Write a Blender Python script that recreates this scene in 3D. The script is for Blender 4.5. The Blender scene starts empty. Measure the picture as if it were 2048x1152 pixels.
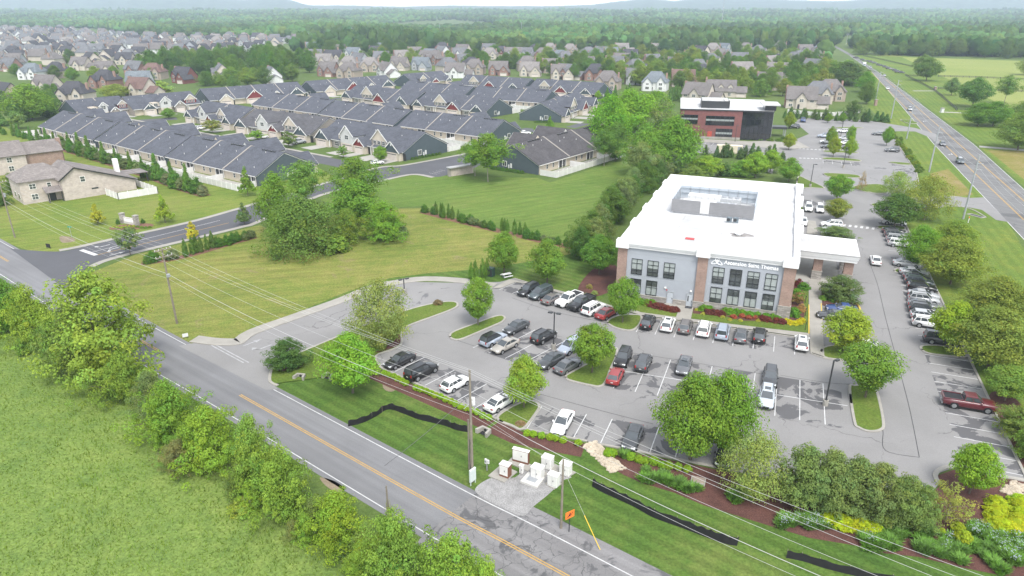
import bpy,math,random
import numpy as np
from mathutils import Vector,Matrix
from mathutils.geometry import tessellate_polygon
random.seed(7)
rng=np.random.default_rng(11)
R=math.radians
PI=math.pi
SC=bpy.context.scene
COL=SC.collection
# ------------------------------------------------------------------ camera
CAM_H,FPX=46.0,1365.0
PITCH=math.atan((576-20)/FPX)
SP,CP=math.sin(PITCH),math.cos(PITCH)
cam_d=bpy.data.cameras.new("camera")
cam_d.sensor_width=36.0
cam_d.lens=36.0*FPX/2048.0
cam_d.clip_start=0.5
cam_d.clip_end=40000
cam=bpy.data.objects.new("camera",cam_d)
cam.location=(0,0,CAM_H)
cam.rotation_euler=(PI/2-PITCH,0,0)
COL.objects.link(cam)
SC.camera=cam
# ------------------------------------------------------------------ sky, sun, exposure
SUN_EL,SUN_AZ=R(58),R(165)
W=bpy.data.worlds.new("World")
SC.world=W
W.use_nodes=True
wn=W.node_tree.nodes
wl=W.node_tree.links
bg=wn["Background"]
sky=wn.new("ShaderNodeTexSky")
sky.sky_type='NISHITA'
sky.sun_disc=False
sky.sun_elevation=SUN_EL
sky.sun_rotation=SUN_AZ
sky.air_density=1.0
sky.dust_density=1.0
sky.ozone_density=1.0
hs=wn.new("ShaderNodeHueSaturation")
hs.inputs["Saturation"].default_value=0.24
wl.new(sky.outputs[0],hs.inputs["Color"])
wl.new(hs.outputs[0],bg.inputs["Color"])
bg.inputs["Strength"].default_value=0.15
sun_d=bpy.data.lights.new("sun",'SUN')
sun_d.energy=1.4
sun_d.angle=R(20)
sun_d.color=(1.0,0.965,0.91)
sun=bpy.data.objects.new("sun",sun_d)
sun.rotation_euler=(PI/2-SUN_EL,0,PI-SUN_AZ)
COL.objects.link(sun)
SC.view_settings.view_transform='Standard'
SC.view_settings.look='None'
SC.view_settings.gamma=1.0
SC.view_settings.exposure=1.45
cy=SC.cycles
cy.use_adaptive_sampling=True
cy.adaptive_threshold=0.006
cy.adaptive_min_samples=48
cy.use_denoising=True
cy.max_bounces=6
cy.diffuse_bounces=4
cy.glossy_bounces=2
cy.transmission_bounces=4
cy.transparent_max_bounces=8
cy.volume_bounces=1
cy.sample_clamp_indirect=4.0
# ------------------------------------------------------------------ pixel of the photograph (2048 x 1152) -> ground point, and back
def G(x,y,z=0.0):
 u,v=(x-1024)/FPX,(y-576)/FPX
 t=(CAM_H-z)/(SP+v*CP)
 return(u*t,(CP-v*SP)*t)
def Q(c,r,x,y,z=0.0):
 return G(512*c+x/4,288*r+y/4,z)
def Zat(y,g):
 v=(y-576)/FPX
 t=g[1]/(CP-v*SP)
 return CAM_H-t*(SP+v*CP)
def depth(g,z=0.0):
 return g[1]*CP-(z-CAM_H)*SP
def pix(x,y,z=0.0):
 d=y*CP-(z-CAM_H)*SP
 return 1024+FPX*x/d,576-FPX*(y*SP+(z-CAM_H)*CP)/d
def azv(a):
 return(math.sin(R(a)),math.cos(R(a)))
def add2(p,q,k=1.0):
 return(p[0]+q[0]*k,p[1]+q[1]*k)
def lerp2(a,b,t):
 return(a[0]+(b[0]-a[0])*t,a[1]+(b[1]-a[1])*t)
def dist2(a,b):
 return math.hypot(a[0]-b[0],a[1]-b[1])
 # ------------------------------------------------------------------ mesh collecting
class MB:
 def __init__(s):
  s.v,s.f,s.m=[],[],[]
 def add(s,vs,fs,m=0):
  o=len(s.v)
  s.v.extend([tuple(p)for p in vs])
  for f in fs:
   s.f.append(tuple(i+o for i in f))
   s.m.append(m)
  return s
 def box(s,x0,x1,y0,y1,z0,z1,m=0):
  return s.add([(x0,y0,z0),(x1,y0,z0),(x1,y1,z0),(x0,y1,z0),(x0,y0,z1),(x1,y0,z1),(x1,y1,z1),(x0,y1,z1)],
[(0,3,2,1),(4,5,6,7),(0,1,5,4),(1,2,6,5),(2,3,7,6),(3,0,4,7)],m)
 def rbox(s,x0,x1,y0,y1,z0,z1,b,m=0):
  pts=[(x0+b,y0),(x1-b,y0),(x1,y0+b),(x1,y1-b),(x1-b,y1),(x0+b,y1),(x0,y1-b),(x0,y0+b)]
  cx,cyy=(x0+x1)/2,(y0+y1)/2
  kx,ky=1-2*b/max(x1-x0,1e-6),1-2*b/max(y1-y0,1e-6)
  top=[(cx+(x-cx)*kx,cyy+(y-cyy)*ky)for x,y in pts]
  return s.loft([[(x,y,z0)for x,y in pts],[(x,y,z1-b)for x,y in pts],[(x,y,z1)for x,y in top]],m)
 def prism(s,pts,z0,z1,m=0):
  n=len(pts)
  a=sum(pts[i][0]*pts[(i+1)%n][1]-pts[(i+1)%n][0]*pts[i][1]for i in range(n))
  if a<0:
   pts=pts[::-1]
  vs=[(x,y,z0)for x,y in pts]+[(x,y,z1)for x,y in pts]
  fs=[(i,(i+1)%n,(i+1)%n+n,i+n)for i in range(n)]
  for t in tessellate_polygon([[Vector((x,y,0))for x,y in pts]]):
   p=[pts[i]for i in t]
   ar=(p[1][0]-p[0][0])*(p[2][1]-p[0][1])-(p[2][0]-p[0][0])*(p[1][1]-p[0][1])
   t=t if ar>0 else t[::-1]
   fs.append(tuple(i+n for i in t))
   fs.append(tuple(t[::-1]))
  return s.add(vs,fs,m)
 def loft(s,rings,m=0,cap=True):
  n=len(rings[0])
  vs=[p for r in rings for p in r]
  fs=[]
  for k in range(len(rings)-1):
   for i in range(n):
    j=(i+1)%n
    fs.append((k*n+i,k*n+j,(k+1)*n+j,(k+1)*n+i))
  if cap:
   fs.append(tuple(range(n))[::-1])
   fs.append(tuple((len(rings)-1)*n+i for i in range(n)))
  return s.add(vs,fs,m)
 def tube(s,path,r0,r1=None,n=6,m=0):
  r1=r0 if r1 is None else r1
  rings=[]
  L=len(path)
  for k,p in enumerate(path):
   p=Vector(p)
   d=(Vector(path[min(k+1,L-1)])-Vector(path[max(k-1,0)])).normalized()
   a=d.orthogonal().normalized()if abs(d.z)<0.95 else Vector((1,0,0))
   a=(a-d*a.dot(d)).normalized()
   b=d.cross(a)
   r=r0+(r1-r0)*k/max(L-1,1)
   rings.append([tuple(p+a*(r*math.cos(2*PI*i/n))+b*(r*math.sin(2*PI*i/n)))for i in range(n)])
  return s.loft(rings,m)
 def slab(s,q,t,m=0):
  q=[Vector(p)for p in q]
  nrm=(q[1]-q[0]).cross(q[2]-q[0]).normalized()
  if nrm.z<0:
   q=q[::-1]
   nrm=-nrm
  return s.loft([[tuple(p)for p in q],[tuple(p+nrm*t)for p in q]],m)
 def cyl(s,c,r,h,n=12,m=0,axis='z',r2=None):
  r2=r if r2 is None else r2
  def ring(k,rr):
   out=[]
   for i in range(n):
    a,b=rr*math.cos(2*PI*i/n),rr*math.sin(2*PI*i/n)
    out.append((c[0]+a,c[1]+b,c[2]+k)if axis=='z' else(c[0]+a,c[1]-k,c[2]+b)if axis=='y' else(c[0]+k,c[1]+a,c[2]+b))
   return out
  return s.loft([ring(0,r),ring(h,r2)],m)
 def mesh(s,name,mats,smooth=False):
  me=bpy.data.meshes.new(name)
  me.from_pydata(s.v,[],s.f)
  for m in(mats if isinstance(mats,(list,tuple))else[mats]):
   me.materials.append(m)
  if isinstance(mats,(list,tuple))and len(mats)>1:
   me.polygons.foreach_set("material_index",s.m)
  if smooth:
   me.polygons.foreach_set("use_smooth",[True]*len(s.f))
  me.update()
  return me
 def build(s,name,mats,parent=None,loc=None,rz=0.0,smooth=False,color=None):
  return put(name,s.mesh(name,mats,smooth),parent,loc,rz,color)
def put(name,me,parent=None,loc=None,rz=0.0,color=None):
 o=bpy.data.objects.new(name,me)
 COL.objects.link(o)
 if parent is not None:
  o.parent=parent
 if loc is not None:
  o.location=loc if len(loc)==3 else(loc[0],loc[1],0)
 o.rotation_euler.z=rz
 if color is not None:
  o.color=(*color[:3],1)
 return o
def tag(o,label=None,cat=None,group=None,kind=None):
 if label:o["label"]=label
 if cat:o["category"]=cat
 if group:o["group"]=group
 if kind:o["kind"]=kind
 return o
def thing(name,label,cat,loc,rz=0.0,group=None):
 o=bpy.data.objects.new(name,None)
 o.empty_display_size=0.3
 COL.objects.link(o)
 o.location=loc if len(loc)==3 else(loc[0],loc[1],0)
 o.rotation_euler.z=rz
 return tag(o,label,cat,group)
def dup(root,loc,rz,label=None,group=None,colors=None,scale=None):
 r=root.copy();COL.objects.link(r)
 r.location=loc if len(loc)==3 else(loc[0],loc[1],0)
 r.rotation_euler=(0,0,rz)
 if scale:r.scale=scale
 if label:r["label"]=label
 if group:r["group"]=group
 elif "group" in r:del r["group"]
 def kid(src,par):
  for ch in src.children:
   c=ch.copy();COL.objects.link(c);c.parent=par
   key=c.name.split(".")[0]
   if colors and key in colors:
    c.color=(*colors[key],1)
   kid(ch,c)
 kid(root,r)
 return r
def rz_of(az):
 return R(90-az)
def struct(o):
 o["kind"]="structure"
 return o
def sheet(name,pts,z,m,kind="structure"):
 b=MB()
 vs=[(x,y,z)for x,y in pts]
 fs=[]
 for t in tessellate_polygon([[Vector((x,y,0))for x,y in pts]]):
  p=[pts[i]for i in t]
  ar=(p[1][0]-p[0][0])*(p[2][1]-p[0][1])-(p[2][0]-p[0][0])*(p[1][1]-p[0][1])
  fs.append(tuple(t)if ar>0 else tuple(t[::-1]))
 b.add(vs,fs)
 o=b.build(name,m)
 if kind:o["kind"]=kind
 return o
def smooth_line(pts,n=6,closed=False):
 P=list(pts)
 out=[]
 L=len(P)
 rg=range(L if closed else L-1)
 for i in rg:
  p0=P[(i-1)%L]if closed or i>0 else P[0]
  p1,p2=P[i],P[(i+1)%L]
  p3=P[(i+2)%L]if closed or i+2<L else P[-1]
  for k in range(n):
   t=k/n
   out.append(tuple(0.5*(2*p1[d]+(p2[d]-p0[d])*t+(2*p0[d]-5*p1[d]+4*p2[d]-p3[d])*t*t+(3*p1[d]-p0[d]-3*p2[d]+p3[d])*t**3)for d in range(2)))
 if not closed:
  out.append(tuple(P[-1][:2]))
 return out
def offset_line(pts,d):
 out=[]
 for i,p in enumerate(pts):
  a,b=pts[max(i-1,0)],pts[min(i+1,len(pts)-1)]
  dx,dy=b[0]-a[0],b[1]-a[1]
  l=math.hypot(dx,dy)or 1
  out.append((p[0]-dy/l*d,p[1]+dx/l*d))
 return out
def band(b,pts,d0,d1,z,m=0):
 A,B=offset_line(pts,d0),offset_line(pts,d1)
 n=len(pts)
 vs=[(x,y,z)for x,y in A]+[(x,y,z)for x,y in B]
 fs=[(i,i+1,n+i+1,n+i)if d0>d1 else(i,n+i,n+i+1,i+1)for i in range(n-1)]
 fs=[]
 for i in range(n-1):
  q=(i,i+1,n+i+1,n+i)
  p=[vs[k]for k in q]
  ar=(p[1][0]-p[0][0])*(p[2][1]-p[0][1])-(p[2][0]-p[0][0])*(p[1][1]-p[0][1])
  fs.append(q if ar>0 else q[::-1])
 b.add(vs,fs,m)
def kerb_run(b,pts,w,z0,z1,m=0):
 A,B=offset_line(pts,w/2),offset_line(pts,-w/2)
 A2,B2=offset_line(pts,w/2-0.03),offset_line(pts,-w/2+0.03)
 rings=[[(*B[i],z0),(*A[i],z0),(*A[i],z1-0.03),(*A2[i],z1),(*B2[i],z1),(*B[i],z1-0.03)][::-1]for i in range(len(pts))]
 b.loft(rings,m)
 # ------------------------------------------------------------------ materials
def new_mat(name):
 m=bpy.data.materials.new(name)
 m.use_nodes=True
 nt=m.node_tree
 return m,nt,nt.nodes["Principled BSDF"]
def N(nt,t,**kw):
 n=nt.nodes.new("ShaderNode"+t)
 for k,v in kw.items():
  if hasattr(n,k)and k not in n.inputs:setattr(n,k,v)
  else:n.inputs[k].default_value=v
 return n
def L(nt,a,b):
 nt.links.new(a,b)
def rgb(c):
 return(*c,1.0)
def noise(nt,vec,scale,detail=4,rough=0.55,dist=0.0):
 n=N(nt,"TexNoise",Scale=scale,Detail=detail,Roughness=rough,Distortion=dist)
 if vec is not None:L(nt,vec,n.inputs["Vector"])
 return n.outputs["Fac"]
def ramp(nt,fac,stops):
 r=nt.nodes.new("ShaderNodeValToRGB")
 e=r.color_ramp.elements
 e[0].position,e[0].color=stops[0][0],rgb(stops[0][1])if not isinstance(stops[0][1],(int,float))else(stops[0][1],)*3+(1,)
 e[1].position,e[1].color=stops[-1][0],rgb(stops[-1][1])if not isinstance(stops[-1][1],(int,float))else(stops[-1][1],)*3+(1,)
 for p,c in stops[1:-1]:
  k=e.new(p)
  k.color=rgb(c)if not isinstance(c,(int,float))else(c,)*3+(1,)
 L(nt,fac,r.inputs[0])
 return r.outputs[0]
def mix(nt,fac,a,b,mode='MIX'):
 n=nt.nodes.new("ShaderNodeMix")
 n.data_type='RGBA'
 n.blend_type=mode
 ins=[i for i in n.inputs if i.type=='RGBA']
 f=[i for i in n.inputs if i.type=='VALUE'][0]
 for s,v in((f,fac),(ins[0],a),(ins[1],b)):
  if isinstance(v,(int,float)):s.default_value=v
  elif isinstance(v,tuple):s.default_value=rgb(v)
  else:L(nt,v,s)
 return[o for o in n.outputs if o.type=='RGBA'][0]
def math_(nt,op,a,b=None):
 n=nt.nodes.new("ShaderNodeMath")
 n.operation=op
 for i,v in enumerate((a,b)):
  if v is None:continue
  if isinstance(v,(int,float)):n.inputs[i].default_value=v
  else:L(nt,v,n.inputs[i])
 return n.outputs[0]
def coords(nt,world=True):
 if world:
  return nt.nodes.new("ShaderNodeNewGeometry").outputs["Position"]
 return nt.nodes.new("ShaderNodeTexCoord").outputs["Object"]
def mapping(nt,vec,rot=(0,0,0),scale=(1,1,1)):
 n=nt.nodes.new("ShaderNodeMapping")
 n.inputs["Rotation"].default_value=rot
 n.inputs["Scale"].default_value=scale
 L(nt,vec,n.inputs["Vector"])
 return n.outputs[0]
def bump(nt,bs,h,strength=0.3,d=0.05):
 n=N(nt,"Bump",Strength=strength,Distance=d)
 L(nt,h,n.inputs["Height"])
 L(nt,n.outputs[0],bs.inputs["Normal"])
def M(name,col,rough=0.8,var=0.12,scale=3.0,metal=0.0,spec=0.3,world=False,bmp=0.0,obcol=False,fine=0.0):
 m,nt,bs=new_mat(name)
 v=coords(nt,world)
 f=noise(nt,v,scale,5)
 base=col
 if obcol:
  base=nt.nodes.new("ShaderNodeObjectInfo").outputs["Color"]
 k=ramp(nt,f,[(0.25,1-var),(0.75,1+var)])
 c=mix(nt,1.0,base,k,'MULTIPLY')
 if fine:
  k2=ramp(nt,noise(nt,v,scale*14,2),[(0.3,1-fine),(0.7,1+fine)])
  c=mix(nt,1.0,c,k2,'MULTIPLY')
 L(nt,c,bs.inputs["Base Color"])
 bs.inputs["Roughness"].default_value=rough
 bs.inputs["Metallic"].default_value=metal
 bs.inputs["Specular IOR Level"].default_value=spec
 if bmp:bump(nt,bs,f,bmp)
 return m
def grass_mat(name,c_lo,c_mid,c_hi,patch=0.06,bare=None,bare_at=0.7,stripes=None,fine=1.0,streak=None):
 m,nt,bs=new_mat(name)
 v=coords(nt)
 big=noise(nt,v,patch,4,0.6,0.6)
 mid=noise(nt,v,0.45,5,0.65)
 mv=mapping(nt,v,scale=(1,1,0.3))
 sm=noise(nt,mv,3.2,4,0.75)
 f=math_(nt,'ADD',math_(nt,'MULTIPLY',big,0.55),math_(nt,'MULTIPLY',mid,0.45))
 c=ramp(nt,f,[(0.36,c_lo),(0.5,c_mid),(0.64,c_hi)])
 if bare is not None:
  b2=noise(nt,v,0.11,6,0.7,1.5)
  c=mix(nt,ramp(nt,b2,[(bare_at-0.06,0.0),(bare_at+0.05,0.85)]),c,bare)
 if stripes is not None:
  az,w,amt=stripes
  vv=mapping(nt,v,rot=(0,0,R(az)))
  wv=N(nt,"TexWave",Scale=0.31416/w*0.5*2,Distortion=1.2,Detail=2.0)
  wv.inputs["Detail Scale"].default_value=0.6
  L(nt,vv,wv.inputs["Vector"])
  c=mix(nt,1.0,c,ramp(nt,wv.outputs["Fac"],[(0.3,1-amt),(0.7,1+amt)]),'MULTIPLY')
 if streak is not None:
  sv=mapping(nt,mapping(nt,v,rot=(0,0,R(streak))),scale=(0.9,0.07,1))
  c=mix(nt,1.0,c,ramp(nt,noise(nt,sv,1.0,5,0.65,0.5),[(0.32,0.80),(0.5,1.0),(0.68,1.20)]),'MULTIPLY')
 k=ramp(nt,sm,[(0.28,1-0.36*fine),(0.5,1.0),(0.74,1+0.42*fine)])
 c=mix(nt,1.0,c,k,'MULTIPLY')
 L(nt,c,bs.inputs["Base Color"])
 bs.inputs["Roughness"].default_value=0.9
 bs.inputs["Specular IOR Level"].default_value=0.1
 bump(nt,bs,sm,0.6,0.15)
 return m
def asphalt_mat(name,col,dark=None,patch=None,crack=0.0,grain=0.12,streak=None,pscale=0.14,pat=(0.5,0.54)):
 m,nt,bs=new_mat(name)
 v=coords(nt)
 a=noise(nt,v,0.09,4,0.6,0.4)
 b=noise(nt,v,7.0,3,0.7)
 c=mix(nt,1.0,col,ramp(nt,a,[(0.3,0.9),(0.7,1.1)]),'MULTIPLY')
 c=mix(nt,1.0,c,ramp(nt,b,[(0.3,1-grain),(0.7,1+grain)]),'MULTIPLY')
 if streak is not None:
  az,w=streak
  vv=mapping(nt,mapping(nt,v,rot=(0,0,R(az))),scale=(1.0/w,0.02,1))
  s=noise(nt,vv,1.0,3,0.5)
  c=mix(nt,1.0,c,ramp(nt,s,[(0.35,0.88),(0.65,1.1)]),'MULTIPLY')
 if dark is not None:
  p=noise(nt,v,pscale,5,0.6,0.8)
  c=mix(nt,ramp(nt,p,[(pat[0],0.0),(pat[1],0.9)]),c,dark)
 if crack:
  vv=mapping(nt,v,scale=(1,1,1))
  d=N(nt,"TexVoronoi",Scale=crack)
  d.feature='DISTANCE_TO_EDGE'
  nn=N(nt,"TexNoise",Scale=0.5,Detail=4.0)
  L(nt,v,nn.inputs["Vector"])
  vv2=nt.nodes.new("ShaderNodeVectorMath");vv2.operation='MULTIPLY_ADD'
  L(nt,nn.outputs["Color"],vv2.inputs[0]);vv2.inputs[1].default_value=(3,3,0);L(nt,v,vv2.inputs[2])
  L(nt,vv2.outputs[0],d.inputs["Vector"])
  gate=noise(nt,v,0.13,3)
  k=math_(nt,'MULTIPLY',ramp(nt,d.outputs["Distance"],[(0.012*crack,0.6),(0.045*crack,0.0)]),ramp(nt,gate,[(0.42,0.0),(0.55,1.0)]))
  c=mix(nt,k,c,(0.035,0.035,0.036))
 L(nt,c,bs.inputs["Base Color"])
 bs.inputs["Roughness"].default_value=0.85
 bs.inputs["Specular IOR Level"].default_value=0.25
 bump(nt,bs,b,0.25,0.02)
 return m
def brick_mat(name,c1,c2,mortar,size=(0.24,0.08),bmp=0.2):
 m,nt,bs=new_mat(name)
 v=coords(nt,False)
 sx=nt.nodes.new("ShaderNodeSeparateXYZ");L(nt,v,sx.inputs[0])
 cb=nt.nodes.new("ShaderNodeCombineXYZ")
 L(nt,math_(nt,'ADD',sx.outputs[0],sx.outputs[1]),cb.inputs[0]);L(nt,sx.outputs[2],cb.inputs[1])
 t=N(nt,"TexBrick",Scale=1.0)
 t.inputs["Brick Width"].default_value,t.inputs["Row Height"].default_value=size
 t.inputs["Mortar Size"].default_value=size[1]*0.12
 t.inputs["Color1"].default_value,t.inputs["Color2"].default_value,t.inputs["Mortar"].default_value=rgb(c1),rgb(c2),rgb(mortar)
 L(nt,cb.outputs[0],t.inputs["Vector"])
 k=ramp(nt,noise(nt,v,0.8,4),[(0.3,0.85),(0.7,1.15)])
 L(nt,mix(nt,1.0,t.outputs["Color"],k,'MULTIPLY'),bs.inputs["Base Color"])
 bs.inputs["Roughness"].default_value=0.85
 return m
def siding_mat(name,col,pitch=0.2,vertical=False,obcol=False,amt=0.10):
 m,nt,bs=new_mat(name)
 v=coords(nt,False)
 sx=nt.nodes.new("ShaderNodeSeparateXYZ");L(nt,v,sx.inputs[0])
 src=math_(nt,'ADD',sx.outputs[0],sx.outputs[1])if vertical else sx.outputs[2]
 fr=math_(nt,'FRACT',math_(nt,'DIVIDE',src,pitch))
 k=ramp(nt,fr,[(0.0,1-2.2*amt),(0.14,1.0),(1.0,1+amt*0.4)])
 base=nt.nodes.new("ShaderNodeObjectInfo").outputs["Color"]if obcol else col
 c=mix(nt,1.0,base,k,'MULTIPLY')
 c=mix(nt,1.0,c,ramp(nt,noise(nt,v,0.7,4),[(0.3,0.93),(0.7,1.07)]),'MULTIPLY')
 L(nt,c,bs.inputs["Base Color"])
 bs.inputs["Roughness"].default_value=0.65
 bs.inputs["Specular IOR Level"].default_value=0.3
 bump(nt,bs,fr,0.3,0.03)
 return m
def shingle_mat(name,col,obcol=False):
 m,nt,bs=new_mat(name)
 v=coords(nt,False)
 sx=nt.nodes.new("ShaderNodeSeparateXYZ");L(nt,v,sx.inputs[0])
 cb=nt.nodes.new("ShaderNodeCombineXYZ")
 L(nt,math_(nt,'ADD',sx.outputs[0],math_(nt,'MULTIPLY',sx.outputs[1],0.35)),cb.inputs[0]);L(nt,math_(nt,'MULTIPLY',sx.outputs[2],2.1),cb.inputs[1])
 t=N(nt,"TexBrick",Scale=1.0)
 t.inputs["Brick Width"].default_value,t.inputs["Row Height"].default_value=0.45,0.3
 t.inputs["Mortar Size"].default_value=0.012
 t.inputs["Color1"].default_value,t.inputs["Color2"].default_value,t.inputs["Mortar"].default_value=(0.84,0.84,0.84,1),(1.16,1.16,1.16,1),(0.7,0.7,0.7,1)
 L(nt,cb.outputs[0],t.inputs["Vector"])
 base=nt.nodes.new("ShaderNodeObjectInfo").outputs["Color"]if obcol else col
 c=mix(nt,1.0,base,t.outputs["Color"],'MULTIPLY')
 c=mix(nt,1.0,c,ramp(nt,noise(nt,v,0.35,5),[(0.3,0.86),(0.7,1.14)]),'MULTIPLY')
 c=mix(nt,1.0,c,ramp(nt,noise(nt,v,6.0,2),[(0.3,0.9),(0.7,1.1)]),'MULTIPLY')
 L(nt,c,bs.inputs["Base Color"])
 bs.inputs["Roughness"].default_value=0.9
 bs.inputs["Specular IOR Level"].default_value=0.15
 return m
def leaf_mat(name,trans=0.3):
 m,nt,bs=new_mat(name)
 nt.nodes.remove(bs)
 out=[n for n in nt.nodes if n.type=='OUTPUT_MATERIAL'][0]
 oi=nt.nodes.new("ShaderNodeObjectInfo")
 at=nt.nodes.new("ShaderNodeAttribute");at.attribute_name="tone"
 c=mix(nt,1.0,oi.outputs["Color"],at.outputs["Color"],'MULTIPLY')
 c=mix(nt,1.0,c,(1.90,2.0,1.42),'MULTIPLY')
 d=nt.nodes.new("ShaderNodeBsdfDiffuse");L(nt,c,d.inputs["Color"])
 t=nt.nodes.new("ShaderNodeBsdfTranslucent")
 L(nt,mix(nt,1.0,c,(1.35,1.25,0.55),'MULTIPLY'),t.inputs["Color"])
 ms=nt.nodes.new("ShaderNodeMixShader");ms.inputs[0].default_value=trans
 L(nt,d.outputs[0],ms.inputs[1]);L(nt,t.outputs[0],ms.inputs[2])
 L(nt,ms.outputs[0],out.inputs["Surface"])
 return m
def paint_mat(name):
 m,nt,bs=new_mat(name)
 oi=nt.nodes.new("ShaderNodeObjectInfo")
 v=coords(nt,False)
 k=ramp(nt,noise(nt,v,1.5,3),[(0.3,0.95),(0.7,1.05)])
 L(nt,mix(nt,1.0,oi.outputs["Color"],k,'MULTIPLY'),bs.inputs["Base Color"])
 bs.inputs["Roughness"].default_value=0.38
 bs.inputs["Coat Weight"].default_value=0.8
 bs.inputs["Coat Roughness"].default_value=0.06
 return m
def glass_mat(name,col,rough=0.08,spec=0.8,var=0.3,scale=0.4):
 m=M(name,col,rough,var,scale,spec=spec)
 return m
def roof_membrane():
 m,nt,bs=new_mat("white_roof_membrane")
 v=coords(nt,False)
 t=N(nt,"TexBrick",Scale=1.0)
 t.inputs["Brick Width"].default_value,t.inputs["Row Height"].default_value=15.0,3.0
 t.inputs["Mortar Size"].default_value=0.05
 t.inputs["Color1"].default_value,t.inputs["Color2"].default_value,t.inputs["Mortar"].default_value=(0.50,0.50,0.497,1),(0.48,0.48,0.477,1),(0.38,0.38,0.377,1)
 L(nt,v,t.inputs["Vector"])
 c=mix(nt,1.0,t.outputs["Color"],ramp(nt,noise(nt,v,0.13,5,0.6,0.5),[(0.3,0.74),(0.55,1.0),(0.8,1.06)]),'MULTIPLY')
 L(nt,c,bs.inputs["Base Color"]);bs.inputs["Roughness"].default_value=0.7
 return m
mt={}
mt['ground']=grass_mat("grass_ground",(0.064,0.104,0.026),(0.084,0.127,0.033),(0.110,0.147,0.040),0.02)
mt['meadow']=grass_mat("meadow_grass",(0.099,0.161,0.039),(0.144,0.206,0.049),(0.192,0.245,0.062),0.045,fine=1.25)
mt['vacant']=grass_mat("vacant_lot_grass",(0.108,0.154,0.029),(0.157,0.176,0.042),(0.202,0.195,0.057),0.05,bare=(0.21,0.17,0.09),bare_at=0.64,streak=75,fine=1.2)
mt['upper']=grass_mat("upper_lawn_grass",(0.081,0.141,0.026),(0.104,0.160,0.033),(0.130,0.172,0.040),0.04,bare=(0.20,0.18,0.10),bare_at=0.68,streak=60)
mt['mown']=grass_mat("mown_lawn_grass",(0.052,0.104,0.020),(0.072,0.124,0.024),(0.114,0.151,0.037),0.07,stripes=(-52,1.6,0.10))
mt['islandgrass']=grass_mat("island_grass",(0.077,0.124,0.022),(0.099,0.145,0.026),(0.122,0.156,0.035),0.12)
mt['verge']=grass_mat("verge_grass",(0.084,0.141,0.024),(0.107,0.160,0.029),(0.157,0.186,0.035),0.04,stripes=(22,2.2,0.06))
mt['dryverge']=grass_mat("dry_verge_grass",(0.14,0.15,0.03),(0.19,0.17,0.05),(0.24,0.19,0.09),0.1)
mt['pasture']=grass_mat("pasture_grass",(0.162,0.209,0.050),(0.197,0.232,0.061),(0.232,0.249,0.077),0.012)
mt['leftlawn']=grass_mat("left_lawn_grass",(0.104,0.158,0.028),(0.139,0.179,0.035),(0.174,0.186,0.050),0.05,bare=(0.22,0.18,0.10),bare_at=0.70,streak=60)
mt['lot']=asphalt_mat("lot_asphalt",(0.215,0.210,0.206),grain=0.08,crack=0.06,dark=(0.12,0.12,0.123),pscale=0.09,pat=(0.665,0.685))
mt['bay']=asphalt_mat("bay_asphalt",(0.215,0.210,0.206),grain=0.1,dark=(0.088,0.087,0.091),pscale=0.26,pat=(0.515,0.535))
mt['road']=asphalt_mat("road_asphalt",(0.165,0.165,0.170),grain=0.1,streak=(127,1.0))
mt['oldroad']=asphalt_mat("old_road_asphalt",(0.185,0.18,0.18),dark=(0.085,0.085,0.088),pscale=0.35,pat=(0.54,0.60),crack=0.55,streak=(127,0.7))
mt['newroad']=asphalt_mat("new_road_asphalt",(0.088,0.089,0.097),grain=0.12)
mt['hwy']=asphalt_mat("highway_asphalt",(0.155,0.154,0.152),dark=(0.10,0.10,0.10),pscale=0.06,pat=(0.55,0.62),streak=(157,1.0),crack=0.1)
mt['shoulder']=asphalt_mat("shoulder_asphalt",(0.19,0.185,0.175),grain=0.2)
mt['concrete']=M("concrete",(0.30,0.285,0.255),0.9,0.14,0.6,world=True,fine=0.08)
mt['walk']=M("walk_concrete",(0.29,0.275,0.245),0.9,0.12,0.5,world=True,fine=0.06)
mt['drive']=M("drive_concrete",(0.33,0.32,0.29),0.9,0.10,0.4,world=True)
mt['gravel']=M("gravel",(0.25,0.245,0.24),0.95,0.3,0.7,world=True,fine=0.3,bmp=0.4)
mt['mulch']=M("mulch",(0.092,0.042,0.034),0.95,0.3,0.6,world=True,fine=0.35,bmp=0.5)
mt['pinemulch']=M("pale_mulch",(0.16,0.085,0.055),0.95,0.3,0.6,world=True,fine=0.35)
mt['dirt']=M("dirt",(0.20,0.16,0.11),0.95,0.25,0.8,world=True,fine=0.25)
mt['white_line']=M("white_line_paint",(0.48,0.48,0.475),0.7,0.22,1.5,world=True,fine=0.15)
mt['worn_line']=M("worn_line_paint",(0.31,0.31,0.31),0.8,0.25,1.5,world=True,fine=0.2)
mt['yellow_line']=M("yellow_line_paint",(0.44,0.27,0.065),0.7,0.2,1.5,world=True,fine=0.15)
mt['yellow_kerb']=M("yellow_kerb_paint",(0.62,0.45,0.08),0.7,0.12,1.0,world=True)
mt['whitepaint']=M("white_paint",(0.64,0.64,0.635),0.6,0.05,0.6)
mt['whiteroof']=roof_membrane()
mt['vinyl']=siding_mat("white_vinyl",(0.60,0.59,0.565),0.18,True,amt=0.04)
mt['stucco']=M("grey_stucco",(0.325,0.345,0.375),0.85,0.04,0.8)
mt['brick']=brick_mat("brown_brick",(0.215,0.125,0.095),(0.285,0.18,0.14),(0.33,0.28,0.24))
mt['redbrick']=brick_mat("red_brick",(0.145,0.048,0.045),(0.18,0.062,0.056),(0.17,0.09,0.08))
mt['palebrick']=brick_mat("pale_brick",(0.38,0.32,0.275),(0.47,0.405,0.36),(0.43,0.39,0.35),(0.5,0.16))
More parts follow.
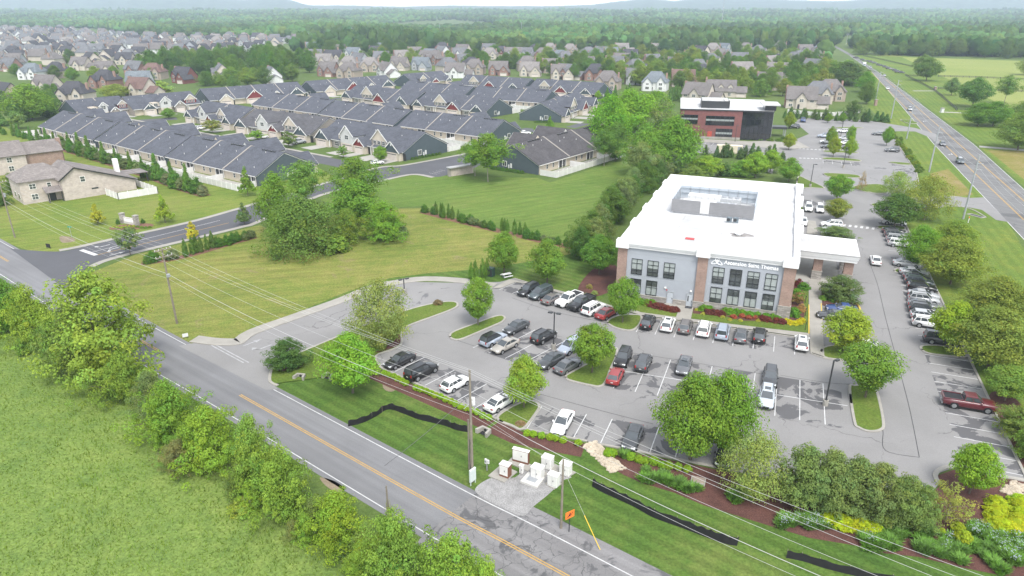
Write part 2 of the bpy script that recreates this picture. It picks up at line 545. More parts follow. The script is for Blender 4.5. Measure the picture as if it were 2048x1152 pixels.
mt['stone']=brick_mat("ledge_stone",(0.22,0.20,0.18),(0.40,0.37,0.34),(0.20,0.19,0.17),(0.7,0.18))
mt['darkmetal']=M("dark_metal",(0.03,0.032,0.034),0.45,0.1,2,spec=0.5)
mt['frame']=M("dark_window_frame",(0.018,0.022,0.024),0.4,0.05,2,spec=0.5)
mt['glass']=glass_mat("window_glass",(0.06,0.068,0.066),var=0.5,scale=0.5)
mt['blind']=M("window_blind",(0.30,0.33,0.32),0.35,0.08,1.0,spec=0.7)
mt['darkglass']=glass_mat("dark_curtain_glass",(0.016,0.018,0.021),0.06,0.9,0.5,0.25)
mt['steel']=M("galvanised_steel",(0.33,0.345,0.36),0.5,0.1,1.5,metal=0.3,spec=0.5)
mt['louver']=siding_mat("grey_louver",(0.20,0.20,0.207),0.3,amt=0.14)
mt['equip']=M("equipment_paint",(0.58,0.58,0.57),0.6,0.1,1.0)
mt['darkequip']=M("dark_equipment",(0.14,0.17,0.19),0.6,0.2,2.0)
mt['wood']=M("weathered_wood",(0.20,0.175,0.14),0.9,0.25,2.5,fine=0.15)
mt['bark']=M("bark",(0.13,0.11,0.085),0.95,0.25,3.0)
mt['palebark']=M("pale_bark",(0.28,0.25,0.21),0.95,0.25,3.0)
mt['black']=M("black_fabric",(0.012,0.012,0.013),0.7,0.3,1.5,spec=0.3)
mt['tyre']=M("tyre_rubber",(0.018,0.018,0.019),0.85,0.1,3)
mt['rim']=M("wheel_rim",(0.36,0.37,0.38),0.35,0.1,3,metal=0.6)
mt['carglass']=glass_mat("car_glass",(0.055,0.064,0.070),0.04,1.0,0.35,0.7)  # base colour lifted to imitate reflections in the glass
mt['paint']=paint_mat("car_paint")
mt['head']=M("headlight_lens",(0.62,0.64,0.66),0.15,0.05,3,spec=0.8)
mt['tail']=M("tail_light_lens",(0.30,0.018,0.018),0.25,0.05,3,spec=0.7)
mt['chrome']=M("chrome_trim",(0.45,0.46,0.47),0.25,0.05,3,metal=0.8)
mt['plastic']=M("black_plastic",(0.022,0.022,0.024),0.6,0.1,3)
mt['plate']=M("number_plate",(0.5,0.5,0.5),0.5,0.05,3)
mt['leaf']=leaf_mat("leaf")
mt['needle']=leaf_mat("needle_leaf",0.12)
mt['shingle']=shingle_mat("roof_shingle",(0.06,0.06,0.07),obcol=True)
mt['siding']=siding_mat("lap_siding",(0.2,0.2,0.2),0.22,obcol=True)
mt['batten']=siding_mat("board_batten",(0.2,0.2,0.2),0.45,True,obcol=True,amt=0.07)
mt['trim']=M("trim_paint",(0.30,0.275,0.245),0.7,0.05,1.0)
mt['whitetrim']=M("white_trim",(0.72,0.71,0.68),0.6,0.04,1.0)
mt['garage']=siding_mat("garage_door_panels",(0.55,0.49,0.44),0.55,amt=0.06)
mt['screen']=M("patio_screen",(0.022,0.024,0.026),0.4,0.3,1.0,spec=0.5)
mt['housewall']=M("house_wall",(0.4,0.35,0.3),0.85,0.10,0.8,obcol=True,fine=0.08)
mt['rock']=M("pale_rock",(0.42,0.36,0.28),0.9,0.3,0.9,fine=0.2)
mt['orange']=M("orange_sheeting",(0.80,0.18,0.03),0.6,0.05,2)
mt['yellowguard']=M("yellow_guard",(0.65,0.45,0.05),0.6,0.05,2)
mt['flower']=M("yellow_flower",(0.62,0.48,0.03),0.8,0.2,3)
# ------------------------------------------------------------------ foliage: crowns of many small leaf faces (crown height 1, width 1; scaled per tree)
def leaf_mesh(name,pts,nrm,size,tone,mats,aspect=0.62,seed=0):
 g=np.random.default_rng(seed)
 n=len(pts)
 a=g.normal(size=(n,3))
 a-=nrm*(a*nrm).sum(1,keepdims=True)
 a/=np.linalg.norm(a,axis=1,keepdims=True)+1e-9
 b=np.cross(nrm,a)
 s=size*g.uniform(0.65,1.35,(n,1))
 fold=nrm*s*g.uniform(0.05,0.3,(n,1))
 v=np.empty((n,4,3))
 v[:,0]=pts-a*s
 v[:,1]=pts+b*s*aspect-fold
 v[:,2]=pts+a*s
 v[:,3]=pts-b*s*aspect-fold
 me=bpy.data.meshes.new(name)
 me.vertices.add(n*4)
 me.vertices.foreach_set("co",v.reshape(-1).astype(np.float32))
 me.loops.add(n*4)
 me.loops.foreach_set("vertex_index",np.arange(n*4,dtype=np.int32))
 me.polygons.add(n)
 me.polygons.foreach_set("loop_start",np.arange(0,n*4,4,dtype=np.int32))
 me.polygons.foreach_set("loop_total",np.full(n,4,dtype=np.int32))
 at=me.attributes.new("tone",'FLOAT_COLOR','FACE')
 c=np.ones((n,4),dtype=np.float32)
 c[:,:3]=tone
 at.data.foreach_set("color",c.reshape(-1))
 me.materials.append(mats)
 me.update(calc_edges=True)
 me.validate()
 return me
def profile_r(kind,h):
 h=np.asarray(h)
 if kind=='oval':r=np.sin(np.pi*np.clip(h,0,1)**0.85)**0.62
 elif kind=='egg':r=np.clip(np.sin(np.pi*(0.06+0.94*h)**1.25),0,1)**0.62
 elif kind=='vase':r=np.clip(h/0.62,0,1)**0.7*np.clip((1.04-h)/0.32,0,1)**0.5
 elif kind=='cone':r=np.clip(1.0-h,0,1)**0.78*np.clip(h/0.07,0,1)**0.5
 elif kind=='column':r=np.clip((1.0-h)/0.55,0,1)**0.62*np.clip(h/0.05,0,1)**0.4
 elif kind=='ball':r=np.sqrt(np.clip(1-(2*h*0.86-0.72)**2,0,1))
 elif kind=='mound':r=np.sqrt(np.clip(1-h**2,0,1))
 elif kind=='round':r=np.clip(h/0.10,0,1)**0.4*np.clip((1.03-h)/0.42,0,1)**0.5
 elif kind=='bush':r=np.clip(h/0.10,0,1)**0.4*np.clip((1.02-h)/0.6,0,1)**0.55
 elif kind=='wide':r=np.clip(h/0.28,0,1)**0.6*np.clip((1.03-h)/0.6,0,1)**0.5
 else:r=np.sin(np.pi*h)**0.6
 return r*0.5
def crown_mesh(name,kind,clumps,per,leaf,seed,cr=(0.085,0.15),jitter=0.10,lean=0.0,tone=(0.26,0.10),fill=0.55,needle=False,droop=0.0,upper=0.35,lump=0.0):
 g=np.random.default_rng(seed)
 h=g.uniform(0.0,1.0,clumps*4)
 w=profile_r(kind,h)+0.04
 h=h[g.uniform(0,w.max(),len(h))<w][:clumps]
 n=len(h)
 th=g.uniform(0,2*np.pi,n)
 lob=1.0+lump*np.sin(th*2+g.uniform(0,6))*np.sin(h*5+g.uniform(0,6))+lump*0.7*np.sin(th*3+h*7+g.uniform(0,6))
 rad=profile_r(kind,h)*np.where(g.uniform(0,1,n)<fill,g.uniform(0.82,1.0,n),np.sqrt(g.uniform(0.02,0.8,n)))*lob*(1+g.normal(0,jitter,n))
 cs=g.uniform(cr[0],cr[1],n)
 rad=np.maximum(rad-cs*0.55,0.0)
 c=np.stack([rad*np.cos(th)+lean*(h-0.4),rad*np.sin(th),h*(1-cs.mean())+cs*0.2],1)
 k=np.repeat(np.arange(n),per)
 d=g.normal(size=(n*per,3))
 d/=np.linalg.norm(d,axis=1,keepdims=True)
 d[:,2]=np.where(g.uniform(0,1,n*per)<upper,np.abs(d[:,2]),d[:,2])
 rr=cs[k][:,None]*g.uniform(0.35,1.0,(n*per,1))**0.45
 p=c[k]+d*rr*np.array([1,1,0.8+droop])
 out=np.stack([p[:,0],p[:,1],(p[:,2]-0.45)*0.7],1)
 out/=np.linalg.norm(out,axis=1,keepdims=True)+1e-6
 nr=d*0.8+out*0.5+g.normal(0,0.45,(n*per,3))+np.array([0,0,0.75])
 if droop:nr[:,2]*=0.5
 nr/=np.linalg.norm(nr,axis=1,keepdims=True)
 t_c=1+g.normal(0,tone[1],n)[k]+g.normal(0,tone[0]*0.45,n*per)
 hue=g.normal(0,0.07,n)[k]
 tn=np.clip(np.stack([t_c*(1+hue),t_c,t_c*(1-hue)],1),0.35,1.9)
 p[:,2]=np.clip(p[:,2],0.0,None)
 me=leaf_mesh(name,p,nr,leaf,tn,mt['needle' if needle else 'leaf'],0.6,seed+1)
 me["c"]=1
 return me,c,cs
TREE_SPEC={
'maple':('oval',190,66,0.0185,0.16,0.020,dict(lump=0.10)),
'linden':('egg',180,66,0.0195,0.18,0.019,dict(jitter=0.06)),
'zelkova':('vase',220,66,0.017,0.16,0.020,dict(jitter=0.10,lump=0.10)),
'spread':('wide',300,68,0.0138,0.12,0.022,dict(jitter=0.14,lump=0.14)),
'birch':('oval',210,66,0.0118,0.06,0.012,dict(jitter=0.18,cr=(0.06,0.13),fill=0.35,droop=0.3,lump=0.12)),
'airy':('bush',90,46,0.015,0.06,0.010,dict(jitter=0.24,cr=(0.05,0.12),fill=0.3,lump=0.2)),
'wild':('bush',260,66,0.0145,0.03,0.016,dict(jitter=0.28,cr=(0.05,0.14),lump=0.3,fill=0.5)),
'wood':('wide',200,66,0.0175,0.08,0.018,dict(jitter=0.16,lump=0.2,cr=(0.09,0.17))),
'feather':('mound',280,72,0.0122,0.02,0.012,dict(jitter=0.16,cr=(0.07,0.15),droop=0.4,lump=0.14)),
'tall':('oval',170,60,0.017,0.30,0.014,dict(jitter=0.28,lump=0.3,cr=(0.07,0.15),fill=0.4)),
'sapling':('oval',60,40,0.032,0.20,0.016,dict(jitter=0.2,cr=(0.08,0.15))),
'spire':('cone',70,44,0.030,0.14,0.018,dict(jitter=0.2,cr=(0.07,0.13))),
'arborvitae':('cone',90,46,0.034,0.0,0.03,dict(jitter=0.05,cr=(0.09,0.16),needle=True,fill=0.75)),
'column':('column',80,46,0.034,0.0,0.03,dict(jitter=0.05,cr=(0.09,0.16),needle=True,fill=0.75)),
'holly':('bush',90,46,0.036,0.0,0.04,dict(jitter=0.08,cr=(0.1,0.18),fill=0.7)),
'ball':('ball',60,46,0.050,0.0,0.05,dict(jitter=0.04,cr=(0.12,0.2),fill=0.8)),
'mound':('mound',90,40,0.040,0.0,0.02,dict(jitter=0.12,cr=(0.10,0.18),fill=0.7)),
'darkbush':('round',240,62,0.017,0.05,0.02,dict(jitter=0.18,cr=(0.07,0.14),fill=0.5,upper=0.6,lump=0.15)),
}
CROWNS={}
def trunk_mesh(name,spec,centres,seed,bark):
 g=np.random.default_rng(seed)
 prof,cl,per,leaf,cb,tr,op=spec
 b=MB()
 top=0.62 if cb>0.04 else 0.45
 zt=cb+(1-cb)*top
 wob=[(g.normal(0,0.006),g.normal(0,0.006))for _ in range(5)]
 path=[(wob[i][0]*i,wob[i][1]*i,zt*i/4)for i in range(5)]
 b.tube(path,tr,tr*0.4,7)
 idx=g.permutation(len(centres))[:9]
 for i in idx:
  c=centres[i]
  z0=cb*0.9+(zt-cb*0.9)*g.uniform(0.1,0.8)
  zc=cb+c[2]*(1-cb)
  if zc<z0:z0=max(zc-0.1,cb*0.6)
  m_=(c[0]*0.45,c[1]*0.45,z0+(zc-z0)*0.6)
  b.tube([(0,0,z0),m_,(c[0]*0.9,c[1]*0.9,zc)],tr*0.42,tr*0.12,5)
 return b.mesh(name,bark)
def crowns(kind):
 if kind not in CROWNS:
  spec=TREE_SPEC[kind]
  prof,cl,per,leaf,cb,tr,op=spec
  out=[]
  for k in range(3):
   s=sum(map(ord,kind))*7+k*101
   me,c,cs=crown_mesh("crown_"+kind,prof,cl,per,leaf,s,**op)
   out.append((me,trunk_mesh("trunk_"+kind,spec,c,s+3,mt['palebark' if kind in('birch','airy','tall')else 'bark'])))
  CROWNS[kind]=out
 return CROWNS[kind]
n_tree=[0]
TREE_NAME={'arborvitae':'arborvitae','column':'arborvitae','holly':'holly_shrub','ball':'boxwood_shrub','mound':'low_shrub','darkbush':'large_shrub','spire':'young_tree','sapling':'young_tree',
'wild':'hedgerow_tree','birch':'birch_tree','airy':'birch_tree','maple':'maple_tree','linden':'linden_tree','zelkova':'zelkova_tree','spread':'shade_tree','wood':'woodland_tree','feather':'feathery_tree','tall':'tall_tree'}
PLANT_CAT={'arborvitae','column','holly','ball','mound','darkbush'}
def plant(kind,g,h,w,col,label,group=None,cat=None,name=None,d=None,var=0.08,flat=None):
 i=n_tree[0];n_tree[0]+=1
 me,tm=crowns(kind)[(i*7+i//3)%3]
 cb=TREE_SPEC[kind][4]
 r=random.Random(i*13+5)
 t=thing(name or TREE_NAME[kind],label,cat or('shrub' if kind in PLANT_CAT else 'tree'),g,r.uniform(0,2*PI),group)
 k=[1+r.uniform(-var,var)for _ in range(3)]
 cr=put('crown',me,t,(0,0,cb*h),0,(col[0]*k[0],col[1]*k[1],col[2]*k[2]))
 cr.scale=(w,d or w,(1-cb)*h)
 if kind not in('ball','mound','column','arborvitae'):
  tk=put('trunk',tm,t)
  s=min(w*1.15,h*1.0)if kind not in('tall',)else h*0.7
  tk.scale=(s,s,h)
 return t
def tree_px(kind,bx,by,ytop,xl,xr,col,label,group=None,**kw):
 """a tree whose foot stands at pixel (bx, by) and whose crown spans xl..xr and reaches row ytop in the photograph"""
 g=G(bx,by)
 dd=depth(g,4)
 w=(xr-xl)/FPX*dd
 h=Zat(ytop,(g[0],g[1]+w*0.12))
 return plant(kind,g,max(h,0.4),w*(0.9 if kind=='wild' else 1.02),col,label,group,**kw)
 # leaf colours (albedo)
LIME=(0.122,0.160,0.026)
BRIGHT=(0.084,0.137,0.027)
MIDG=(0.075,0.130,0.026)
DEEP=(0.048,0.084,0.027)
OLIVE=(0.100,0.130,0.034)
YELL=(0.170,0.185,0.026)
SAGE=(0.100,0.130,0.052)
PALE=(0.120,0.155,0.056)
BLUEG=(0.050,0.082,0.040)
GOLD=(0.30,0.28,0.020)
WINE=(0.085,0.026,0.030)
# ------------------------------------------------------------------ the setting: ground, hills, roads, lawns
far=MB()
gx=[-7100,-3000,-1200,-500,0,500,1200,3000,7100]
gy=[-280,0,150,400,900,2000,6800]
for j in range(len(gy)):
 for i in range(len(gx)):
  far.v.append((gx[i],gy[j],0.0))
for j in range(len(gy)-1):
 for i in range(len(gx)-1):
  a=j*len(gx)+i
  far.f.append((a,a+1,a+1+len(gx),a+len(gx)));far.m.append(0)
struct(far.build("ground",mt['ground']))
# hills beyond the plain, wooded
def skyline(px):
 xs=[-400,0,120,240,330,400,445,480,520,560,590,620,700,800,900,1000,1100,1180,1240,1300,1345,1390,1440,1520,1600,1680,1730,1780,1850,1950,2050,2500]
 ys=[-6,-8,-14,-16,-14,-8,1,4,3,-1,6,13,13,15,13,14,14,12,6,2,6,3,1,3,5,6,3,-3,-8,-10,-10,-8]
 return np.interp(px,xs,ys)
def ridge(name,y0,y1,drop,seed,col):
 g=np.random.default_rng(seed)
 nx,ny=260,26
 U=np.linspace(-0.95,0.95,nx)
 V=np.linspace(0,1,ny)
 vs=[]
 nz=[sum(g.normal()*np.sin(U*f*6.28+g.uniform(0,6))/f for f in(3,5,8,13,21,34))for _ in range(3)]
 for v in V:
  y=y0+(y1-y0)*v
  dd=y*CP+CAM_H*SP
  top=CAM_H+(20-(skyline(1024+U*FPX)+drop))/FPX*y1*0.98
  prof=math.sin(min(v/0.8,1)*PI/2)**2 if v<0.8 else 1-((v-0.8)/0.2)**2*0.4
  z=np.maximum(top,6)*prof+5*(nz[0]*math.sin(v*9)+nz[1]*math.cos(v*7))*(prof*(1-prof))*4+np.interp(g.uniform(-1,1,nx),[-1,1],[-3,3])*min(1,v*4)
  for i in range(nx):
   vs.append((U[i]*y*CP,y,float(z[i])if v>0 else-0.5))
 fs=[(j*nx+i,j*nx+i+1,(j+1)*nx+i+1,(j+1)*nx+i)for j in range(ny-1)for i in range(nx-1)]
 b=MB();b.add(vs,fs)
 o=b.build(name,M("wooded_hill",col,0.95,0.5,0.02,world=True,fine=0.5),smooth=False)
 struct(o)
ridge("hills",4200,6700,0,3,(0.058,0.088,0.050))
def rise(y):return 40.0*np.clip((np.asarray(y,float)-2100)/2200,0,1)**1.15
b=MB()
ys_=np.linspace(2050,4500,14);xs_=np.linspace(-4200,4200,30)
b.add([(x*y/4300,y,float(rise(y))-0.6)for y in ys_ for x in xs_],[(a*30+c,a*30+c+1,a*30+c+31,a*30+c+30)for a in range(13)for c in range(29)])
struct(b.build("hills",mt['ground']))
# ---- main road
road_c=[G(-330,330),G(-130,430),G(0,513),G(285,683),G(480,790),G(870,1010),G(1130,1150)]
d_=(road_c[-1][0]-road_c[-3][0],road_c[-1][1]-road_c[-3][1])
k_=60/math.hypot(*d_)
road_c.append((road_c[-1][0]+d_[0]*k_,road_c[-1][1]+d_[1]*k_))
road_c=[add2(road_c[2],(road_c[2][0]-road_c[3][0],road_c[2][1]-road_c[3][1]),k)for k in(2.6,1.2)]+road_c[2:]
rc=smooth_line(road_c,10)
b=MB();band(b,rc,4.1,-4.1,0.012);struct(b.build("road",mt['road']))
half=3.45
# ---- resurfaced patch of older pavement at the near end
cut=min(range(len(rc)),key=lambda i:dist2(rc[i],G(890,1022)))
old=[add2(rc[cut],(0,0))]+rc[cut+1:]
b=MB();band(b,old,5.6,-5.0,0.016);struct(b.build("road",mt['oldroad']))
b=MB()
band(b,rc,half+0.05,half-0.06,0.022);band(b,rc,-half+0.06,-half-0.05,0.022)
struct(b.build("road_marking",mt['white_line']))
b=MB()
def near_i(p):return min(range(len(rc)),key=lambda i:dist2(rc[i],p))
dense=[]
for i in range(len(rc)-1):
 n_=max(1,int(dist2(rc[i],rc[i+1])/0.5))
 dense+=[lerp2(rc[i],rc[i+1],t/n_)for t in range(n_)]
dense.append(rc[-1])
def near_d(p):return min(range(len(dense)),key=lambda i:dist2(dense[i],p))
segs=[(G(-60,478),G(17,523)),(G(283,682),G(324,702)),(G(480,790),dense[-1])]
for a_,e_ in segs:
 seg=dense[near_d(a_):near_d(e_)+1]
 if len(seg)>1:
  band(b,seg,0.18,0.075,0.023);band(b,seg,-0.075,-0.18,0.023)
struct(b.build("road_marking",mt['yellow_line']))
# ---- grass areas
sheet("meadow",[G(-260,560),G(60,640),G(300,800),G(480,930),G(640,1050),G(740,1152),G(800,1230),(-12,22),(-90,22),(-220,90)],0.004,mt['meadow'])
lawn_pts=[G(545,780),G(700,872),G(915,994),G(1024,1052),G(1260,1165),(20,36),(75,36),(80,62)]+[G(2048,975),G(1990,958),G(1906,940),G(1850,1004),G(1700,990),G(1560,966),G(1440,940),G(1379,928),G(1194,892),G(1174,887),G(1046,862),G(993,842),G(762,740),G(752,716),G(657,690),G(560,727),G(544,760)]
sheet("lawn",lawn_pts,0.008,mt['mown'])
sheet("lawn",[G(1934,716),G(1976,799),G(2046,962),G(2300,1050),(95,62),(110,120),G(2100,560),G(1968,400),G(1895,400),G(1760,385),G(1735,375),G(1880,600)],0.006,mt['verge'])
sheet("field",[G(165,552),G(270,510),G(480,460),G(520,450),G(560,470),G(700,420),G(845,416),G(1000,460),G(1165,498),G(1180,540),G(1010,568),G(924,562),G(800,568),G(694,600),G(512,662),G(430,688),G(360,692),G(290,648)],0.006,mt['vacant'])
sheet("lawn",[G(640,400),G(755,364),G(830,350),G(892,352),G(1075,356),G(1100,365),G(1250,316),G(1340,330),G(1300,380),G(1190,480),G(1165,494),G(1000,456),G(845,412),G(700,418)],0.007,mt['upper'])
sheet("lawn",[G(0,480),G(70,506),G(120,503),G(162,494),G(227,479),G(377,445),G(475,418),G(512,407),G(677,358),G(610,320),G(330,330),G(120,300),G(0,250),G(-200,330),G(-300,340)],0.006,mt['leftlawn'])
# mown strip along the entrance kerb of the lot and darker lawn beside it
sheet("lawn",[G(1010,566),G(925,564),G(800,570),G(694,601),G(512,665),G(470,684),G(505,662),G(690,585),G(780,556),G(860,546),G(985,536),G(1160,505),G(1235,490),G(1232,548),G(1205,600)],0.010,mt['mown'])
# ---- the parking lot: one sheet of asphalt for drives and bays
LOT=[G(357,692),G(390,686),G(430,690),G(482,689),G(512,668),G(694,602),G(745,580),G(795,570),G(824,564),G(924,566),G(1000,564),G(1030,556),G(1214,611),G(1284,633),G(1346,641),G(1506,662),G(1618,678),G(1600,560),G(1606,470),G(1606,410),G(1600,380),G(1630,372),G(1660,383),G(1700,350),G(1740,385),G(1790,396),G(1895,393),G(1898,413),G(1800,425)]
c1,c2=G(1976,796),azv(21.6)
LOT+=[add2(c1,c2,84),add2(c1,c2,40),c1,add2(c1,c2,-18.5)]
LOT+=[G(2048,962),G(1990,952),G(1906,936),G(1871,949),G(1878,968),G(1850,1000),G(1700,985),G(1560,960),G(1440,935),G(1379,924),G(1194,888),G(1174,883),G(1046,858),G(993,838),G(762,736),G(752,712),G(700,660),G(625,696),G(560,723),G(554,726),G(540,761),G(556,779),G(532,780)]
sheet("parking_lot",LOT,0.030,mt['lot'])
# second lot of the red brick building
LOT2=[G(1385,283),G(1560,292),G(1618,268),G(1590,245),G(1600,236),G(1730,240),G(1790,252),G(1830,256),G(1840,262),G(1770,263),G(1790,280),G(1833,345),G(1835,372),G(1790,396),G(1735,383),G(1700,350),G(1655,382),G(1600,374),G(1600,340),G(1545,318),G(1480,308),G(1390,306)]
sheet("parking_lot",LOT2,0.022,mt['lot'])
sheet("road",[G(1790,396),G(1895,392),G(1940,396),G(1968,395),G(2016,444),G(1992,440),G(1964,420),G(1938,415),G(1895,413),G(1800,426)],0.034,mt['lot'])
sheet("road",[G(1730,240),G(1830,256),G(1872,268),G(1890,300),G(1860,275),G(1830,263),G(1760,262)],0.034,mt['lot'])
# ---- subdivision road and streets of new dark asphalt
sub_N=[G(20,497),G(62,501),G(120,503),G(162,495),G(227,480),G(377,447),G(475,420),G(512,409),G(677,360),G(760,336),G(812,331),G(930,309),G(985,298)]
sub_S=[G(150,592),G(158,560),G(175,533),G(207,520),G(270,503),G(375,478),G(480,453),G(512,443),G(637,390),G(750,363),G(824,348),G(870,354),G(895,350),G(945,338),G(985,312)]
sheet("road",smooth_line(sub_N,5)+smooth_line(sub_S,5)[::-1],0.024,mt['newroad'])
b=MB();band(b,smooth_line(sub_N[2:],5),1.5,0.0,0.05);band(b,smooth_line(sub_S[2:12],5),0.0,-1.5,0.05);struct(b.build("pavement",mt['walk']))
b=MB()
def mline(b,a,e,w=0.12,z=0.05):
 band(b,[a,e],w/2,-w/2,z)
for a_,e_ in(((740,865,1760,612),0),((870,840,905,822),0)):
 mline(b,Q(0,1,a_[0],a_[1]),Q(0,1,a_[2],a_[3]),0.15,0.034)
mline(b,Q(0,1,650,848),Q(0,1,770,890),0.9,0.034)
for x in range(4):
 mline(b,Q(1,1,1385+x*28,232-x*8),Q(1,1,1450+x*22,243-x*9),0.12,0.034)
def arrow(b,p,az,s,z,turn=0):
 d,n_=azv(az),azv(az+90)
 def w(u,v):return(p[0]+d[0]*u*s+n_[0]*v*s,p[1]+d[1]*u*s+n_[1]*v*s,z)
 b.add([w(-1.2,-.09),w(0.3,-.09),w(0.3,.09),w(-1.2,.09)],[(0,1,2,3)]if False else[(3,2,1,0)])
 if turn==0:
  b.add([w(0.3,-.35),w(1.2,0),w(0.3,.35)],[(2,1,0)])
 else:
  b.add([w(0.3,-.09),w(0.55,turn*.5),w(0.75,turn*.45),w(0.3,.12)],[(3,2,1,0),(0,1,2,3)][:1])
  b.add([w(0.25,turn*.5),w(0.65,turn*1.0),w(1.0,turn*.45)],[(2,1,0)])
arrow(b,Q(0,1,820,820),215,1.3,0.034,1);arrow(b,Q(0,1,890,843),215,1.3,0.034,-1);arrow(b,Q(0,1,940,876),37,1.3,0.034)
struct(b.build("road_marking",mt['white_line']))
b=MB();mline(b,Q(0,1,780,888),Q(0,1,1830,632),0.14,0.034);struct(b.build("road_marking",mt['yellow_line']))
# ---- highway
Hd=azv(22.3)
h0=G(1893,288)
def H(off,along):
 n_=azv(22.3+90)
 return(h0[0]+Hd[0]*along+n_[0]*off,h0[1]+Hd[1]*along+n_[1]*off)
HLw=[G(1645,82),G(1672,96),G(1700,112),G(1741,140),G(1800,208),G(1868,288),G(1958,383),G(2048,478),G(2250,700)]
HRw=[G(1652,82),G(1680,96),G(1709,112),G(1764,150),G(1830,200),G(1946,288),G(2048,380),G(2300,612),G(2700,980)]
HLo,HRo=offset_line(HLw,2.2),offset_line(HRw,-2.0)
sheet("road",HLw+HRw[::-1],0.012,mt['hwy'])
sheet("shoulder_pavement",HLo+HLw[::-1],0.011,mt['shoulder']);sheet("shoulder_pavement",HRo+HRw[::-1],0.011,mt['shoulder'])
b=MB();band(b,HLw[2:],0.0,-0.16,0.022);band(b,HRw[2:],0.16,0.0,0.022)
for k,a_ in((0,22),(0,-22),(1,60)):
 arrow(b,H(-1.5+1.2*k,a_),22.3 if k else 202.3,1.6,0.022,1)
struct(b.build("road_marking",mt['white_line']))
b=MB()
for ln in([G(1738,140),G(1790,194),G(1878,280),G(1888,288),G(2048,440)],[G(1773,160),G(1840,220),G(1918,288),G(2048,402),G(2300,625)]):
 band(b,ln,0.16,0.04,0.022);band(b,ln,-0.06,-0.18,0.022)
for k in range(7):
 mline(b,lerp2(G(1757,152),G(1786,172),k/6),lerp2(G(1767,151),G(1797,174),k/6),0.5,0.022)
struct(b.build("road_marking",mt['yellow_line']))
sheet("verge_grass",[G(1728,162),G(1736,215),G(1775,248),G(1790,280),G(1835,346),G(1840,392),G(1938,400),G(1985,436),G(2020,478)]+[G(2040,484)]+HLo[3:7][::-1],0.005,mt['verge'],"structure")
sheet("verge_grass",[Q(3,1,1300,235),Q(3,1,1440,200),Q(3,1,1600,360),Q(3,1,1640,405),Q(3,1,1540,418),Q(3,1,1400,412),Q(3,1,1300,330)],0.009,mt['dryverge'])
sheet("verge_grass",[G(2400,660),G(2060,384),G(1954,289),G(1838,201),G(1772,151),G(1715,112),H(46,700),H(46,150),H(60,80),H(80,-160)],0.005,mt['verge'])
sheet("verge_grass",[H(11.5,-8),H(11.5,-90),H(15,-90),H(22,-40),H(24,-5)],0.009,mt['dryverge'])
sheet("pasture",[H(46,120),H(40,560),H(60,800),G(1750,112),G(2048,122),G(2400,130),G(2400,230),G(2048,205)],0.008,mt['pasture'])
for a_,e_,w_ in((Q(3,0,1370,895),Q(3,0,1600,905),3.0),(Q(3,0,1160,727),Q(3,0,1330,727),3.0),(Q(3,1,1690,20),Q(3,1,2048,50),4.0)):
 b=MB();band(b,[a_,e_],w_/2,-w_/2,0.012);struct(b.build("path",mt['drive']))
 # far fields seen between the woods
sheet("field",[G(735,57),G(770,51),G(830,48.5),G(900,46.5),G(985,50),G(995,57)],0.3,mt['pasture'])
sheet("field",[G(1385,71),G(1400,68),G(1440,76),G(1435,81)],0.3,mt['dirt'])
sheet("field",[G(1690,88),G(1712,78),G(1725,79),G(1722,90)],0.3,mt['pasture'])
# ------------------------------------------------------------------ islands, kerbs, bays, walks, beds
kb=MB()
def island(pts,grass='islandgrass',z=0.14):
 p=smooth_line(pts,4,True)
 a=sum(p[i][0]*p[(i+1)%len(p)][1]-p[(i+1)%len(p)][0]*p[i][1]for i in range(len(p)))
 if a<0:p=p[::-1]
 sheet("traffic_island",p,z,mt[grass])
 q=p+[p[0],p[1]]
 kerb_run(kb,q,0.34,0.0,0.17)
q12=lambda*a:[Q(1,2,x,y)for x,y in a]
q22=lambda*a:[Q(2,2,x,y)for x,y in a]
q32=lambda*a:[Q(3,2,x,y)for x,y in a]
q31=lambda*a:[Q(3,1,x,y)for x,y in a]
def Fz(x,y,z=0):return G(1200+x*420/2048,480+y*420/2048,z)
island(q12((1552,385),(1590,350),(1750,290),(1890,238),(1960,224),(1990,240),(1970,272),(1900,305),(1760,365),(1640,413),(1575,412)))
island(q22((765,270),(850,226),(1000,218),(1035,240),(1015,300),(960,340),(880,335),(800,308)))
island(q22((432,710),(470,682),(640,590),(815,488),(840,505),(825,570),(790,650),(745,760),(700,790),(640,785),(460,742)))
island(q22((-118,1045),(0,955),(120,908),(190,912),(216,945),(205,985),(90,1128),(0,1105)))
island(q32((652,805),(690,785),(770,787),(850,818),(880,870),(922,1080),(900,1138),(810,1150),(725,1120),(690,1070)))
island(q32((446,480),(640,455),(800,455),(825,510),(760,580),(620,580),(452,556)))
island(q32((1222,485),(1270,462),(1500,480),(1575,520),(1580,555),(1450,548),(1280,525)))
island(q31((880,660),(980,655),(1085,665),(1085,688),(980,686),(890,680)))
island(q31((1012,1010),(1050,1000),(1085,1015),(1060,1032),(1022,1028)))
island(q31((825,485),(870,478),(900,490),(880,500),(840,498)))
for isl in(((450,55),(580,55),(700,66),(712,74),(580,72),(460,66)),((445,112),(580,112),(725,128),(728,140),(580,132),(452,124)),((450,236),(600,240),(715,252),(732,272),(600,270),(480,262)),((965,146),(1050,148),(1140,158),(1130,170),(1040,164)),((680,345),(800,325),(920,330),(960,385),(900,398),(760,382)),((245,262),(320,290),(450,352),(360,352),(240,345))):
 island(q31(*isl))
for isl in(((1060,960),(1120,960),(1200,985),(1130,990)),((540,1020),(700,1020),(760,1026),(600,1030))):
 island([Q(3,0,x,y)for x,y in isl])
